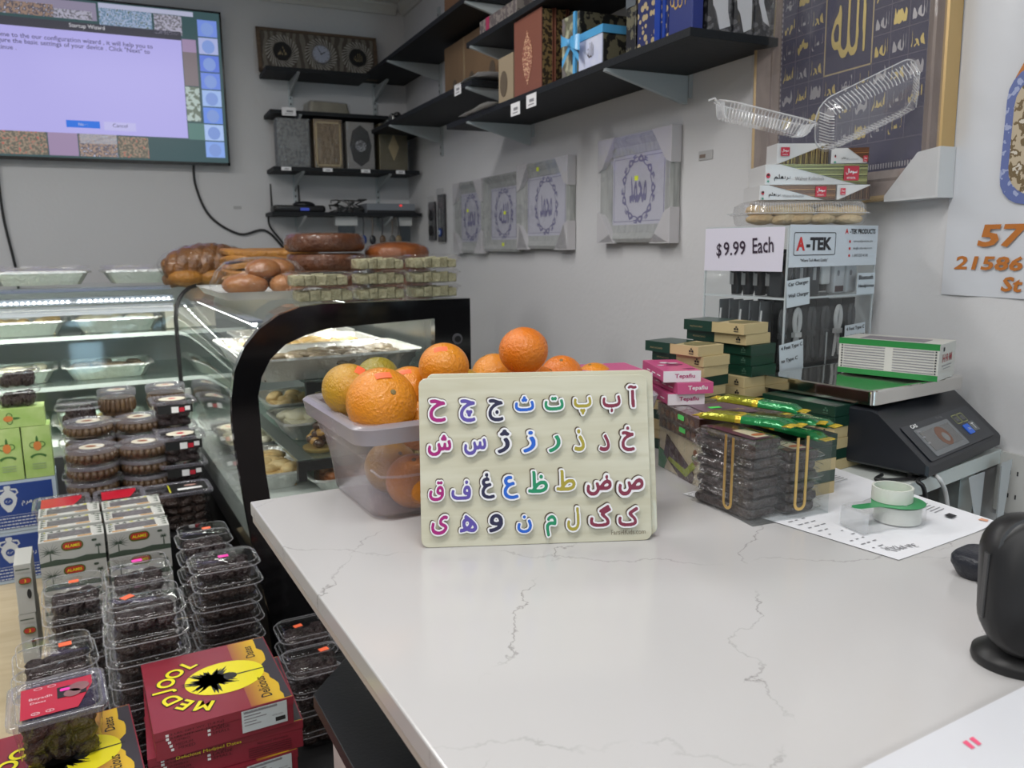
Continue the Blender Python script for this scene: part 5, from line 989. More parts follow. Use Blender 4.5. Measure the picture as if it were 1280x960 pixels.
# ---- blue boxes, green boxes, dark tubs at the far left
m_blue = mat('deep blue print', (.012, .05, .26), .4); m_bwh = mat('pale blue border', (.45, .55, .66), .5)
def jug_box(z, x, lab, h=.176):
    t = thing('water_box', lab, 'box', (x, 3.03, z), 4.5, 'blue boxes at the far left'); W = .21; G().box(-W, 0, 0, .14, 0, h, m_bwh).obj('carton', t, bevel=.001)
    g = G(); g.box(-W + .002, -.012, -.0012, -.0002, .012, h - .010, m_blue); g.obj('blue_print', t)
    g = G(); g.X = frame((-.142, -.0016, h * .62), (1, 0, 0), (0, 0, 1)); jw = mat('jug white', (.62, .66, .7), .5)
    v, f = fill([[(-.008, .052), (.008, .052), (.010, .046), (.007, .036), (.02, .024), (.026, .006), (.02, -.016), (.008, -.034), (.005, -.038), (-.005, -.038), (-.008, -.034), (-.02, -.016), (-.026, .006), (-.02, .024), (-.007, .036), (-.010, .046)]]); g.add([(a, b, 0) for a, b, _ in v], f, jw)
    for s_ in (-1, 1): v, f = fill([[(s_ * .010, .042), (s_ * .026, .04), (s_ * .031, .026), (s_ * .022, .018), (s_ * .02, .022), (s_ * .026, .027), (s_ * .023, .035), (s_ * .010, .036)]]); g.add([(a, b, .0002) for a, b, _ in v], f, jw)
    v, f = fill([circ(.013, 18, 0, -.001)]); g.add([(a, b, .0004) for a, b, _ in v], f, m_blue); v, f = glyph('\u0639\u0645', .016, .008, 0, 24); g.add([(a, b - .001, .0006) for a, b, _ in v], f, jw)
    g.X = None; g.obj('jug_emblem', t); g = G(); g.geo(glyph('\ufee1\ufeb0\ufee3\u0632 \ufe94\ufeae\ufe9f'[::1], .078, .022, .2, 60), frame((-.066, -.0018, h * .55), (1, 0, 0), (0, 0, 1)), jw)
    g.obj('lettering', t); g = G(); rnd = random.Random(3)
    g.box(-W + .002, -.012, -.0018, -.0012, h * .33, h * .335, jw)
    for k in range(4):
        x_ = -W + .006; zz = h * .27 - k * .011
        while x_ < -.02: L_ = rnd.uniform(.004, .012); g.box(x_, min(x_ + L_, -.016), -.0018, -.0012, zz, zz + .0035, jw); x_ += L_ + .0025
    g.obj('small_print', t); return t
jug_box(.331, -.346, 'lower blue box with a white jug emblem, standing on the beige table'); jug_box(.508, -.334, 'upper blue box with a white jug emblem, under the green boxes')
m_grn = mat('lime green carton', (.30, .50, .10), .45, var=.5, vscale=12, vc=(.55, .68, .3)); m_em = mat('green emblem', (.05, .16, .03), .5); m_emo = mat('orange emblem', (.65, .22, .05), .5)
def green_box(x, y, z, w, h, d, lab, lying=False, rz=4.5):
    t = thing('green_box', lab, 'box', (x, y, z), rz, 'lime green cartons at the far left'); G().box(-w, -.001, 0, d, 0, h, m_grn).obj('carton', t, bevel=.0015)
    g = G(); g.X = frame((-w / 2 + (.03 if lying else 0), -.0008, h * (.5 if lying else .62)), (1, 0, 0), (0, 0, 1)) @ (Matrix.Rotation(-PI / 2, 4, 'Z') if lying else Matrix.Identity(4)); s_ = .9 if not lying else .75
    g.prism(circ(.013 * s_, 16, 0, 0, .018 * s_), .0002, .0005, m_emo)
    for q in (-1, 1):
        v, f = fill([[(q * (.012 + .014 * math.cos(a)) * s_, .004 + .012 * math.sin(a) * s_) for a in np.linspace(-1.9, 1.9, 10)] + [(q * (.012 + .011 * math.cos(a)) * s_, .004 + .009 * math.sin(a) * s_) for a in np.linspace(1.9, -1.9, 10)]]); g.add([(a, b, .0003) for a, b, _ in v], f, m_em)
    g.prism([(-.004, .014), (.004, .014), (.003, .028), (0, .036), (-.003, .028)], .0002, .0005, m_em)
    v, f = fill([[((.028) * math.cos(a), -.03 - .014 + .018 * math.sin(a)) for a in np.linspace(.5, PI - .5, 9)] + [((.022) * math.cos(a), -.036 - .014 + .018 * math.sin(a)) for a in np.linspace(PI - .5, .5, 9)]]); g.add([(a, b, .0003) for a, b, _ in v], f, m_em)
    if not lying:
        for k in range(3): g.box(-.02, .02, -.062 - .008 * k, -.060 - .008 * k, .0, .0004, mat('pale print line', (.3, .4, .25), .5))
    g.X = None; g.obj('emblem', t); return t
for k in range(3): green_box(-.334 - .0865 * k, 3.03 - .007 * k, .685, .084, .176, .1, 'upright lime green carton with jug emblem, %s' % ['nearest the brown tubs', 'second from the brown tubs', 'third from the brown tubs'][k])
green_box(-.345, 3.03, .862, .27, .063, .1, 'lime green carton lying across the three upright ones', True)
for k in range(2):
    o = dup(P1, (-.425 + .004 * k, 3.085, .9255 + .066 * k), 4, '%s dark tub on the lime green carton' % ['lower', 'upper'][k]); o.scale = (.84, .75, 1.38); o['group'] = 'dark tubs on the green carton'
for p in (P1, P2, PD, PC, RP, SQ):
    def kill(o):
        for c in KIDS.pop(o.name, []): kill(c)
        bpy.data.objects.remove(o)
    kill(p)
# ================================================================ quartz counter
mq = bpy.data.materials.new('white veined quartz'); mq.use_nodes = True; q_ = mq.node_tree; b_ = q_.nodes['Principled BSDF']; b_.inputs['Roughness'].default_value = .16; b_.inputs['Specular IOR Level'].default_value = .5
def N(t, k, **kw):
    n = t.nodes.new(k)
    for a, v in kw.items(): n.inputs[a].default_value = v
    return n
tc_ = N(q_, 'ShaderNodeTexCoord')
def vein(rot, scale, phase, width, dist, dark):
    mp = N(q_, 'ShaderNodeMapping'); mp.inputs['Rotation'].default_value = (0, 0, rot); mp.inputs['Location'].default_value = (phase, 0, 0)
    q_.links.new(tc_.outputs['Object'], mp.inputs[0])
    nz = N(q_, 'ShaderNodeTexNoise', Scale=5.0, Detail=7.0, Roughness=.62); q_.links.new(mp.outputs[0], nz.inputs['Vector'])
    sp = N(q_, 'ShaderNodeSeparateXYZ'); q_.links.new(mp.outputs[0], sp.inputs[0])
    m1 = N(q_, 'ShaderNodeMath'); m1.operation = 'MULTIPLY_ADD'; m1.inputs[1].default_value = dist; q_.links.new(nz.outputs['Fac'], m1.inputs[0]); q_.links.new(sp.outputs[0], m1.inputs[2])
    m2 = N(q_, 'ShaderNodeMath'); m2.operation = 'MULTIPLY'; m2.inputs[1].default_value = scale; q_.links.new(m1.outputs[0], m2.inputs[0])
    m3 = N(q_, 'ShaderNodeMath'); m3.operation = 'PINGPONG'; m3.inputs[1].default_value = .5; q_.links.new(m2.outputs[0], m3.inputs[0])
    m4 = N(q_, 'ShaderNodeMapRange'); m4.inputs[1].default_value = 0; m4.inputs[2].default_value = width; m4.inputs[3].default_value = 1; m4.inputs[4].default_value = 0; q_.links.new(m3.outputs[0], m4.inputs[0])
    nb = N(q_, 'ShaderNodeTexNoise', Scale=9.0, Detail=3.0); q_.links.new(mp.outputs[0], nb.inputs['Vector'])
    m5 = N(q_, 'ShaderNodeMapRange'); m5.inputs[1].default_value = .40; m5.inputs[2].default_value = .58; m5.inputs[3].default_value = 0; m5.inputs[4].default_value = dark; q_.links.new(nb.outputs['Fac'], m5.inputs[0])
    m6 = N(q_, 'ShaderNodeMath'); m6.operation = 'MULTIPLY'; q_.links.new(m4.outputs[0], m6.inputs[0]); q_.links.new(m5.outputs[0], m6.inputs[1]); return m6
va = vein(math.radians(38), 4.3, .06, .009, .22, .75); vb = vein(math.radians(-62), 2.6, .13, .006, .16, .45)
mx = N(q_, 'ShaderNodeMath'); mx.operation = 'MAXIMUM'; q_.links.new(va.outputs[0], mx.inputs[0]); q_.links.new(vb.outputs[0], mx.inputs[1])
mc = N(q_, 'ShaderNodeMixRGB'); mc.inputs[1].default_value = (.51, .502, .502, 1); mc.inputs[2].default_value = (.20, .19, .185, 1); q_.links.new(mx.outputs[0], mc.inputs[0]); q_.links.new(mc.outputs[0], b_.inputs['Base Color'])
CA = math.radians(4.5); CU = (math.cos(CA), math.sin(CA)); CV = (math.sin(CA), -math.cos(CA))
C0 = (.116, 1.216)
def cl(a, b): return (C0[0] + CU[0] * a + CV[0] * b, C0[1] + CU[1] * a + CV[1] * b)
CZ = 1.07
t = thing('counter', 'white veined quartz service counter with a dark ledge below', 'counter')
G().prism([cl(0, 0), cl(0, 1.3), cl(.855, 1.3), cl(.855, 0)], CZ - .022, CZ, mq).obj('countertop', t, bevel=.002)
m_edge = mat('quartz edge', (.46, .42, .39), .3); g = G(); g.prism([cl(.002, .002), cl(.002, 1.3), cl(.04, 1.3), cl(.04, .002)], CZ - .032, CZ - .0221, m_edge); g.prism([cl(.04, .002), cl(.04, .04), cl(.853, .04), cl(.853, .002)], CZ - .032, CZ - .0221, m_edge); g.obj('apron', t)
m_lb = mat('black laminate', (.018, .020, .024), .35, bump=.05, bscale=200); m_pan = wood('pale pinkish panel', (.45, .38, .37), (.56, .50, .50), 2, (1, 1, 6), .4)
G().prism([(.162, 1.019), (.222, 1.095), (.9, 1.13), (.95, -.1), (.245, -.1), (.175, .843)], .83, .85, m_lb).obj('ledge', t, bevel=.001)
G().prism([(.182, 1.0), (.235, 1.07), (.88, 1.10), (.93, -.1), (.27, -.1), (.195, .83)], .0, .829, m_pan).obj('front_panel', t)
G().prism([(.30, 1.05), (.86, 1.09), (.9, -.1), (.32, -.1)], .851, CZ - .033, black).obj('support', t)
# side table
t = thing('side_table', 'white side table against the wall carrying the scale', 'table'); m_tw = mat('white laminate', (.62, .66, .64), .35)
TP = [(1.006, .838), (1.418, .935), (1.418, 1.62), (.92, 1.62), (.948, 1.30), (.972, 1.285)]
G().prism(TP, CZ - .028, CZ - .0005, m_tw).obj('table_top', t, bevel=.0015); 
for x, y in ((1.04, 1.18), (1.38, .99), (1.38, 1.55), (.95, 1.55)): G().box(x - .02, x + .02, y - .02, y + .02, 0, CZ - .03, m_tw).obj('leg', t)
G().box(1.05, 1.25, 1.0, 1.3, .55, CZ - .03, black).obj('drawer_box', t)

# ================================================================ puzzle boards
m_birch = wood('pale birch', (.60, .585, .47), (.50, .475, .35), 2.4, (2.2, 26, 1), .38, .35)
BLx, BLy, BRx, BRy = .291, .925, .568, .825
ex = Vector((BRx - BLx, BRy - BLy, 0)).normalized(); bn = Vector((-ex.y, ex.x, 0)); th = math.radians(13); eu = bn * math.sin(th) + Vector((0, 0, 1)) * math.cos(th); en = ex.cross(eu)
WB, HB = .2975, .2155
def board(off, du, dv, lab, h=HB):
    t = bpy.data.objects.new('puzzle_board', None); COL.objects.link(t); tag(t, lab, 'puzzle', 'wooden alphabet puzzle boards')
    o = Vector((BLx, BLy, CZ + .0005)) - en * off + ex * du + eu * dv
    t.matrix_world = Matrix(((ex.x, eu.x, en.x, o.x), (ex.y, eu.y, en.y, o.y), (ex.z, eu.z, en.z, o.z), (0, 0, 0, 1)))
    G().prism([(x + WB / 2, y + h / 2) for x, y in rrect(WB, h, .010, 4)], -.0055, 0, m_birch).obj('board', t, bevel=.0008); return t
tb = board(0, 0, 0, 'front wooden puzzle board with coloured alphabet letter pieces')
PUZ = [('\u062d', 448, 510, 245, 335, 'm'), ('\u0686', 545, 603, 245, 335, 'p'), ('\u062c', 635, 692, 245, 333, 'n'), ('\u062b', 720, 790, 238, 300, 'b'), ('\u062a', 815, 885, 240, 298, 'g'), ('\u067e', 910, 975, 240, 312, 'o'), ('\u0628', 1003, 1070, 235, 305, 'r'), ('\u0622', 1085, 1125, 203, 290, 'r'),
 ('\u0634', 443, 527, 358, 443, 'm'), ('\u0633', 557, 637, 370, 440, 'p'), ('\u0698', 660, 713, 342, 435, 'n'), ('\u0632', 742, 795, 348, 432, 'b'), ('\u0631', 825, 873, 363, 430, 'g'), ('\u0630', 908, 950, 343, 428, 'o'), ('\u062f', 990, 1030, 360, 427, 'r'), ('\u062e', 1060, 1113, 333, 430, 'r'),
 ('\u0642', 448, 502, 508, 585, 'm'), ('\u0641', 517, 587, 505, 582, 'p'), ('\u063a', 610, 663, 480, 580, 'n'), ('\u0639', 680, 737, 490, 580, 'b'), ('\u0638', 758, 830, 475, 560, 'g'), ('\u0637', 848, 918, 472, 553, 'o'), ('\u0636', 943, 1035, 487, 570, 'r'), ('\u0635', 1045, 1138, 497, 570, 'r'),
 ('\u06cc', 455, 515, 617, 692, 'm'), ('\ufeeb', 543, 605, 615, 683, 'p'), ('\u0648', 633, 687, 612, 683, 'n'), ('\u0646', 723, 777, 617, 685, 'b'), ('\u0645', 813, 855, 615, 697, 'g'), ('\u0644', 880, 928, 590, 680, 'o'), ('\u06af', 952, 1030, 583, 667, 'r'), ('\u06a9', 1043, 1117, 590, 665, 'r')]
LC = {'m': ('magenta', (.34, .01, .17)), 'p': ('purple', (.10, .07, .34)), 'n': ('navy', (.014, .014, .055)), 'b': ('blue', (.01, .11, .55)), 'g': ('green', (.008, .24, .11)), 'o': ('olive yellow', (.36, .30, .03)), 'r': ('maroon', (.20, .015, .045))}
m_lw = mat('white letter edge', (.80, .80, .82), .35, coat=.3); m_cut = mat('burnt cut edge', (.10, .075, .05), .6)
def pxb(x, y):     # position on the board face measured from its corners
    TL, TR, BL_, BR_ = (418, 188), (1158, 178), (428, 732), (1158, 705)
    u = (x - 423) / 733; 
    for _ in range(3):
        yt = TL[1] + (TR[1] - TL[1]) * u; yb = BL_[1] + (BR_[1] - BL_[1]) * u; v = (yb - y) / (yb - yt); xl = BL_[0] + (TL[0] - BL_[0]) * v; xr = BR_[0]; u = (x - xl) / (xr - xl)
    return u * WB, v * HB
LV = 4.6
for ch, x0, x1, y0, y1, c in PUZ:
    xa, ya = pxb(x0, (y0 + y1) / 2); xb_, _ = pxb(x1, (y0 + y1) / 2); _, yb_ = pxb((x0 + x1) / 2, y1); _, yt_ = pxb((x0 + x1) / 2, y0)
    w_, h_ = xb_ - xa, yt_ - yb_; cx, cy = (xa + xb_) / 2, (yb_ + yt_) / 2; h_ *= .93; cy -= .0012
    g = G(); v, f = glyph(ch, w_, h_, LV, 44, .003); g.add([(a + cx, b + cy, z + .0046 - .0) for a, b, z in v], f, m_lw); o = g.obj('letter_piece', tb, smooth=35)
    g = G(); v, f = glyph(ch, w_ * 1.05, h_ * 1.05, LV, 44); g.add([(a + cx - .0006, b + cy + .0006, .0004) for a, b, z in v], f, m_cut); g.obj('cut_outline', o)
    g = G(); v, f = glyph(ch, w_, h_, 1.3, 44, 0, LV); g.add([(a + cx, b + cy, .00635) for a, b, z in v], f, mat(LC[c][0] + ' enamel', LC[c][1], .35, coat=.3)); g.obj('letter_paint', o, label=LC[c][0] + ' painted letter')
g = G(); g.text('Farsi4Kids.com', Matrix.Translation((WB - .031, .0115, .0006)), mat('engraved print', (.20, .17, .12), .6), w=.045, h=.0062); g.obj('printed_name', tb)
tb2 = board(.0075, .0095, .0062, 'second wooden puzzle board leaning behind the front one')
board(.0150, .008, .002, 'rearmost wooden puzzle board of the three', HB * .985)

# ================================================================ bin of oranges
m_bin = clear('frosted bin plastic', tint=(.95, .93, .95), haze=.12, hc=(.50, .46, .50), ior=1.45, rough=.25)
t = thing('plastic_bin', 'frosted clear plastic bin full of oranges', 'bin', (.236, 1.003, CZ), 5)
BW_, BD_, BH_ = .50, .275, .145
def bl(z, e, r=.03): return [(x + BW_ / 2, y + BD_ / 2, z) for x, y in rrect(BW_ - 2 * e, BD_ - 2 * e, r, 5)]
g = G(); g.loft([bl(.001, .036), bl(.006, .031), bl(.09, .022), bl(.094, .014), bl(BH_ - .024, .008), bl(BH_ - .024, .014), bl(.094, .018), bl(.008, .034)], m_bin, True, True); g.obj('tub', t, smooth=45)
m_brim = clear('frosted rim plastic', tint=(.8, .78, .8), haze=.52, hc=(.46, .43, .47), ior=1.45, rough=.25); g = G(); g.loft([bl(BH_ - .024, .012), bl(BH_ - .026, -.002), bl(BH_ - .004, -.006), bl(BH_, -.002), bl(BH_, .010), bl(BH_ - .005, .014), bl(BH_ - .024, .013)], m_brim, False, False); g.obj('rim', t, smooth=45)
g = G()
for i in range(4): a = .13 + i * .06; g.tube([(a, .0055, .096), (a, .0035, BH_ - .03)], .0022, m_bin, 6)
g.tube([(.02, .020, .082), (.03, .0125, .072), (.06, .0115, .068), (.44, .0115, .068), (.47, .0125, .072), (.48, .02, .082)], .002, m_bin, 6); g.obj('rib', t, smooth=50)
m_o = {}
def om(i):
    n = ['orange peel', 'yellow orange peel', 'greenish peel', 'deep orange peel'][i]
    c, c2 = [((.68, .21, .008), (.74, .29, .012)), ((.60, .28, .015), (.42, .26, .015)), ((.36, .26, .015), (.22, .21, .015)), ((.70, .165, .008), (.74, .22, .012))][i]
    return mat(n, c, .30, coat=.25, bump=.35, bscale=220, var=.6, vscale=14, vc=c2)
ORG = [(.282, 1.06, 1.235, .0492, 0, 'largest orange, at the front corner of the bin'), (.255, 1.135, 1.243, .040, 1, 'yellowish orange with a fruit sticker at the left end of the bin'), (.319, 1.22, 1.243, .035, 2, 'greenish orange at the back behind the largest orange'), (.350, 1.155, 1.232, .038, 0, 'orange tucked right of the largest orange'), (.388, 1.10, 1.273, .037, 0, 'high orange with an orange price sticker over the board corner'), (.432, 1.145, 1.228, .036, 1, 'yellowish orange just above the board left of centre'), (.509, 1.20, 1.237, .037, 0, 'orange with a red sticker left of the topmost orange'), (.522, 1.11, 1.287, .0385, 3, 'topmost orange of the pile'), (.57, 1.15, 1.222, .034, 3, 'small orange showing under the topmost orange'), (.618, 1.165, 1.232, .036, 3, 'reddish orange right of the topmost orange'), (.684, 1.17, 1.216, .035, 0, 'rightmost orange above the board')]
rnd = random.Random(6)
def orange(x, y, z, r, k, lab, grp='oranges in the bin'):
    t = thing('orange', lab, 'orange', (x, y, z), 0, grp); g = G(); n, m_ = 28, 18; vs = []
    L = []
    for i in range(m_ + 1):
        a = PI * i / m_; rr = math.sin(a) * r; zz = math.cos(a) * r * .94; 
        if i in (0,): zz -= r * .04
        L.append([(max(rr, 1e-4) * math.cos(2 * PI * j / n), max(rr, 1e-4) * math.sin(2 * PI * j / n), zz) for j in range(n)])
    g.loft(L, om(k)); o = g.obj('peel', t, smooth=80)
    g = G(); g.lathe([(.0036 * r / .04, r * .90), (.0030 * r / .04, r * .932), (.001, r * .945)], mat('stem button', (.20, .15, .06), .8), 7); g.obj('stem_button', t); return t
def onball(t, r, d, w, h, m, name, roll=0):     # a small sticker bent onto the fruit, direction d in world space
    d = Vector(d).normalized(); a = Vector((0, 0, 1)).cross(d).normalized(); b = d.cross(a); R_3 = t.rotation_euler.to_matrix().transposed()
    ca, sa = math.cos(roll), math.sin(roll); a, b = a * ca + b * sa, b * ca - a * sa
    k = 4; vs = []; rad = r * 1.012
    for i in range(k + 1):
        for j in range(k + 1):
            p = d * r + a * (w * (i / k - .5)) + b * (h * (j / k - .5)); p = p.normalized() * rad; vs.append(R_3 @ Vector((p.x, p.y, p.z * .955)))
    G().add([tuple(p) for p in vs], [(i * (k + 1) + j, (i + 1) * (k + 1) + j, (i + 1) * (k + 1) + j + 1, i * (k + 1) + j + 1) for i in range(k) for j in range(k)], m).obj(name, t, smooth=60)
OB = []
for i, (x, y, z, r, k, lab) in enumerate(ORG):
    o = orange(x, y, z, r, k, lab); OB.append(o); o.rotation_euler = (rnd.uniform(-.6, .6), rnd.uniform(-.6, .6), rnd.uniform(0, 6))
def look(o, d): o.rotation_euler = Vector(d).to_track_quat('Z', 'Y').to_euler()
look(OB[0], (.12, -.78, .42)); 
onball(OB[0], .0492, (-.05, -.45, .90), .022, .013, orange_st, 'price_sticker', .1); onball(OB[1], .040, (.3, -.5, .8), .02, .013, orange_st, 'price_sticker', .6); onball(OB[1], .040, (.28, -.85, .28), .018, .015, mat('fruit label', (.05, .06, .14), .35), 'fruit_label')
onball(OB[1], .0402, (.28, -.85, .30), .014, .002, white, 'fruit_label'); onball(OB[3], .038, (-.25, -.45, .85), .018, .01, orange_st, 'price_sticker', .3); onball(OB[4], .037, (-.3, -.5, .8), .02, .01, orange_st, 'price_sticker', .2); onball(OB[6], .037, (.55, -.5, .75), .018, .01, orange_st, 'price_sticker', -.5); onball(OB[7], .0385, (.85, -.35, .45), .008, .014, orange_st, 'price_sticker', .2)
inner = [(.33, 1.075, .041), (.405, 1.08, .04), (.48, 1.09, .04), (.555, 1.09, .04), (.625, 1.10, .038), (.32, 1.16, .041), (.40, 1.17, .04), (.48, 1.175, .04), (.555, 1.18, .04), (.63, 1.185, .038), (.37, 1.235, .033), (.44, 1.24, .033), (.52, 1.245, .033)]
for i, (x, y, r) in enumerate(inner): o = orange(x, y, CZ + .003 + r * .98, r, i % 4, 'orange on the bin floor, %s row, %s' % (['front', 'middle', 'rear'][0 if i < 5 else 1 if i < 10 else 2], ['first from the left end', 'second from the left end', 'third from the left end', 'fourth from the left end', 'fifth from the left end'][i % 5])); o.rotation_euler = (rnd.uniform(-.6, .6), rnd.uniform(-.6, .6), 1)
for i, (x, y, z, r) in enumerate(((.345, 1.075, .123, .038), (.42, 1.07, .122, .036), (.50, 1.08, .122, .037), (.575, 1.09, .120, .036), (.645, 1.10, .118, .035))): orange(x, y, CZ + z, r, i % 2 * 3, 'orange of the middle layer behind the puzzle boards, %s' % ['leftmost', 'second', 'third', 'fourth', 'rightmost'][i])

# ================================================================ stacks of sweet boxes right of the puzzle
m_pk = mat('hot pink carton', (.56, .085, .23), .4, coat=.2); m_pkl = mat('pale pink white', (.72, .66, .70), .45, coat=.2)
def box_on(name, lab, cat, corner, z, wx, wy, h, rz, m, group=None, side=None):
    """corner = near left bottom corner"""
    t = thing(name, lab, cat, (*corner, z), rz, group); G().box(0, wx, 0, wy, 0, h, m).obj('carton', t, bevel=.0012); return t
def pink(z, x, y, k, lab, rz=-18):
    t = thing('sweets_box', lab, 'sweets box', (x, y, z), rz, 'pink and white sweets boxes'); w, d, h = .062, .13, .0185
    G().box(0, w, 0, d, 0, h, m_pk).obj('carton', t, bevel=.001); g = G()
    fr = m_pkl if k != 1 else m_pk; g.box(.0, w, -.0006, 0, 0, h, fr); 
    if k != 1: g.box(-.0006, 0, 0, d * .02, 0, h, m_pkl)
    g.text('Tepafiu', frame((w / 2 + .004, -.001, h / 2), (1, 0, 0), (0, 0, 1)), mat('deep pink ink', (.40, .02, .14), .5) if k != 1 else white, w=.034, h=.009, offset=.02)
    for i in range(3): g.box(-.0008, -.0002, .02 + .03 * i, .038 + .03 * i, .007, .0085, white)
    rnd = random.Random(k)
    for i in range(7): v, f = fill([circ(rnd.uniform(.006, .012), 7, rnd.uniform(.012, w - .012), rnd.uniform(.015, d - .012), rnd.uniform(.004, .009))]); g.add([(a, b, h + .0005) for a, b, _ in v], f, m_pkl if i % 2 else mat('plum print', (.22, .03, .10), .45))
    g.obj('print', t); return t
m_dc = mat('dark brown print', (.035, .012, .010), .28, coat=.5, var=.5, vscale=60, vc=(.09, .03, .02)); m_crm = mat('cream print', (.60, .53, .36), .45)
# cream chocolate box and the two dark ones on it, left face towards the customer
def choc(z, x, y, h, k, lab, rz=-7):
    t = thing('chocolate_box', lab, 'chocolate box', (x, y, z), rz, 'pistachio chocolate boxes'); w, d = .17, .145
    G().box(0, w, 0, d, 0, h, m_crm if k == 0 else m_dc).obj('carton', t, bevel=.001); g = G(); FX = frame((-.0006, d, 0), (0, -1, 0), (0, 0, 1)); g.X = FX
    if k == 0:
        for i in range(6):
            for j in range(2): g.prism([(.028 + i * .016 - j * .004, .062 - i * .0075 - j * .019), (.042 + i * .016 - j * .004, .0555 - i * .0075 - j * .019), (.038 + i * .016 - j * .004, .0385 - i * .0075 - j * .019), (.024 + i * .016 - j * .004, .045 - i * .0075 - j * .019)], 0, .0012, mat('chocolate squares', (.05, .018, .014), .35))
        g.prism([(.035, .008 + .012), (.098, -.008 + .012 + .002), (.128, .03), (.118, .036), (.095, .018), (.04, .026)], 0, .0016, mat('pistachio filling', (.30, .36, .05), .6, bump=.6, bscale=150)); g.prism([(.0, .0), (.02, .0), (.03, .016), (.02, .03), (.0, .034)], 0, .0008, mat('leaf green', (.02, .20, .06), .5))
        for q in range(4): g.prism(circ(.006, 8, .125 + .005 * math.cos(q * 1.7), .045 + .007 * math.sin(q * 1.7)), 0, .001, [mat('nut green', (.12, .16, .03), .6), mat('nut brown', (.25, .10, .04), .6)][q % 2])
        g.text('Dubai Pistachio Kunafa', Matrix.Translation((.1, .010, .001)), ink, w=.05, h=.005)
    else:
        g.prism(rrect(.02, .008, .001, 2, .085, h * .55), 0, .0006, green_st)
        for q in range(7): g.prism(circ(.007, 8, .02 + q * .017, h * .45, .006), 0, .0004, mat('nut photo', (.16, .07, .03), .4))
    g.X = None; g.obj('print', t); g = G(); g.box(-.002, w + .001, -.002, d + .001, h + .0005, h + .001, plast2); g.box(-.0025, -.002, -.002, d, 0, h, plast2); g.obj('clear_wrap', t)
    if k == 2: 
        g = G(); g.box(.03, .115, .02, .10, h + .0012, h + .0016, mat('plum panel', (.16, .10, .13), .4)); g.box(.052, .072, .060, .071, h + .002, h + .0024, green_st); g.text('Kunafa', Matrix.Translation((.08, .045, h + .0022)), mat('gold ink', (.5, .38, .15), .4), w=.045); g.obj('top_print', t)
    return t
choc(CZ, .765, .975, .07, 0, 'cream chocolate box with a broken pistachio bar picture, lowest', -8); choc(CZ + .0712, .757, .970, .021, 1, 'dark brown chocolate box with a green sticker, lower one', -9); choc(CZ + .0937, .750, .965, .021, 2, 'dark brown chocolate box with a green sticker on top, upper one', -9)
pz = CZ + .1165
pink(pz, .765, 1.068, 0, 'pink sweets box with white end, lowest of three', -16); pink(pz + .019, .775, 1.058, 1, 'all pink sweets box in the middle of three', -14); pink(pz + .038, .758, 1.072, 2, 'white-fronted pink sweets box on top of three', -18)
tb_ = thing('sweets_box', 'pink and white sweets box lying behind the puzzle corner', 'sweets box', (.70, 1.10, pz + .034), -10, 'pink and white sweets boxes'); G().box(-.07, .05, 0, .12, -.034, .018, m_pkl).obj('carton', tb_, bevel=.001); g = G(); g.box(-.068, .048, .002, .118, .018, .0186, m_pk); g.obj('print', tb_)

# green and cream kunafa boxes
m_gr = mat('bottle green carton', (.005, .036, .022), .35, coat=.25); m_cr = mat('cream carton', (.50, .40, .21), .5); m_nut = mat('nut print', (.30, .22, .10), .5, var=.7, vscale=110, vc=(.07, .10, .03))
def kun(x, y, z, rz, k, lab, group, L=.125, w=.068, h=.0186):
    """k: 0 cream with green tail, 1 all green, 2 all cream ; near right end shows the short face"""
    t = thing('kunafa_box', lab, 'sweets box', (x, y, z), rz, group); G().box(0, w, 0, L, 0, h, m_gr if k == 1 else m_cr).obj('carton', t, bevel=.0008); g = G()
    if k == 0:
        g.box(-.0005, w + .0005, L * .52, L + .0005, 0, h + .0004, m_gr)
        g.quad([(.0, L * .42, h + .0005), (w, L * .5, h + .0005), (w, L * .55, h + .0005), (0, L * .55, h + .0005)], m_gr); v, f = fill([[(a, b) for a, b in ((.010, .012), (.06, .01), (.064, .04), (.03, .058), (.008, .04))]]); g.add([(a, b, h + .0006) for a, b, _ in v], f, m_nut)
    elif k == 1: g.quad([(.0, L * .35, h + .0005), (w, L * .5, h + .0005), (w, L * .56, h + .0005), (0, L * .48, h + .0005)], mat('leaf print', (.02, .10, .05), .4))
    em_ = mat('faint crest', (.05, .12, .08), .5) if k == 1 else m_blk
    g.X = frame((-.0009, L * .12, h / 2), (0, -1, 0), (0, 0, 1)); g.prism(circ(.0018, 8, 0, .004), 0, .0003, em_); g.prism(circ(.0022, 8, -.0028, .0002), 0, .0003, em_); g.prism(circ(.0022, 8, .0028, .0002), 0, .0003, em_); g.prism([(-.005, -.005), (.005, -.005), (.005, -.0036), (-.005, -.0036)], 0, .0003, em_); g.X = None
    if k == 0: g.text('PISTACHIO', frame((-.0009, L * .78, h * .4), (0, -1, 0), (0, 0, 1)), goldd, w=.03, h=.003)
    g.obj('print', t); return t
gl_ = 'green and cream boxes, left stack'; z = CZ + .0
LK = [1, 2, 2, 1, 2, 1, 2, 0, 0, 0, 0]; LK = [1, 2, 2, 1, 2, 1, 1, 2, 0, 0, 0]
zt = 1.272; LN = {0: 'cream and green', 1: 'green', 2: 'cream'}; nth = lambda k: (ORD + ['ninth from the top', 'tenth from the top', 'eleventh from the top', 'twelfth from the top'])[k]
LK = [1, 2, 2, 1, 2, 1, 2, 1, 2, 0, 0]
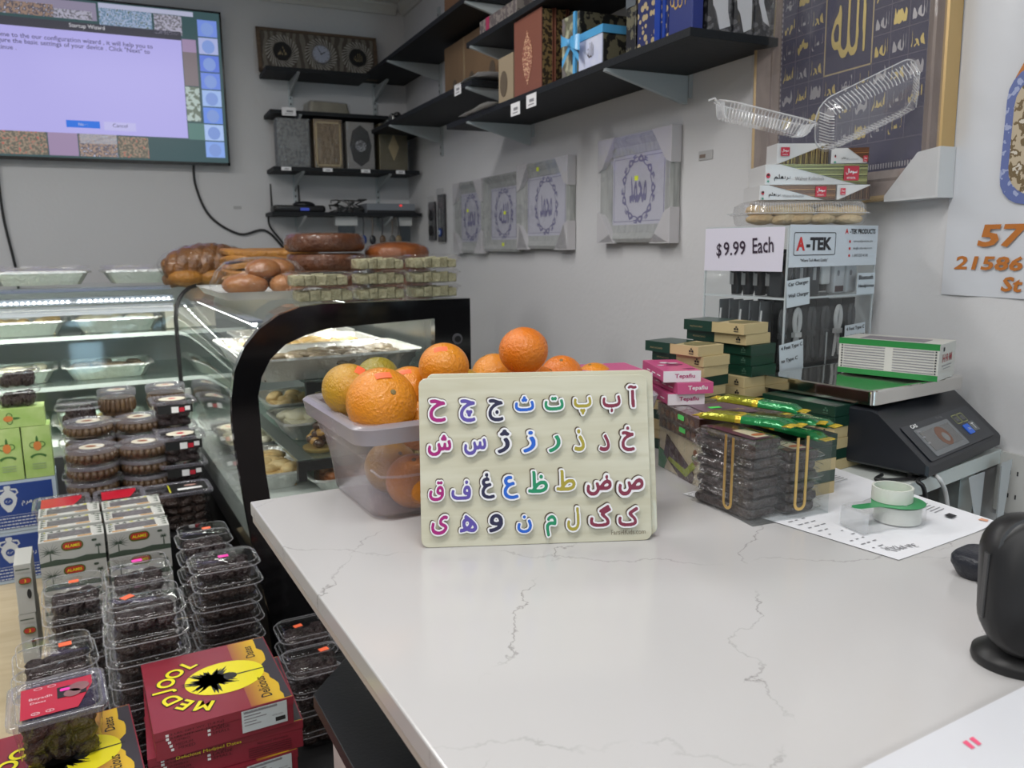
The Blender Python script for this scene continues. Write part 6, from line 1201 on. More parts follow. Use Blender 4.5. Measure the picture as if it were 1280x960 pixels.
for i, k in enumerate(LK):
    n = 10 - i; hh = (zt - CZ - .0005) / 11; kun(.866 + [-.006, .004, .006, .010, .006, .004, 0, .004, 0, .004, 0][n], 1.118 - [.0, .003, .002, -.003, -.002, .002, .0, .001, 0, 0, 0][n], CZ + .0005 + hh * i, 12 + [0, -2, 1, 0, 2, 0, -1, 0, 0, 1, 0][n], k, '%s box of the left stack, %s%s' % (LN[k], nth(n), ', with a nut picture' if n == 0 else ''), gl_, h=hh - .0003)
BS = [1, 2, 1, 2, 1, 2, 2, 1, 1, 1, 0, 0]
for i, k in enumerate(BS):
    n = 11 - i; hh = (1.305 - CZ - .0005) / 12; kun(.975 + [-.008, 0, .010, .014, .014, 0, 0, .004, 0, 0, .004, 0][n], 1.128 + .003 * (n % 2), CZ + .0005 + hh * i, 12 - n % 3, k, '%s box of the rear stack, %s%s' % (LN[k], nth(n), ', with a nut picture' if n == 0 else ''), 'green and cream boxes, rear stack', .14, .070, hh - .0003)
RS = [2, 1, 2, 2, 1, 1]
for i, k in enumerate(RS): kun(1.020 + [.0, .003, .0, .002, .0, .002][i], .958 + .002 * (i % 2), CZ + .0185 * i, 10 - (i % 2), k, '%s box of the stack beside the scale, %s' % (['cream', 'green'][k == 1], ORD[5 - i]), 'green and cream boxes, stack beside the scale', .15, .085, .0181)
for i in range(5): kun(1.005, .985, CZ + .0005 + .0181 * i, 80, [1, 2, 1, 2, 0][i], ['green box lying across behind the foil bars, lowest', 'cream box lying across behind the foil bars, second lowest', 'green box lying across behind the foil bars, middle one', 'cream box lying across behind the foil bars, second from top', 'cream and green box lying across the top behind the foil bars'][i], 'green and cream boxes lying across behind the foil bars', .13, .105, .0178)

# ================================================================ acrylic holder with chocolate packs and gold clips
m_gclip = mat('gold clip', (.80, .55, .20), .30, .8); AX0, AY0 = .722, .808
AR = 13.0; t = thing('acrylic_holder', 'clear acrylic box holding dark chocolate packs, with gold clips', 'display box', (AX0, AY0, CZ), 0)
A_, B_, Cc = Vector((.733 - .722, .944 - .810, 0)), Vector((.851 - .722, .795 - .810 + .012, 0)), None
hA = .112
def quadwall(p0, p1, z0, z1, m, th=.0022): g = G(); d = (Vector(p1) - Vector(p0)).normalized(); n_ = Vector((-d.y, d.x)) * th; return g.prism([tuple(p0), tuple(p1), tuple(Vector(p1) + n_), tuple(Vector(p0) + n_)], z0, z1, m)
O2 = Vector((0, 0)); A2 = Vector((.011, .134)); B2 = Vector((.132, -.004)); D2 = A2 + B2
quadwall(O2, B2, 0, hA, acryl).obj('front_wall', t); quadwall(A2, O2, 0, hA, acryl).obj('left_wall', t); quadwall(B2, D2, 0, hA, acryl).obj('right_wall', t); quadwall(D2, A2, 0, hA, acryl).obj('rear_wall', t)
G().prism([tuple(O2), tuple(B2), tuple(D2), tuple(A2)], 0, .003, acryl).obj('base', t)
def clip(cx, cy, dx, dy, z0, z1, nx_, ny_, lab):
    P = []; hw = .0085; d = Vector((dx, dy, 0)).normalized(); n_ = Vector((nx_, ny_, 0)) * .0035; c = Vector((cx, cy, 0)) + n_
    for a in np.linspace(0, PI, 9): P.append(c - d * hw * math.cos(a) + Vector((0, 0, z0 + hw - hw * math.sin(a))))
    P = [c - d * hw + Vector((0, 0, z1))] + P + [c + d * hw + Vector((0, 0, z1 + .001))]
    g = G(); L = []
    for i, p in enumerate(P):
        tt = (P[min(i + 1, len(P) - 1)] - P[max(i - 1, 0)]).normalized(); s_ = tt.cross(Vector((nx_, ny_, 0))).normalized() * .0021; q = Vector((nx_, ny_, 0)) * .0006
        L.append([tuple(p + s_ + q), tuple(p - s_ + q), tuple(p - s_ - q), tuple(p + s_ - q)])
    o = g.loft(L, m_gclip).obj('gold_clip', t); return o
clip(.075, -.0035, 1, -.02, .016, .118, 0, -1, ''); clip(.0035 - .003, .050, .08, 1, .012, .115, -1, .08, '')
m_dk = mat('dark chocolate bar', (.010, .006, .006), .35, coat=.3, bump=.6, bscale=110, var=.6, vscale=80, vc=(.045, .028, .028)); m_lbl = mat('plum label', (.10, .03, .06), .4, coat=.5)
def packp(x, y, z, rz, w, d, h, lab, label=False):
    t = thing('chocolate_pack', lab, 'chocolate', (x, y, z), rz, 'dark chocolate packs in the acrylic box'); rnd = random.Random(lab)
    g = G(); L = []
    for zz, e in ((0, .004), (h * .3, 0), (h * .7, 0), (h, .004)): L.append([(a + w / 2 + rnd.uniform(-.0012, .0012), b + d / 2 + rnd.uniform(-.0012, .0012), zz + rnd.uniform(-.0008, .0008)) for a, b in rrect(w - e, d - e, .006, 4)])
    g.loft(L, m_dk); g.obj('bar', t, smooth=50)
    g = G(); L = []
    for zz, e in ((-.001, -.010), (h * .15, -.002), (h * .5, -.014), (h * .85, -.002), (h + .001, .0)): L.append([(a + w / 2 + rnd.uniform(-.002, .002), b + d / 2 + rnd.uniform(-.002, .002), zz) for a, b in rrect(w - e, d - e, .006, 4)])
    g.loft(L, plast2); g.obj('wrap', t, smooth=50)
    if label:
        g = G(); g.box(.006, w - .006, .008, d - .008, h + .0012, h + .0016, m_lbl); g.box(w * .35, w - .012, .014, d * .55, h + .0017, h + .002, mat('cream label', (.50, .45, .32), .4)); v, f = fill([circ(.012, 14, w * .62, .026, .006)]); g.add([(a, b, h + .0022) for a, b, _ in v], f, mat('rust label', (.40, .12, .05), .4)); g.obj('label', t)
    return t
for k in range(8): packp(.7285 + .001 * (k % 3), .822, CZ + .0035 + .0140 * k, 2 if k % 2 else 5, .052, .112, .0118, 'chocolate pack in the left column of the acrylic box, %s' % ORD[7 - k], k == 7)
for k in range(6): packp(.7895 + .0015 * (k % 2), .818, CZ + .0035 + .0150 * k, 0 if k % 2 else 3, .056, .108, .0122, 'chocolate pack in the right column of the acrylic box, %s' % ORD[5 - k], k == 5)
# foil bars
m_gf = mat('green foil', (.008, .20, .055), .25, .35, coat=.4, bump=.25, bscale=50); m_of = mat('olive gold foil', (.30, .30, .03), .22, .6, bump=.3, bscale=60); m_yf = mat('yellow gold foil', (.75, .55, .06), .25, .6, bump=.5, bscale=120)
def foilbar(P0, P1, w, h, lab, seed, split=.5):
    P0, P1 = Vector(P0), Vector(P1); d = (P1 - P0); L = d.length; d.normalize(); s_ = d.cross(Vector((0, 0, 1))).normalized(); up = s_.cross(d)
    t = bpy.data.objects.new('foil_bar', None); COL.objects.link(t); tag(t, lab, 'chocolate bar', 'green and gold foil bars on the acrylic box'); t.matrix_world = Matrix(((d.x, s_.x, up.x, P0.x), (d.y, s_.y, up.y, P0.y), (d.z, s_.z, up.z, P0.z), (0, 0, 0, 1)))
    rnd = random.Random(seed)
    def sec(x, ww, hh): return [(x, a * ww / 2, b * hh) for a, b in ((-1, .15), (-.75, 0), (.75, 0), (1, .15), (1, .55), (.8, .95), (.3, 1), (-.3, 1), (-.8, .95), (-1, .55))]
    a = L * split
    g = G(); g.loft([sec(.012, w * .9, h * .5), sec(.022, w, h * .95), sec(a - .006, w, h)], m_of); g.obj('gold_foil', t, smooth=50); g = G(); g.loft([sec(a - .006, w * 1.01, h * 1.02), sec(a + .003, w * 1.01, h * 1.02)], m_yf); g.obj('gold_band', t)
    g = G(); g.loft([sec(a + .003, w, h), sec(L - .022, w, h * .95), sec(L - .012, w * .9, h * .5)], m_gf); g.obj('green_foil', t, smooth=50)
    g = G()
    for x0_, x1_ in ((0, .013), (L - .013, L)):
        n = 9; g.loft([[(x, -w * .46 + w * .92 * i / n, h * .3 + .0012 * (i % 2) + dz) for i in range(n + 1)] + [(x, w * .46 - w * .92 * i / n, h * .3 - .0008 + .0012 * ((n - i) % 2) + dz) for i in range(n + 1)] for x, dz in ((x0_, 0), ((x0_ + x1_) / 2, .0005), (x1_, 0))], m_yf)
    g.obj('crimped_end', t); g = G(); Mf = Matrix.Translation((a + (L - a) * .45, 0, h * 1.03)) @ Matrix.Rotation(0, 4, 'Z'); g.text('Kunafa', Mf, mat('pale foil print', (.55, .65, .4), .4), w=.03, h=.007); g.obj('print', t); return t
foilbar((.742, .962, 1.191), (.797, .818, 1.1955), .030, .012, 'green and gold foil chocolate bar lying nearest on the acrylic box', 1); foilbar((.806, 1.005, 1.204), (.872, .87, 1.1995), .028, .012, 'green and gold foil chocolate bar lying farther back', 2)
foilbar((.775, .975, 1.186), (.842, .845, 1.187), .032, .010, 'foil bar half hidden between the two green bars', 3, .35); foilbar((.855, .955, 1.168), (.878, .83, 1.165), .03, .011, 'foil bar tilted at the right side under the others', 4, .3); foilbar((.89, .965, 1.178), (.925, .86, 1.174), .03, .010, 'rightmost crumpled foil bar beside the stack by the scale', 5, .3)
foilbar((.83, .97, 1.178), (.90, .86, 1.182), .03, .010, 'foil bar with brown picture under the farther green bar', 6, .6)
for i in range(5): kun(.868 + .001 * (i % 2), .868, CZ + .0005 + .0186 * i, 3 + i % 2, [2, 1, 2, 1, 1][i], '%s box under the foil bar ends, %s' % (['cream', 'green'][i in (1, 3, 4)], ORD[4 - i]), 'green and cream boxes under the foil bars', .118, .068, .0184)

# ================================================================ paper, tape dispenser
m_pp = mat('white paper sheet', (.78, .79, .83), .55)
def curve_sheet(): 
    g = G(); n = 12; A, B, C_, D_ = Vector((.722, .965)), Vector((.80, .640)), Vector((1.026, .672)), Vector((1.030, 1.0)); vs = []
    def pt(u, v):
        a = A * (1 - u) + B * u; b = D_ * (1 - u) + C_ * u; p = a * (1 - v) + b * v; lift = .0008 + .03 * max(0, v - .82) * (1 - u) + .018 * max(0, v - .8) * u * u + .004 * max(0, .12 - v)
        return (p.x, p.y, lift)
    L = [[pt(i / n, j / n) for j in range(n + 1)] for i in range(n + 1)]; g.loft(L, m_pp, False, False, closed=False); return g, pt
t = thing('paper_sheet', 'printed white paper sheet under the tape dispenser', 'paper', (0, 0, CZ)); g, pt = curve_sheet(); g.obj('sheet', t, smooth=60)
g = G(); rnd = random.Random(12)
def line(u, v, du, dv, wd=.0016): 
    p, q = Vector(pt(u, v)), Vector(pt(u + du, v + dv)); d = (q - p); n_ = Vector((-d.y, d.x, 0)).normalized() * wd / 2; h_ = Vector((0, 0, .0007)); g.quad([tuple(p + n_ + h_), tuple(p - n_ + h_), tuple(q - n_ + h_), tuple(q + n_ + h_)], greytxt)
for r in range(9): 
    for c in range(3):
        if rnd.random() < .75: line(.52 + .045 * r + .0 , .05 + c * .05, .0, rnd.uniform(.015, .04), .0022)
for r in range(5): line(.18 + .022 * r, .55, .0, .36, .0014)
for r in range(5): line(.70 + .02 * r, .84 - .0 * r, .0, rnd.uniform(.07, .11), .0016)
for r in range(3): line(.52 + .02 * r, .80, .0, rnd.uniform(.05, .09), .0016)
for k in range(6): line(.93 + .0 * k, .10 + .03 * k, .02, .01, .002)
g.quad([(a, b, pt(.9, .93)[2] + .001) for a, b in ((.985, .710), (1.0, .713), (1.0, .725), (.985, .722))], ink); g.text('31 MAR', Matrix.Translation((.835, .668, .002)) @ Matrix.Rotation(math.radians(170), 4, 'Z'), greytxt, w=.05, h=.011)
pq = [pt(u, v) for u, v in ((.94, .93), (.94, .97), (.97, .975), (.975, .945))]; g.quad([(a, b, z + .001) for a, b, z in pq], mat('peach mark', (.7, .35, .22), .5)); g.obj('printed_text', t)
t = thing('tape_dispenser', 'clear tape dispenser with a green label, lying on the paper', 'tape dispenser', (.885, .742, CZ + .0022), -4)
m_tp = clear('dispenser plastic', haze=.08, hc=(.8, .82, .84), ior=1.5); g = G(); body = [(x, y) for x, y in circ(.036, 28, .030, 0)]
prof = [(.030 + .036 * math.cos(a), .036 * math.sin(a)) for a in np.linspace(-2.2, 2.2, 22)] + [(-.012, .022), (-.035, .024), (-.052, .018), (-.058, .0), (-.052, -.024), (-.030, -.030), (-.012, -.024)]
g.prism(prof, 0, .026, m_tp); g.obj('body', t, bevel=.002, bseg=2); g = G(); g.prism([(.030 + .0345 * math.cos(a), .0345 * math.sin(a)) for a in np.linspace(-2.5, 2.5, 24)] + [(-.01, .008), (-.04, .010), (-.05, .002), (-.04, -.006), (-.01, -.008)], .0262, .0268, mat('green label', (.02, .28, .09), .35, coat=.4)); g.text('Invisible', Matrix.Translation((.035, -.012, .0272)) @ Matrix.Rotation(.5, 4, 'Z'), white, w=.03, h=.005); g.obj('label', t)
g = G(); g.lathe([(.022, .001), (.030, .001), (.030, .023), (.022, .023), (.022, .001)], mat('tape white', (.60, .62, .58), .5), 24, .03, 0, False, False); g.obj('tape_roll', t, smooth=40); g = G(); g.box(-.058, -.050, -.03, .012, .002, .028, clear('grip plastic', haze=.3, hc=(.7, .72, .74))); g.obj('cutter', t)
t = thing('tape_roll', 'small white roll of tape standing on the dispenser', 'tape roll', (.912, .748, CZ + .0295)); g = G(); m_tr = mat('milky tape', (.66, .68, .62), .4, coat=.2); g.lathe([(.0235, 0), (.0265, 0), (.0265, .019), (.0235, .019), (.0235, 0)], m_tr, 28, c0=False, c1=False); g.obj('roll', t, smooth=40); 
# ================================================================ scale, platter box
t = thing('scale', 'black price scale with a steel platter', 'scale', (1.097, .838, CZ), 16.5); W = .318
SP = [(-.0, .012), (-.0, .028), (.062, .082), (.088, .104), (.10, .108), (.275, .108), (.275, .012)]     # y,z side profile
g = G(); L = []
for x, e in ((0, .004), (.004, 0), (W - .004, 0), (W, .004)): L.append([(x, y + (e if y < .05 else -e), z - (e if z > .05 else -e)) for y, z in SP])
g.loft(L, mat('scale plastic', (.010, .012, .017), .38)); g.obj('housing', t, smooth=30)
for x, y in ((.03, .03), (W - .03, .03), (.03, .25), (W - .03, .25)): G().lathe([(.014, 0), (.014, .012)], black, 14, x, y).obj('foot', t)
sl = frame((W / 2, .031, .0555), (1, 0, 0), (0, .062, .054)); g = G(); sl = Matrix.Translation((0, -.0006, .0006)) @ sl; g.X = sl
g.prism(rrect(.275, .070, .004, 3), 0, .0006, mat('scale fascia', (.020, .023, .03), .3)); g.obj('fascia', t); g = G(); g.X = sl; g.prism(rrect(.135, .054, .003, 3, -.042, -.004), .0006, .0016, mat('grey lcd frame', (.16, .17, .18), .3)); g.prism([(-.1, -.022), (.015, -.022), (.015, .016), (-.1, .016)], .0016, .002, mat('lcd glass', (.10, .10, .10), .1, coat=.6)); 
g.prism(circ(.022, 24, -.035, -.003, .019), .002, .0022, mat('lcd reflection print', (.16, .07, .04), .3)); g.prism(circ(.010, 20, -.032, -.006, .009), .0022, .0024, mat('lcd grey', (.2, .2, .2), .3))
for k in range(3): g.prism(rrect(.012, .003, .001, 2, -.1 + .0, .018 - .012 * k), .0022, .0024, greytxt)
g.obj('display', t); g = G(); g.X = sl
for i, (x, y, m_) in enumerate(((.058, .016, 0), (.082, .016, 0), (.066, -.008, 1), (.091, -.006, 2))):
    if m_ == 0: v, f = fill([rrect(.022, .019, .003, 3, x, y), rrect(.019, .016, .002, 3, x, y)]); g.add([(a, b, .001) for a, b, _ in v], f, mat('key outline', (.30, .32, .12), .4)); g.text('00', Matrix.Translation((x, y, .0012)), greytxt, w=.012)
    else: g.prism(rrect(.022, .02, .002, 3, x, y), .0006, .0022, [0, mat('blue key', (.02, .12, .62), .35), mat('grey key', (.12, .13, .14), .4)][m_]); g.text(['', 'ON', 'T'][m_], Matrix.Translation((x, y, .0026)), white, w=.010)
g.obj('keypad', t); g = G(); g.X = sl; g.text('CAS', Matrix.Translation((-.096, .030, .001)), white, w=.024, h=.007, offset=.03); g.text('5 x 2g', Matrix.Translation((.006, .030, .001)), greytxt, w=.022, h=.005); g.obj('lettering', t)
g = G(); g.box(.05, W - .05, .10, .26, .108, .114, black); g.obj('load_post', t)
pl = G(); RW, RD = .285, .225; n = 5
def pr(e, z, r=.012): return [(x, y, z) for x, y in rrect(RW + e, RD + e, r, 4)]
pl.loft([pr(0, -.024), pr(0, -.002), pr(-.004, 0), pr(-.008, 0), pr(-.03, -.0015)], chrome, False, True); pl.loft([pr(-.003, -.024), pr(-.004, -.004)], chrome, False, False)
o = pl.obj('platter', t, smooth=35); o.location = (.150, .185, .1265 + .012); o.rotation_euler = (0, 0, math.radians(-7))
G().box(-.002, .0, .215, .25, .04, .078, mat('warning sticker', (.50, .52, .48), .5)).obj('side_sticker', t)
t = thing('carton_box', 'white carton with a green stripe lying on the scale platter', 'carton', (1.1665, 1.097, 1.2097), -68); m_wb = mat('off white carton', (.56, .56, .52), .5); Wb, Db, Hb = .172, .095, .064
G().box(0, Wb, 0, Db, 0, Hb, m_wb).obj('carton', t, bevel=.001); g = G(); m_st = mat('stripe green', (.02, .22, .05), .4)
g.box(-.0004, Wb + .0004, -.0006, 0, Hb - .010, Hb + .0004, m_st); g.box(-.0004, Wb + .0004, -.0006, .006, Hb, Hb + .0006, m_st); g.box(-.0004, Wb, -.0006, 0, 0, .010, m_st); g.obj('green_stripe', t)
g = G()
for c in range(2):
    for k in range(9): g.box(.010 + c * .086, .082 + c * .082, -.001, -.0002, .0505 - k * .0048, .0519 - k * .0048, greytxt)
    for k in range(9): x = .005 if c == 0 else Wb - .006; g.prism([(x, -.0012), (x + .0025, -.0012), (x + .0025, -.0004), (x, -.0004)], .0502 - k * .0048, .0525 - k * .0048, ink)
g.box(.03, .14, .02, .07, Hb, Hb + .0005, mat('grey top print', (.22, .20, .22), .5)); g.obj('small_print', t)
g = G(); F = frame((Wb + .0008, Db * .48, Hb * .60), (0, 1, 0), (0, 0, 1)); g.text('H\u00b7R\u00b7M', F, mat('deep red print', (.35, .02, .03), .5), w=.052, h=.014, offset=.01); g.X = F; g.prism(circ(.004, 12, -.022, .016), 0, .0003, ink); g.prism([(-.026, -.014), (.026, -.014), (.026, -.0125), (-.026, -.0125)], 0, .0003, greytxt); g.prism([(-.02, -.019), (.02, -.019), (.02, -.018), (-.02, -.018)], 0, .0003, greytxt); g.X = None; g.obj('logo_print', t)
cable('power_cable', 'black cable looping under the scale off the table front', [(1.12, .86, CZ + .004), (1.085, .845, CZ + .006), (1.09, .835, CZ - .01), (1.11, .84, CZ - .10), (1.10, .86, CZ - .22)], .0035, black)
cable('power_cable', 'white cable hanging off the table front beside the black one', [(1.14, .862, CZ + .004), (1.13, .842, CZ + .005), (1.155, .845, CZ - .03), (1.17, .85, CZ - .1), (1.17, .86, CZ - .25)], .0035, mat('white cable', (.6, .6, .6), .4))
cable('power_cable', 'white power cord lying on the side table under the scale', [(1.07, .90, CZ + .004), (1.04, .885, CZ + .004), (1.07, .87, CZ + .004), (1.11, .865, CZ + .004)], .003, black)
# hanging receipts at the table end
m_pb = mat('greyish hanging paper', (.50, .52, .53), .55)
t = thing('hanging_paper', 'white paper slips hanging off the table corner at the wall', 'paper', (1.33, .905, CZ - .03)); 
g = G(); g.add([(-.04, 0, 0), (.02, .012, 0), (.0, .0, -.12), (-.02, -.01, -.10), (-.005, -.002, -.13)], [(0, 3, 2, 1)], m_pb); g.obj('slip', t); g = G(); g.add([(.03, -.01, .02), (.075, .0, .02), (.07, .0, -.04), (.05, -.008, -.12), (.028, -.012, -.13)], [(0, 1, 2, 3, 4)], m_pb); g.add([(.025, -.012, .015), (.031, -.0105, .015), (.030, -.0125, -.14), (.024, -.014, -.12)], [(0, 1, 2, 3)], mat('paper shade', (.28, .29, .29), .6)); g.obj('slip', t)
g = G(); g.box(.045, .06, -.012, -.008, -.03, .008, mat('grey print', (.25, .25, .27), .6)); 
t = thing('wall_outlet', 'white power outlet cover on the wall below the table corner', 'outlet', (XW - .001, .905, CZ - .06)); G().box(-.006, 0, -.035, .035, -.057, .057, mat('outlet plastic', (.55, .55, .53), .4)).obj('cover', t, bevel=.002)
g = G(); 
for z in (-.022, .022):
    for y in (-.007, .007): g.box(-.0068, -.006, y - .0012, y + .0012, z - .004, z + .004, ink)
g.obj('socket', t)

# ================================================================ accessory display cabinet
CX, CY = 1.105, 1.177; cu = Vector((.985, .165, 0)); cv = Vector((-.165, .985, 0)); L_, W_ = .285, .204
t = bpy.data.objects.new('accessory_cabinet', None); COL.objects.link(t); tag(t, 'clear acrylic display cabinet of chargers and cables with a black base', 'display cabinet')
t.matrix_world = Matrix(((cu.x, cv.x, 0, CX), (cu.y, cv.y, 0, CY), (0, 0, 1, CZ), (0, 0, 0, 1))); Hc = .41; z1, z2 = .132, .272
G().box(0, L_, 0, W_, 0, .130, black).obj('base', t)
for n, b in (('front_pane', (0, L_, 0, .003, .130, Hc)), ('left_pane', (0, .003, .003, W_, .130, Hc)), ('rear_pane', (.003, L_, W_ - .003, W_, .130, Hc)), ('right_pane', (L_ - .003, L_, .003, W_ - .003, .130, Hc)), ('top_pane', (.003, L_ - .003, .003, W_ - .003, Hc - .003, Hc))): G().box(*b, acryl).obj(n, t)
m_ae = clear('acrylic edge', haze=.75, hc=(.55, .60, .62)); g = G()
for z in (z2, Hc - .002): g.box(-.001, L_, -.001, .001, z - .002, z + .002, m_ae); g.box(-.001, .001, 0, W_, z - .002, z + .002, m_ae)
for x, y in ((0, 0), (L_, 0), (0, W_)): g.box(x - .0015, x + .0015, y - .0015, y + .0015, .13, Hc, m_ae)
g.box(-.001, L_, -.001, .001, .129, .134, m_ae); g.box(L_ * .5 - .001, L_ * .5 + .001, .003, .005, .134, .20, m_ae); g.obj('edge', t); G().box(.003, L_ - .003, .003, W_ - .003, z2 - .002, z2 + .002, acryl).obj('shelf', t)
G().box(.003, L_ - .003, .003, W_ - .003, .131, .135, mat('dark liner', (.02, .02, .022), .4)).obj('liner', t); G().box(.06, L_ - .003, .09, .095, z2 + .003, Hc - .045, mat('grey divider', (.02, .02, .022), .4, spec=.2)).obj('divider', t); G().box(.05, L_ - .003, .10, .105, .136, z2 - .003, mat('grey divider', (.02, .02, .022), .4, spec=.2)).obj('divider', t)
# header cards
g = G(); g.box(.002, L_ + .001, -.0025, -.0015, Hc - .078, Hc + .002, mat('pale header card', (.60, .66, .72), .45)); hc = g.obj('header_card', t); F = lambda x, z: frame((x, -.0032, z), (1, 0, 0), (0, 0, 1)); g = G()
v, f = fill([rrect(.130, .044, .004, 3), rrect(.127, .041, .003, 3)]); g.X = F(.078, Hc - .034); g.add(v, f, ink); g.X = None
m_rd = mat('red print', (.6, .03, .03), .45); g.text('A', F(.034, Hc - .034), m_rd, w=.026, h=.026, offset=.04); g.text('-TEK', F(.091, Hc - .034), ink, w=.080, h=.025, offset=.045); g.text('"Where Tech Meets Quality"', F(.078, Hc - .066), ink, w=.086, h=.008, offset=.01)
g.text('A', F(.178, Hc - .010), m_rd, w=.011, h=.010, offset=.03); g.text('-TEK PRODUCTS', F(.232, Hc - .010), ink, w=.088, h=.010, offset=.03)
for k, s_ in enumerate(('www.a-tekproducts.com', 'info@a-tekproducts.com', '1-347-257-4190')): g.text(s_, F(.235 - .007 * (k == 2), Hc - .030 - k * .014), ink, w=.066 - .014 * (k == 2), h=.006); g.X = F(.190, Hc - .030 - k * .014); g.prism(circ(.0028, 10), 0, .0003, m_rd); g.X = None
g.obj('header_print', hc)
FL = lambda y, z: frame((-.0042, y, z), (0, -1, 0), (0, 0, 1)); g = G(); g.add([(-.003, .006, Hc - .002), (-.003, W_ + .0, Hc - .002), (-.0032, W_ + .0, Hc - .088), (-.0031, .008, Hc - .086)], [(0, 1, 2, 3)], mat('lilac paper', (.66, .64, .74), .55)); pc = g.obj('price_card', t); g = G()
mk = mat('marker ink', (.03, .015, .035), .5); g.text('$', FL(.165, Hc - .047), mk, w=.013, h=.030, offset=.012); g.text('9.99', FL(.125, Hc - .042) @ Matrix.Rotation(.05, 4, 'Z'), mk, w=.056, h=.028, offset=.012); g.text('Each', FL(.055, Hc - .036) @ Matrix.Rotation(.06, 4, 'Z'), mk, w=.050, h=.030, offset=.010); g.obj('price_writing', pc)
def tagc(x, z, w, h, lines, tilt=0):
    g = G(); g.X = F(x, z) @ Matrix.Rotation(tilt, 4, 'Z'); g.prism([(-w / 2, -h / 2), (w / 2, -h / 2), (w / 2, h / 2), (-w / 2, h / 2)], -.0004, 0, mat('pale blue tag', (.56, .63, .68), .45)); o = g.obj('shelf_tag', t); g = G(); g.X = F(x, z) @ Matrix.Rotation(tilt, 4, 'Z')
    for k, s_ in enumerate(lines): g.text(s_, Matrix.Translation((-w / 2 + .004, h / 2 - .009 - k * (h - .008) / len(lines), .0009)), ink, w=min(w - .008, len(s_) * .0055), h=.0092, align='L', offset=.02)
    g.obj('tag_print', o)
tagc(.034, z2 + .012, .070, .052, ('Car Charger', 'Wall Charger'), .08); tagc(.255, z2 + .022, .062, .044, ('Bluetooth', 'Headphones'), .0); tagc(.024, .160, .072, .058, ('4 Feet Type C', 'to Type C'), .1); tagc(.228, .185, .07, .054, ('4 Feet Type C', 'to Lightning', 'Cable'), .05)
# goods inside
def cab(x, y, z): p = Vector((CX, CY, CZ)) + cu * x + cv * y; return (p.x, p.y, p.z + z)
AZ = math.degrees(math.atan2(cu.y, cu.x))
m_bl2 = clear('blister plastic', haze=.012, ior=1.25, hc=(.6, .63, .66)); m_blk2 = mat('charger black', (.005, .005, .006), .3, coat=.2)
for k in range(5):
    q = thing('car_charger', 'black car charger on the upper cabinet shelf, %s' % ['nearest the corner', 'second from the corner', 'third from the corner', 'fourth from the corner', 'fifth from the corner'][k], 'charger', cab(.03, .024 + .030 * k, z2 + .0025), AZ, 'black chargers behind the price card')
    g = G(); g.loft([[(x + .003 * math.sin(z * 90), y, z) for x, y in rrect(.022 * s_, .018 * s_, .006, 3)] for z, s_ in ((0, .9), (.02, 1.15), (.035, .8), (.05, 1.2), (.07, 1.1), (.085, .6))], m_blk2); g.obj('body', q, smooth=60); G().box(-.013, -.0125, -.002, .008, .02, .05, mat('steel accent', (.4, .4, .4), .3, .8)).obj('contact', q)
    G().box(-.014, .014, -.0135, -.013, 0, .088, m_bl2).obj('blister', q)
for k in range(6):
    x = .03 + .042 * k; kind = (0, 0, 1, 2, 3, 3)[k]
    q = thing('charger_pack', ['dark charger blister in the upper cabinet front, nearest the corner', 'dark charger blister in the upper cabinet front, second from the corner', 'dark grey blister beside the white wall charger', 'white wall charger pack in the upper cabinet front', 'white headphone pack with dark printed base', 'white earphone pack behind the headphone tag'][k], 'charger pack', cab(x, .020, z2 + .0025), AZ, 'packs in the upper cabinet front')
    if kind <= 1: G().box(-.018, .018, 0, .03, 0, .066, mat('smoky blister', (.035, .037, .04), .25)).obj('blister', q, bevel=.003); G().box(-.006, .004, -.001, 0, .03, .055, mat('grey detail', (.35, .36, .37), .4)).obj('product', q)
    elif kind == 2: G().box(-.018, .018, 0, .03, 0, .065, m_bl2).obj('blister', q, bevel=.003); G().box(-.014, .014, .002, .028, .02, .062, mat('charger white', (.66, .67, .68), .35)).obj('product', q, bevel=.004)
    else:
        G().box(-.019, .019, 0, .02, 0, .062, mat('card white', (.60, .61, .64), .4)).obj('card', q, bevel=.006); g = G(); g.X = frame((-.006, -.0006, .042), (1, 0, 0), (0, 0, 1)); g.prism(circ(.004, 10, 0, 0, .006), 0, .0006, greytxt)
        if k == 4: g.prism([(-.009, -.038), (.018, -.038), (.018, -.026), (-.009, -.026)], 0, .0008, mat('dark brown label', (.06, .03, .03), .4))
        g.X = None; g.obj('print', q)
m_cb = mat('cable white', (.66, .66, .66), .4)
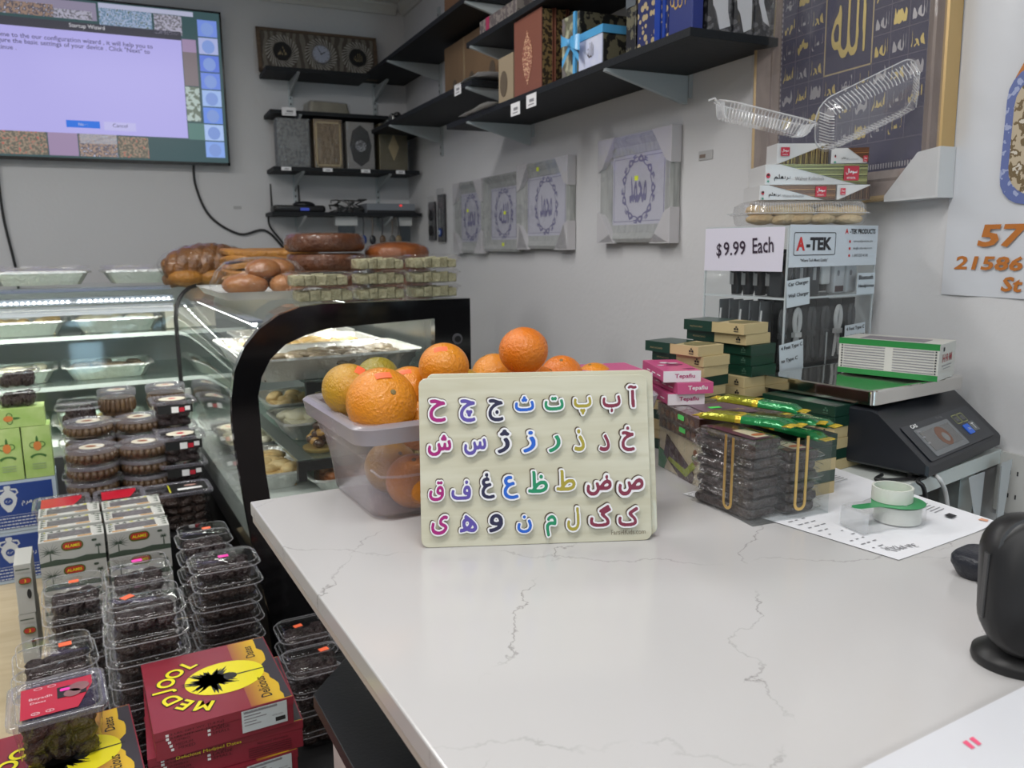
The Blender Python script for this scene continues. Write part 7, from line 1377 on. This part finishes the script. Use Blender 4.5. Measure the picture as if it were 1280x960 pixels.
for k in range(6):
    x = .032 + .045 * k; wh = k in (1, 4)
    q = thing('cable_pack', ['dark cable pack', 'white cable loop', 'dark grey cable pack', 'black cable pack', 'white cable loop', 'black cable pack'][k] + ' in the lower cabinet front, ' + ['nearest the corner', 'second from the corner', 'third from the corner', 'fourth from the corner', 'fifth from the corner', 'sixth from the corner'][k], 'cable pack', cab(x, .022, .1355), AZ, 'cable packs in the lower cabinet')
    G().box(-.021, .021, .012, .016, 0, .128, mat('black backing', (.008, .008, .009), .4, spec=.2)).obj('backing_card', q); G().box(-.021, .021, -.001, -.0005, 0, .115, m_bl2).obj('blister', q)
    g = G(); c_ = m_cb if wh else mat('cable grey', (.03, .03, .032), .4)
    for a in (0, .0038, .0076):
        g.tube([(-.010 + a * .5, .006, .008 + a), (-.008 + a * .5, .006, .03), (-.004 + a * .4, .006, .058)] + [(.001 - (.0125 - a) * math.cos(u), .006, .088 + (.026 - a) * math.sin(u)) for u in np.linspace(-.5, PI + .5, 12)] + [(.004 - a * .4, .006, .058), (.010 - a * .5, .006, .03), (.013 - a * .5, .006, .010)], .0024, c_, 6)
    g.obj('cable_loop', q, smooth=60); G().box(-.010, .010, .0005, .010, .056, .066, c_).obj('cable_tie', q)
for k in range(5):
    q = thing('cable_pack', 'clear cable pack behind the left cabinet side, %s' % ['nearest the corner', 'second from the corner', 'third from the corner', 'fourth from the corner', 'farthest from the corner'][k], 'cable pack', cab(.03, .065 + .026 * k, .1355), AZ, 'cable packs along the left cabinet side')
    G().box(-.022, .02, -.001, .001, 0, .128, mat('grey translucent card', (.16, .17, .18), .4)).obj('backing_card', q, bevel=.0004); g = G(); g.tube([(-.018, 0, .04), (-.02, .0, .08), (-.018, 0, .11)], .003, c_ if k % 2 else m_cb, 6); g.obj('cable_loop', q, smooth=60)

# ================================================================ on top of the cabinet
def top(x, y, z): p = Vector((CX, CY, CZ + Hc)) + cu * x + cv * y; return (p.x, p.y, p.z + z)
m_cook = mat('baked cookie', (.50, .33, .15), .6, bump=.7, bscale=70, var=.6, vscale=30, vc=(.68, .55, .33)); pl_t = clear('clamshell plastic', haze=.07, bump=.15, bscale=40, ior=1.65, rough=.08)
def clam(g, W, D, H, nr=26, e=.018):
    base = rrect(W - e, D - e, .03, 6)
    def fl(s_, z, amp=0):
        P = []; T = rrect(W - e * (1 - s_), D - e * (1 - s_), .03, 6); Q = []
        for i in range(len(T)):
            a, b = T[i], T[(i + 1) % len(T)]; L = math.hypot(b[0] - a[0], b[1] - a[1]); q = max(1, int(L / .005))
            for j in range(q): u = j / q; Q.append((a[0] + (b[0] - a[0]) * u, a[1] + (b[1] - a[1]) * u))
        return [(x * (1 - amp * .012 * (i % 2)), y * (1 - amp * .02 * (i % 2)), z) for i, (x, y) in enumerate(Q)]
    n = len(fl(0, 0)); 
    def rs(s_, z, amp):   # same count for every ring
        P = fl(0, z, amp); k = ((W - e * (1 - s_)) / (W - e), (D - e * (1 - s_)) / (D - e)); return [(x * k[0], y * k[1], z) for x, y, _ in P]
    return rs
t = thing('cookie_clamshell', 'clear clamshell of baked cookies on top of the cabinet', 'cookie tray', (1.243, 1.300, 1.4815), -24)
g = G(); rs = clam(g, .25, .14, .05); g.loft([rs(0, .001, 0), rs(.6, .006, 1), rs(1, .024, 1), rs(1.6, .025, 0)], pl_t, True, False); g.obj('tray', t, smooth=40); g = G(); g.loft([rs(1.6, .0258, 0), rs(1, .027, 0), rs(.8, .042, 1), rs(-.6, .049, 0)], pl_t, False, True); g.obj('lid', t, smooth=40)
g = G(); 
for s_ in (-1, 1): g.box(s_ * .128 - .014, s_ * .128 + .014, -.02, .02, .0245, .0262, pl_t)
g.obj('lid_tab', t)
m_rib = clear('rib highlight plastic', haze=.38, hc=(.85, .86, .88), ior=1.6); g = G()  # real ribs, their highlights put into the plastic as pale haze
for i in range(44):
    u = -.108 + .216 * i / 43; g.tube([(u, -.0655, .028), (u, -.062, .042), (u * .97, -.054, .049)], .0008, m_rib, 4)
g.tube([(x, y, .0252) for x, y, z in rs(1.6, 0, 0)] + [(rs(1.6, 0, 0)[0][0], rs(1.6, 0, 0)[0][1], .0252)], .0011, m_rib, 4); g.obj('ribs', t, smooth=60)['kind'] = 'stuff'
rnd = random.Random(3)
for i in range(16):
    x = -.088 + (i % 5) * .043 + rnd.uniform(-.006, .006) + (.012 if i > 7 else 0); y = (-.040 if i < 10 else .01); z = .014 + .016 * ((i // 5) % 2); g = G(); g.ell((x, y, z), (.030, .017, .011), m_cook, 14, 9, Matrix.Rotation(rnd.uniform(-.3, .3), 3, 'Z') @ Matrix.Rotation(rnd.uniform(-.15, .15), 3, 'Y')); g.obj('cookie', t, smooth=80)
m_ws = mat('white sweets card', (.66, .66, .66), .4, coat=.2); m_stripe = patt('gold and black stripes', (.03, .015, .01), (.40, .30, .10), 45, .22, 'STR', .5)
def striped(name, axis, c1, c2, c3, sc_):
    m, tt, b = nt(name); b.inputs['Roughness'].default_value = .22; b.inputs['Metallic'].default_value = .3; tc = tt.nodes.new('ShaderNodeTexCoord'); mp = tt.nodes.new('ShaderNodeMapping'); mp.inputs['Scale'].default_value = [(sc_, .01, .01), (.01, .01, sc_)][axis]; n = tt.nodes.new('ShaderNodeTexNoise'); n.inputs['Scale'].default_value = 1; n.inputs['Detail'].default_value = 2; n.inputs['Roughness'].default_value = .8
    q = tt.nodes.new('ShaderNodeValToRGB'); q.color_ramp.elements[0].position = .42; q.color_ramp.elements[0].color = (*c1, 1); q.color_ramp.elements[1].position = .66; q.color_ramp.elements[1].color = (*c3, 1); e = q.color_ramp.elements.new(.52); e.color = (*c2, 1)
    tt.links.new(tc.outputs['Object'], mp.inputs[0]); tt.links.new(mp.outputs[0], n.inputs['Vector']); tt.links.new(n.outputs['Fac'], q.inputs[0]); tt.links.new(q.outputs[0], b.inputs['Base Color']); return m
mv = striped('upright gold stripes', 0, (.02, .012, .01), (.12, .07, .03), (.75, .58, .16), 380); mh = striped('level gold stripes', 1, (.02, .015, .01), (.20, .18, .06), (.80, .72, .30), 420); mh2 = striped('level copper stripes', 1, (.02, .012, .01), (.18, .07, .03), (.60, .30, .10), 420); mv2 = striped('upright copper stripes', 0, (.02, .012, .01), (.10, .05, .03), (.22, .13, .07), 380)
m_lr = mat('logo red', (.55, .015, .04), .35)
def logo(g, x, z, w, h, k=0.0):
    F_ = frame((x, -.0022, z), (1, 0, 0), (0, 0, 1)); g.X = F_; g.prism(rrect(w, h, .001, 2), 0, .0003, m_lr); g.X = None; g.geo(glyph('\ufedd\ufe8e\ufee3\ufeee\ufeb3', w * .75, h * .42, .3, 40), F_ @ Matrix.Translation((0, h * .12, .0007)), white); g.text('SOGOL', F_ @ Matrix.Translation((0, -h * .32, .0007)), white, w=w * .6, h=h * .14, offset=.02)
def script(g, x, z, s_):
    F_ = frame((x, -.0018, z), (1, 0, 0), (0, 0, 1)); g.geo(glyph('\ufee2\ufee0\ufed8\ufe97\ufeae\ufe97', .028 * s_, .012 * s_, -.2, 40), F_ @ Matrix.Translation((.012, 0, 0)), ink); g.text('Walnut Kolocheh', F_ @ Matrix.Translation((.058 * s_, -.002, 0)) , greytxt, w=.05 * s_, h=.0065 * s_); g.X = F_; g.prism(circ(.0035 * s_, 12, -.014 * s_, .004, .0045 * s_), 0, .0003, m_lr); g.prism(circ(.0028 * s_, 10, -.014 * s_, .0055, .002), .0003, .0005, ink); g.prism(circ(.0022, 8, -.014 * s_, -.007), 0, .0003, mat('seal green', (.05, .3, .2), .4)); g.X = None
# box A (bottom), box C (upper), box E (turned, top)
def sweets(loc, rz, W, D, H, lab): t = thing('sweets_carton', lab, 'sweets carton', loc, rz, 'white and gold striped sweets cartons'); G().box(0, W, 0, D, 0, H, m_ws).obj('carton', t, bevel=.001); return t
bz = .051
t = sweets((1.129, 1.289, 1.5325), -24, .152, .11, .029, 'white and copper striped sweets carton with a script, resting on the cookies, left'); g = G(); g.add([(.018, -.001, .029), (.152, -.001, .029), (.152, -.001, .0), (.13, -.001, .0)], [(0, 3, 2, 1)], mh2); g.obj('stripes', t); g = G(); script(g, .018, .010, .85); logo(g, .122, .016, .022, .020); g.obj('print', t)
t = sweets((1.271, 1.226, 1.5325), -24, .066, .11, .029, 'small sweets carton standing at the right of the bottom pair'); g = G(); g.add([(.066, -.001, .028), (.066, -.001, 0), (.003, -.001, 0)], [(0, 2, 1)], mv2); g.obj('stripes', t); g = G(); logo(g, .011, .016, .010, .013); g.obj('print', t)
t = sweets((1.144, 1.292, 1.5625), -24, .205, .11, .040, 'long white and gold striped sweets carton in the middle of the pile'); g = G(); g.add([(.03, -.001, .040), (.205, -.001, .040), (.205, -.001, .0), (.185, -.001, .0)], [(0, 3, 2, 1)], mh); g.obj('stripes', t); g = G(); script(g, .022, .014, 1.15); logo(g, .172, .022, .030, .028); g.obj('print', t)
t = sweets((1.167, 1.287, 1.6035), -22, .105, .06, .040, 'sweets carton with upright gold stripes on top of the pile'); 
g = G(); g.add([(.002, -.001, 0), (.105, -.001, 0), (.105, -.001, .040)], [(0, 1, 2)], mv); g.obj('stripes', t); g = G(); logo(g, .016, .024, .018, .017); g.obj('print', t)
t2 = sweets((1.268, 1.244, 1.6035), -38, .068, .05, .03, 'white-flapped sweets carton end pointing right on top of the pile'); g = G(); g.add([(.03, -.001, .03), (.07, -.001, .03), (.07, -.001, .0)], [(0, 2, 1)], mh2); g.obj('stripes', t2); g = G(); script(g, .014, .010, .45); logo(g, .064, .008, .008, .012); g.obj('print', t2)
# empty open clamshell perched on top
t = bpy.data.objects.new('open_clamshell', None); COL.objects.link(t); tag(t, 'empty clear clamshell lying open on top of the sweets cartons', 'clamshell')
t.location = (0, 0, 0); m_rib = clear('rib highlight plastic', haze=.38, hc=(.85, .86, .88), ior=1.6)  # same pale haze stands in for highlights on these ribs
def tray_obj(name, c, x, y, W=.190, D=.125, k=1.0):
    x = Vector(x).normalized(); y = Vector(y); y = (y - x * y.dot(x)).normalized(); z = x.cross(y); c = Vector(c)
    M_ = Matrix(((x.x, y.x, z.x, c.x), (x.y, y.y, z.y, c.y), (x.z, y.z, z.z, c.z), (0, 0, 0, 1)))
    g = G(); rs = clam(g, W, D, .04); g.X = M_; g.loft([rs(0, .0, 0), rs(.3, .003, 1), rs(1, .036 * k, 1), rs(1.9, .037 * k, 0), rs(2.3, .032 * k, 0)], pl_t, True, False); o = g.obj(name, t, smooth=40)
    g = G(); g.X = M_; P = rs(0, 0, 0); a, b = (W - .018) / 2, (D - .018) / 2
    for i in range(24):
        u = -.92 + 1.84 * i / 23
        for s_ in (-1, 1): g.tube([(a * u, s_ * (b - .004), .0), (a * u * 1.02, s_ * (b + .002), .006), (a * u * 1.06, s_ * (b + .009), .035 * k)], .0011, m_rib, 5)
    for i in range(12):
        u = -.85 + 1.7 * i / 11
        for s_ in (-1, 1): g.tube([(s_ * (a - .004), b * u, .0), (s_ * (a + .002), b * u, .006), (s_ * (a + .009), b * u * 1.06, .035 * k)], .0011, m_rib, 5)
    r = rs(1.9, .037 * k, 0); g.tube(r + [r[0]], .0013, m_rib, 5); q = g.obj('ribs', o, smooth=60); q['kind'] = 'stuff'; return o
tray_obj('large_tray', (1.274, 1.146, 1.690), (.86, -.26, .42), (.52, .42, -.70), .205, .098, .8); tray_obj('shallow_lid', (1.075, 1.235, 1.662), (.86, -.44, -.24), (.42, .88, .12), .17, .115, .75)
g = G(); g.tube([(.985, 1.275, 1.712), (.995, 1.27, 1.716), (1.005, 1.265, 1.702)], .002, m_rib, 6); g.tube([(1.15, 1.205, 1.665), (1.165, 1.198, 1.655)], .002, m_rib, 6); g.obj('hinge', t)

# ================================================================ front right: terminal, reader, white carton
m_tm = mat('soft black plastic', (.010, .010, .011), .42)
t = thing('card_terminal', 'black rounded payment terminal on a round stand at the right edge', 'payment terminal', (.700, .424, CZ), -30)
g = G(); g.loft([[(x, y, z) for x, y in circ(1.0, 36)] for z in (0, 1)], m_tm) if 0 else None
g.loft([[(x * s_, y * s_ * .85, z) for x, y in circ(.042, 36)] for z, s_ in ((.0, .96), (.004, 1.0), (.010, .98), (.016, .7), (.022, .4))], m_tm); g.obj('stand', t, smooth=60)
g = G(); L = []
for yy, e in ((-.020, .010), (-.012, .001), (.0, 0), (.012, .004), (.020, .014)): L.append([(x, yy + (z - .07) * .12, z + .080) for x, z in rrect(.090 - e, .124 - e, .034, 8)])
g.loft(L, m_tm); g.obj('housing', t, smooth=60)
G().box(-.0462, -.0440, -.018, -.010, .05, .11, mat('grey slot', (.035, .036, .038), .3)).obj('side_slot', t, bevel=.002); G().box(-.012, -.006, -.0235, -.0225, .142, .146, mat('green led', (.02, .3, .08), .4, emit=(.1, .9, .3), es=.6)).obj('indicator_light', t)
g = G(); g.X = frame((-.010, -.022, .118), (1, 0, 0), (0, -.1, 1)); v, f = fill([circ(.030, 28), circ(.027, 28)]); g.add([(a, b, -.001) for a, b, _ in v], f, mat('grey ring', (.05, .05, .052), .3)); g.X = None; g.obj('lens_ring', t)
cable('power_cable', 'white cable in front of the black payment terminal', [(.74, .40, CZ + .12), (.70, .375, CZ + .075), (.665, .365, CZ + .055), (.635, .368, CZ + .022), (.615, .375, CZ + .004)], .0036, mat('white cable', (.6, .6, .6), .4))
t = thing('card_reader', 'small dark rounded card reader beside the terminal', 'card reader', (.846, .572, CZ), 10); g = G(); g.loft([[(x, y, z) for x, y in rrect(.060 * s_, .045 * s_, .016, 6)] for z, s_ in ((0, .72), (.003, .8), (.016, 1.0), (.024, 1.0), (.028, .9))], mat('navy black plastic', (.012, .014, .022), .35, bump=.2, bscale=300)); g.obj('housing', t, smooth=50)
g = G(); g.lathe([(.003, 0), (.003, .001)], black, 10); 
t = thing('white_carton', 'white wrapped carton with a pink mark in the near right corner', 'carton', (.414, .3465, CZ), 5.6); G().box(0, .42, -.35, 0, 0, .03, mat('glossy white wrap', (.62, .63, .67), .3, coat=.3, bump=.08, bscale=14)).obj('carton', t, bevel=.002)
g = G(); 
for dx in (0, .008): g.add([(.085 + dx, -.018, .0305), (.090 + dx, -.018, .0305), (.087 + dx, -.026, .0305), (.083 + dx, -.026, .0305)], [(0, 1, 2, 3)], mat('pink mark', (.75, .10, .20), .5))
g.obj('pink_mark', t)
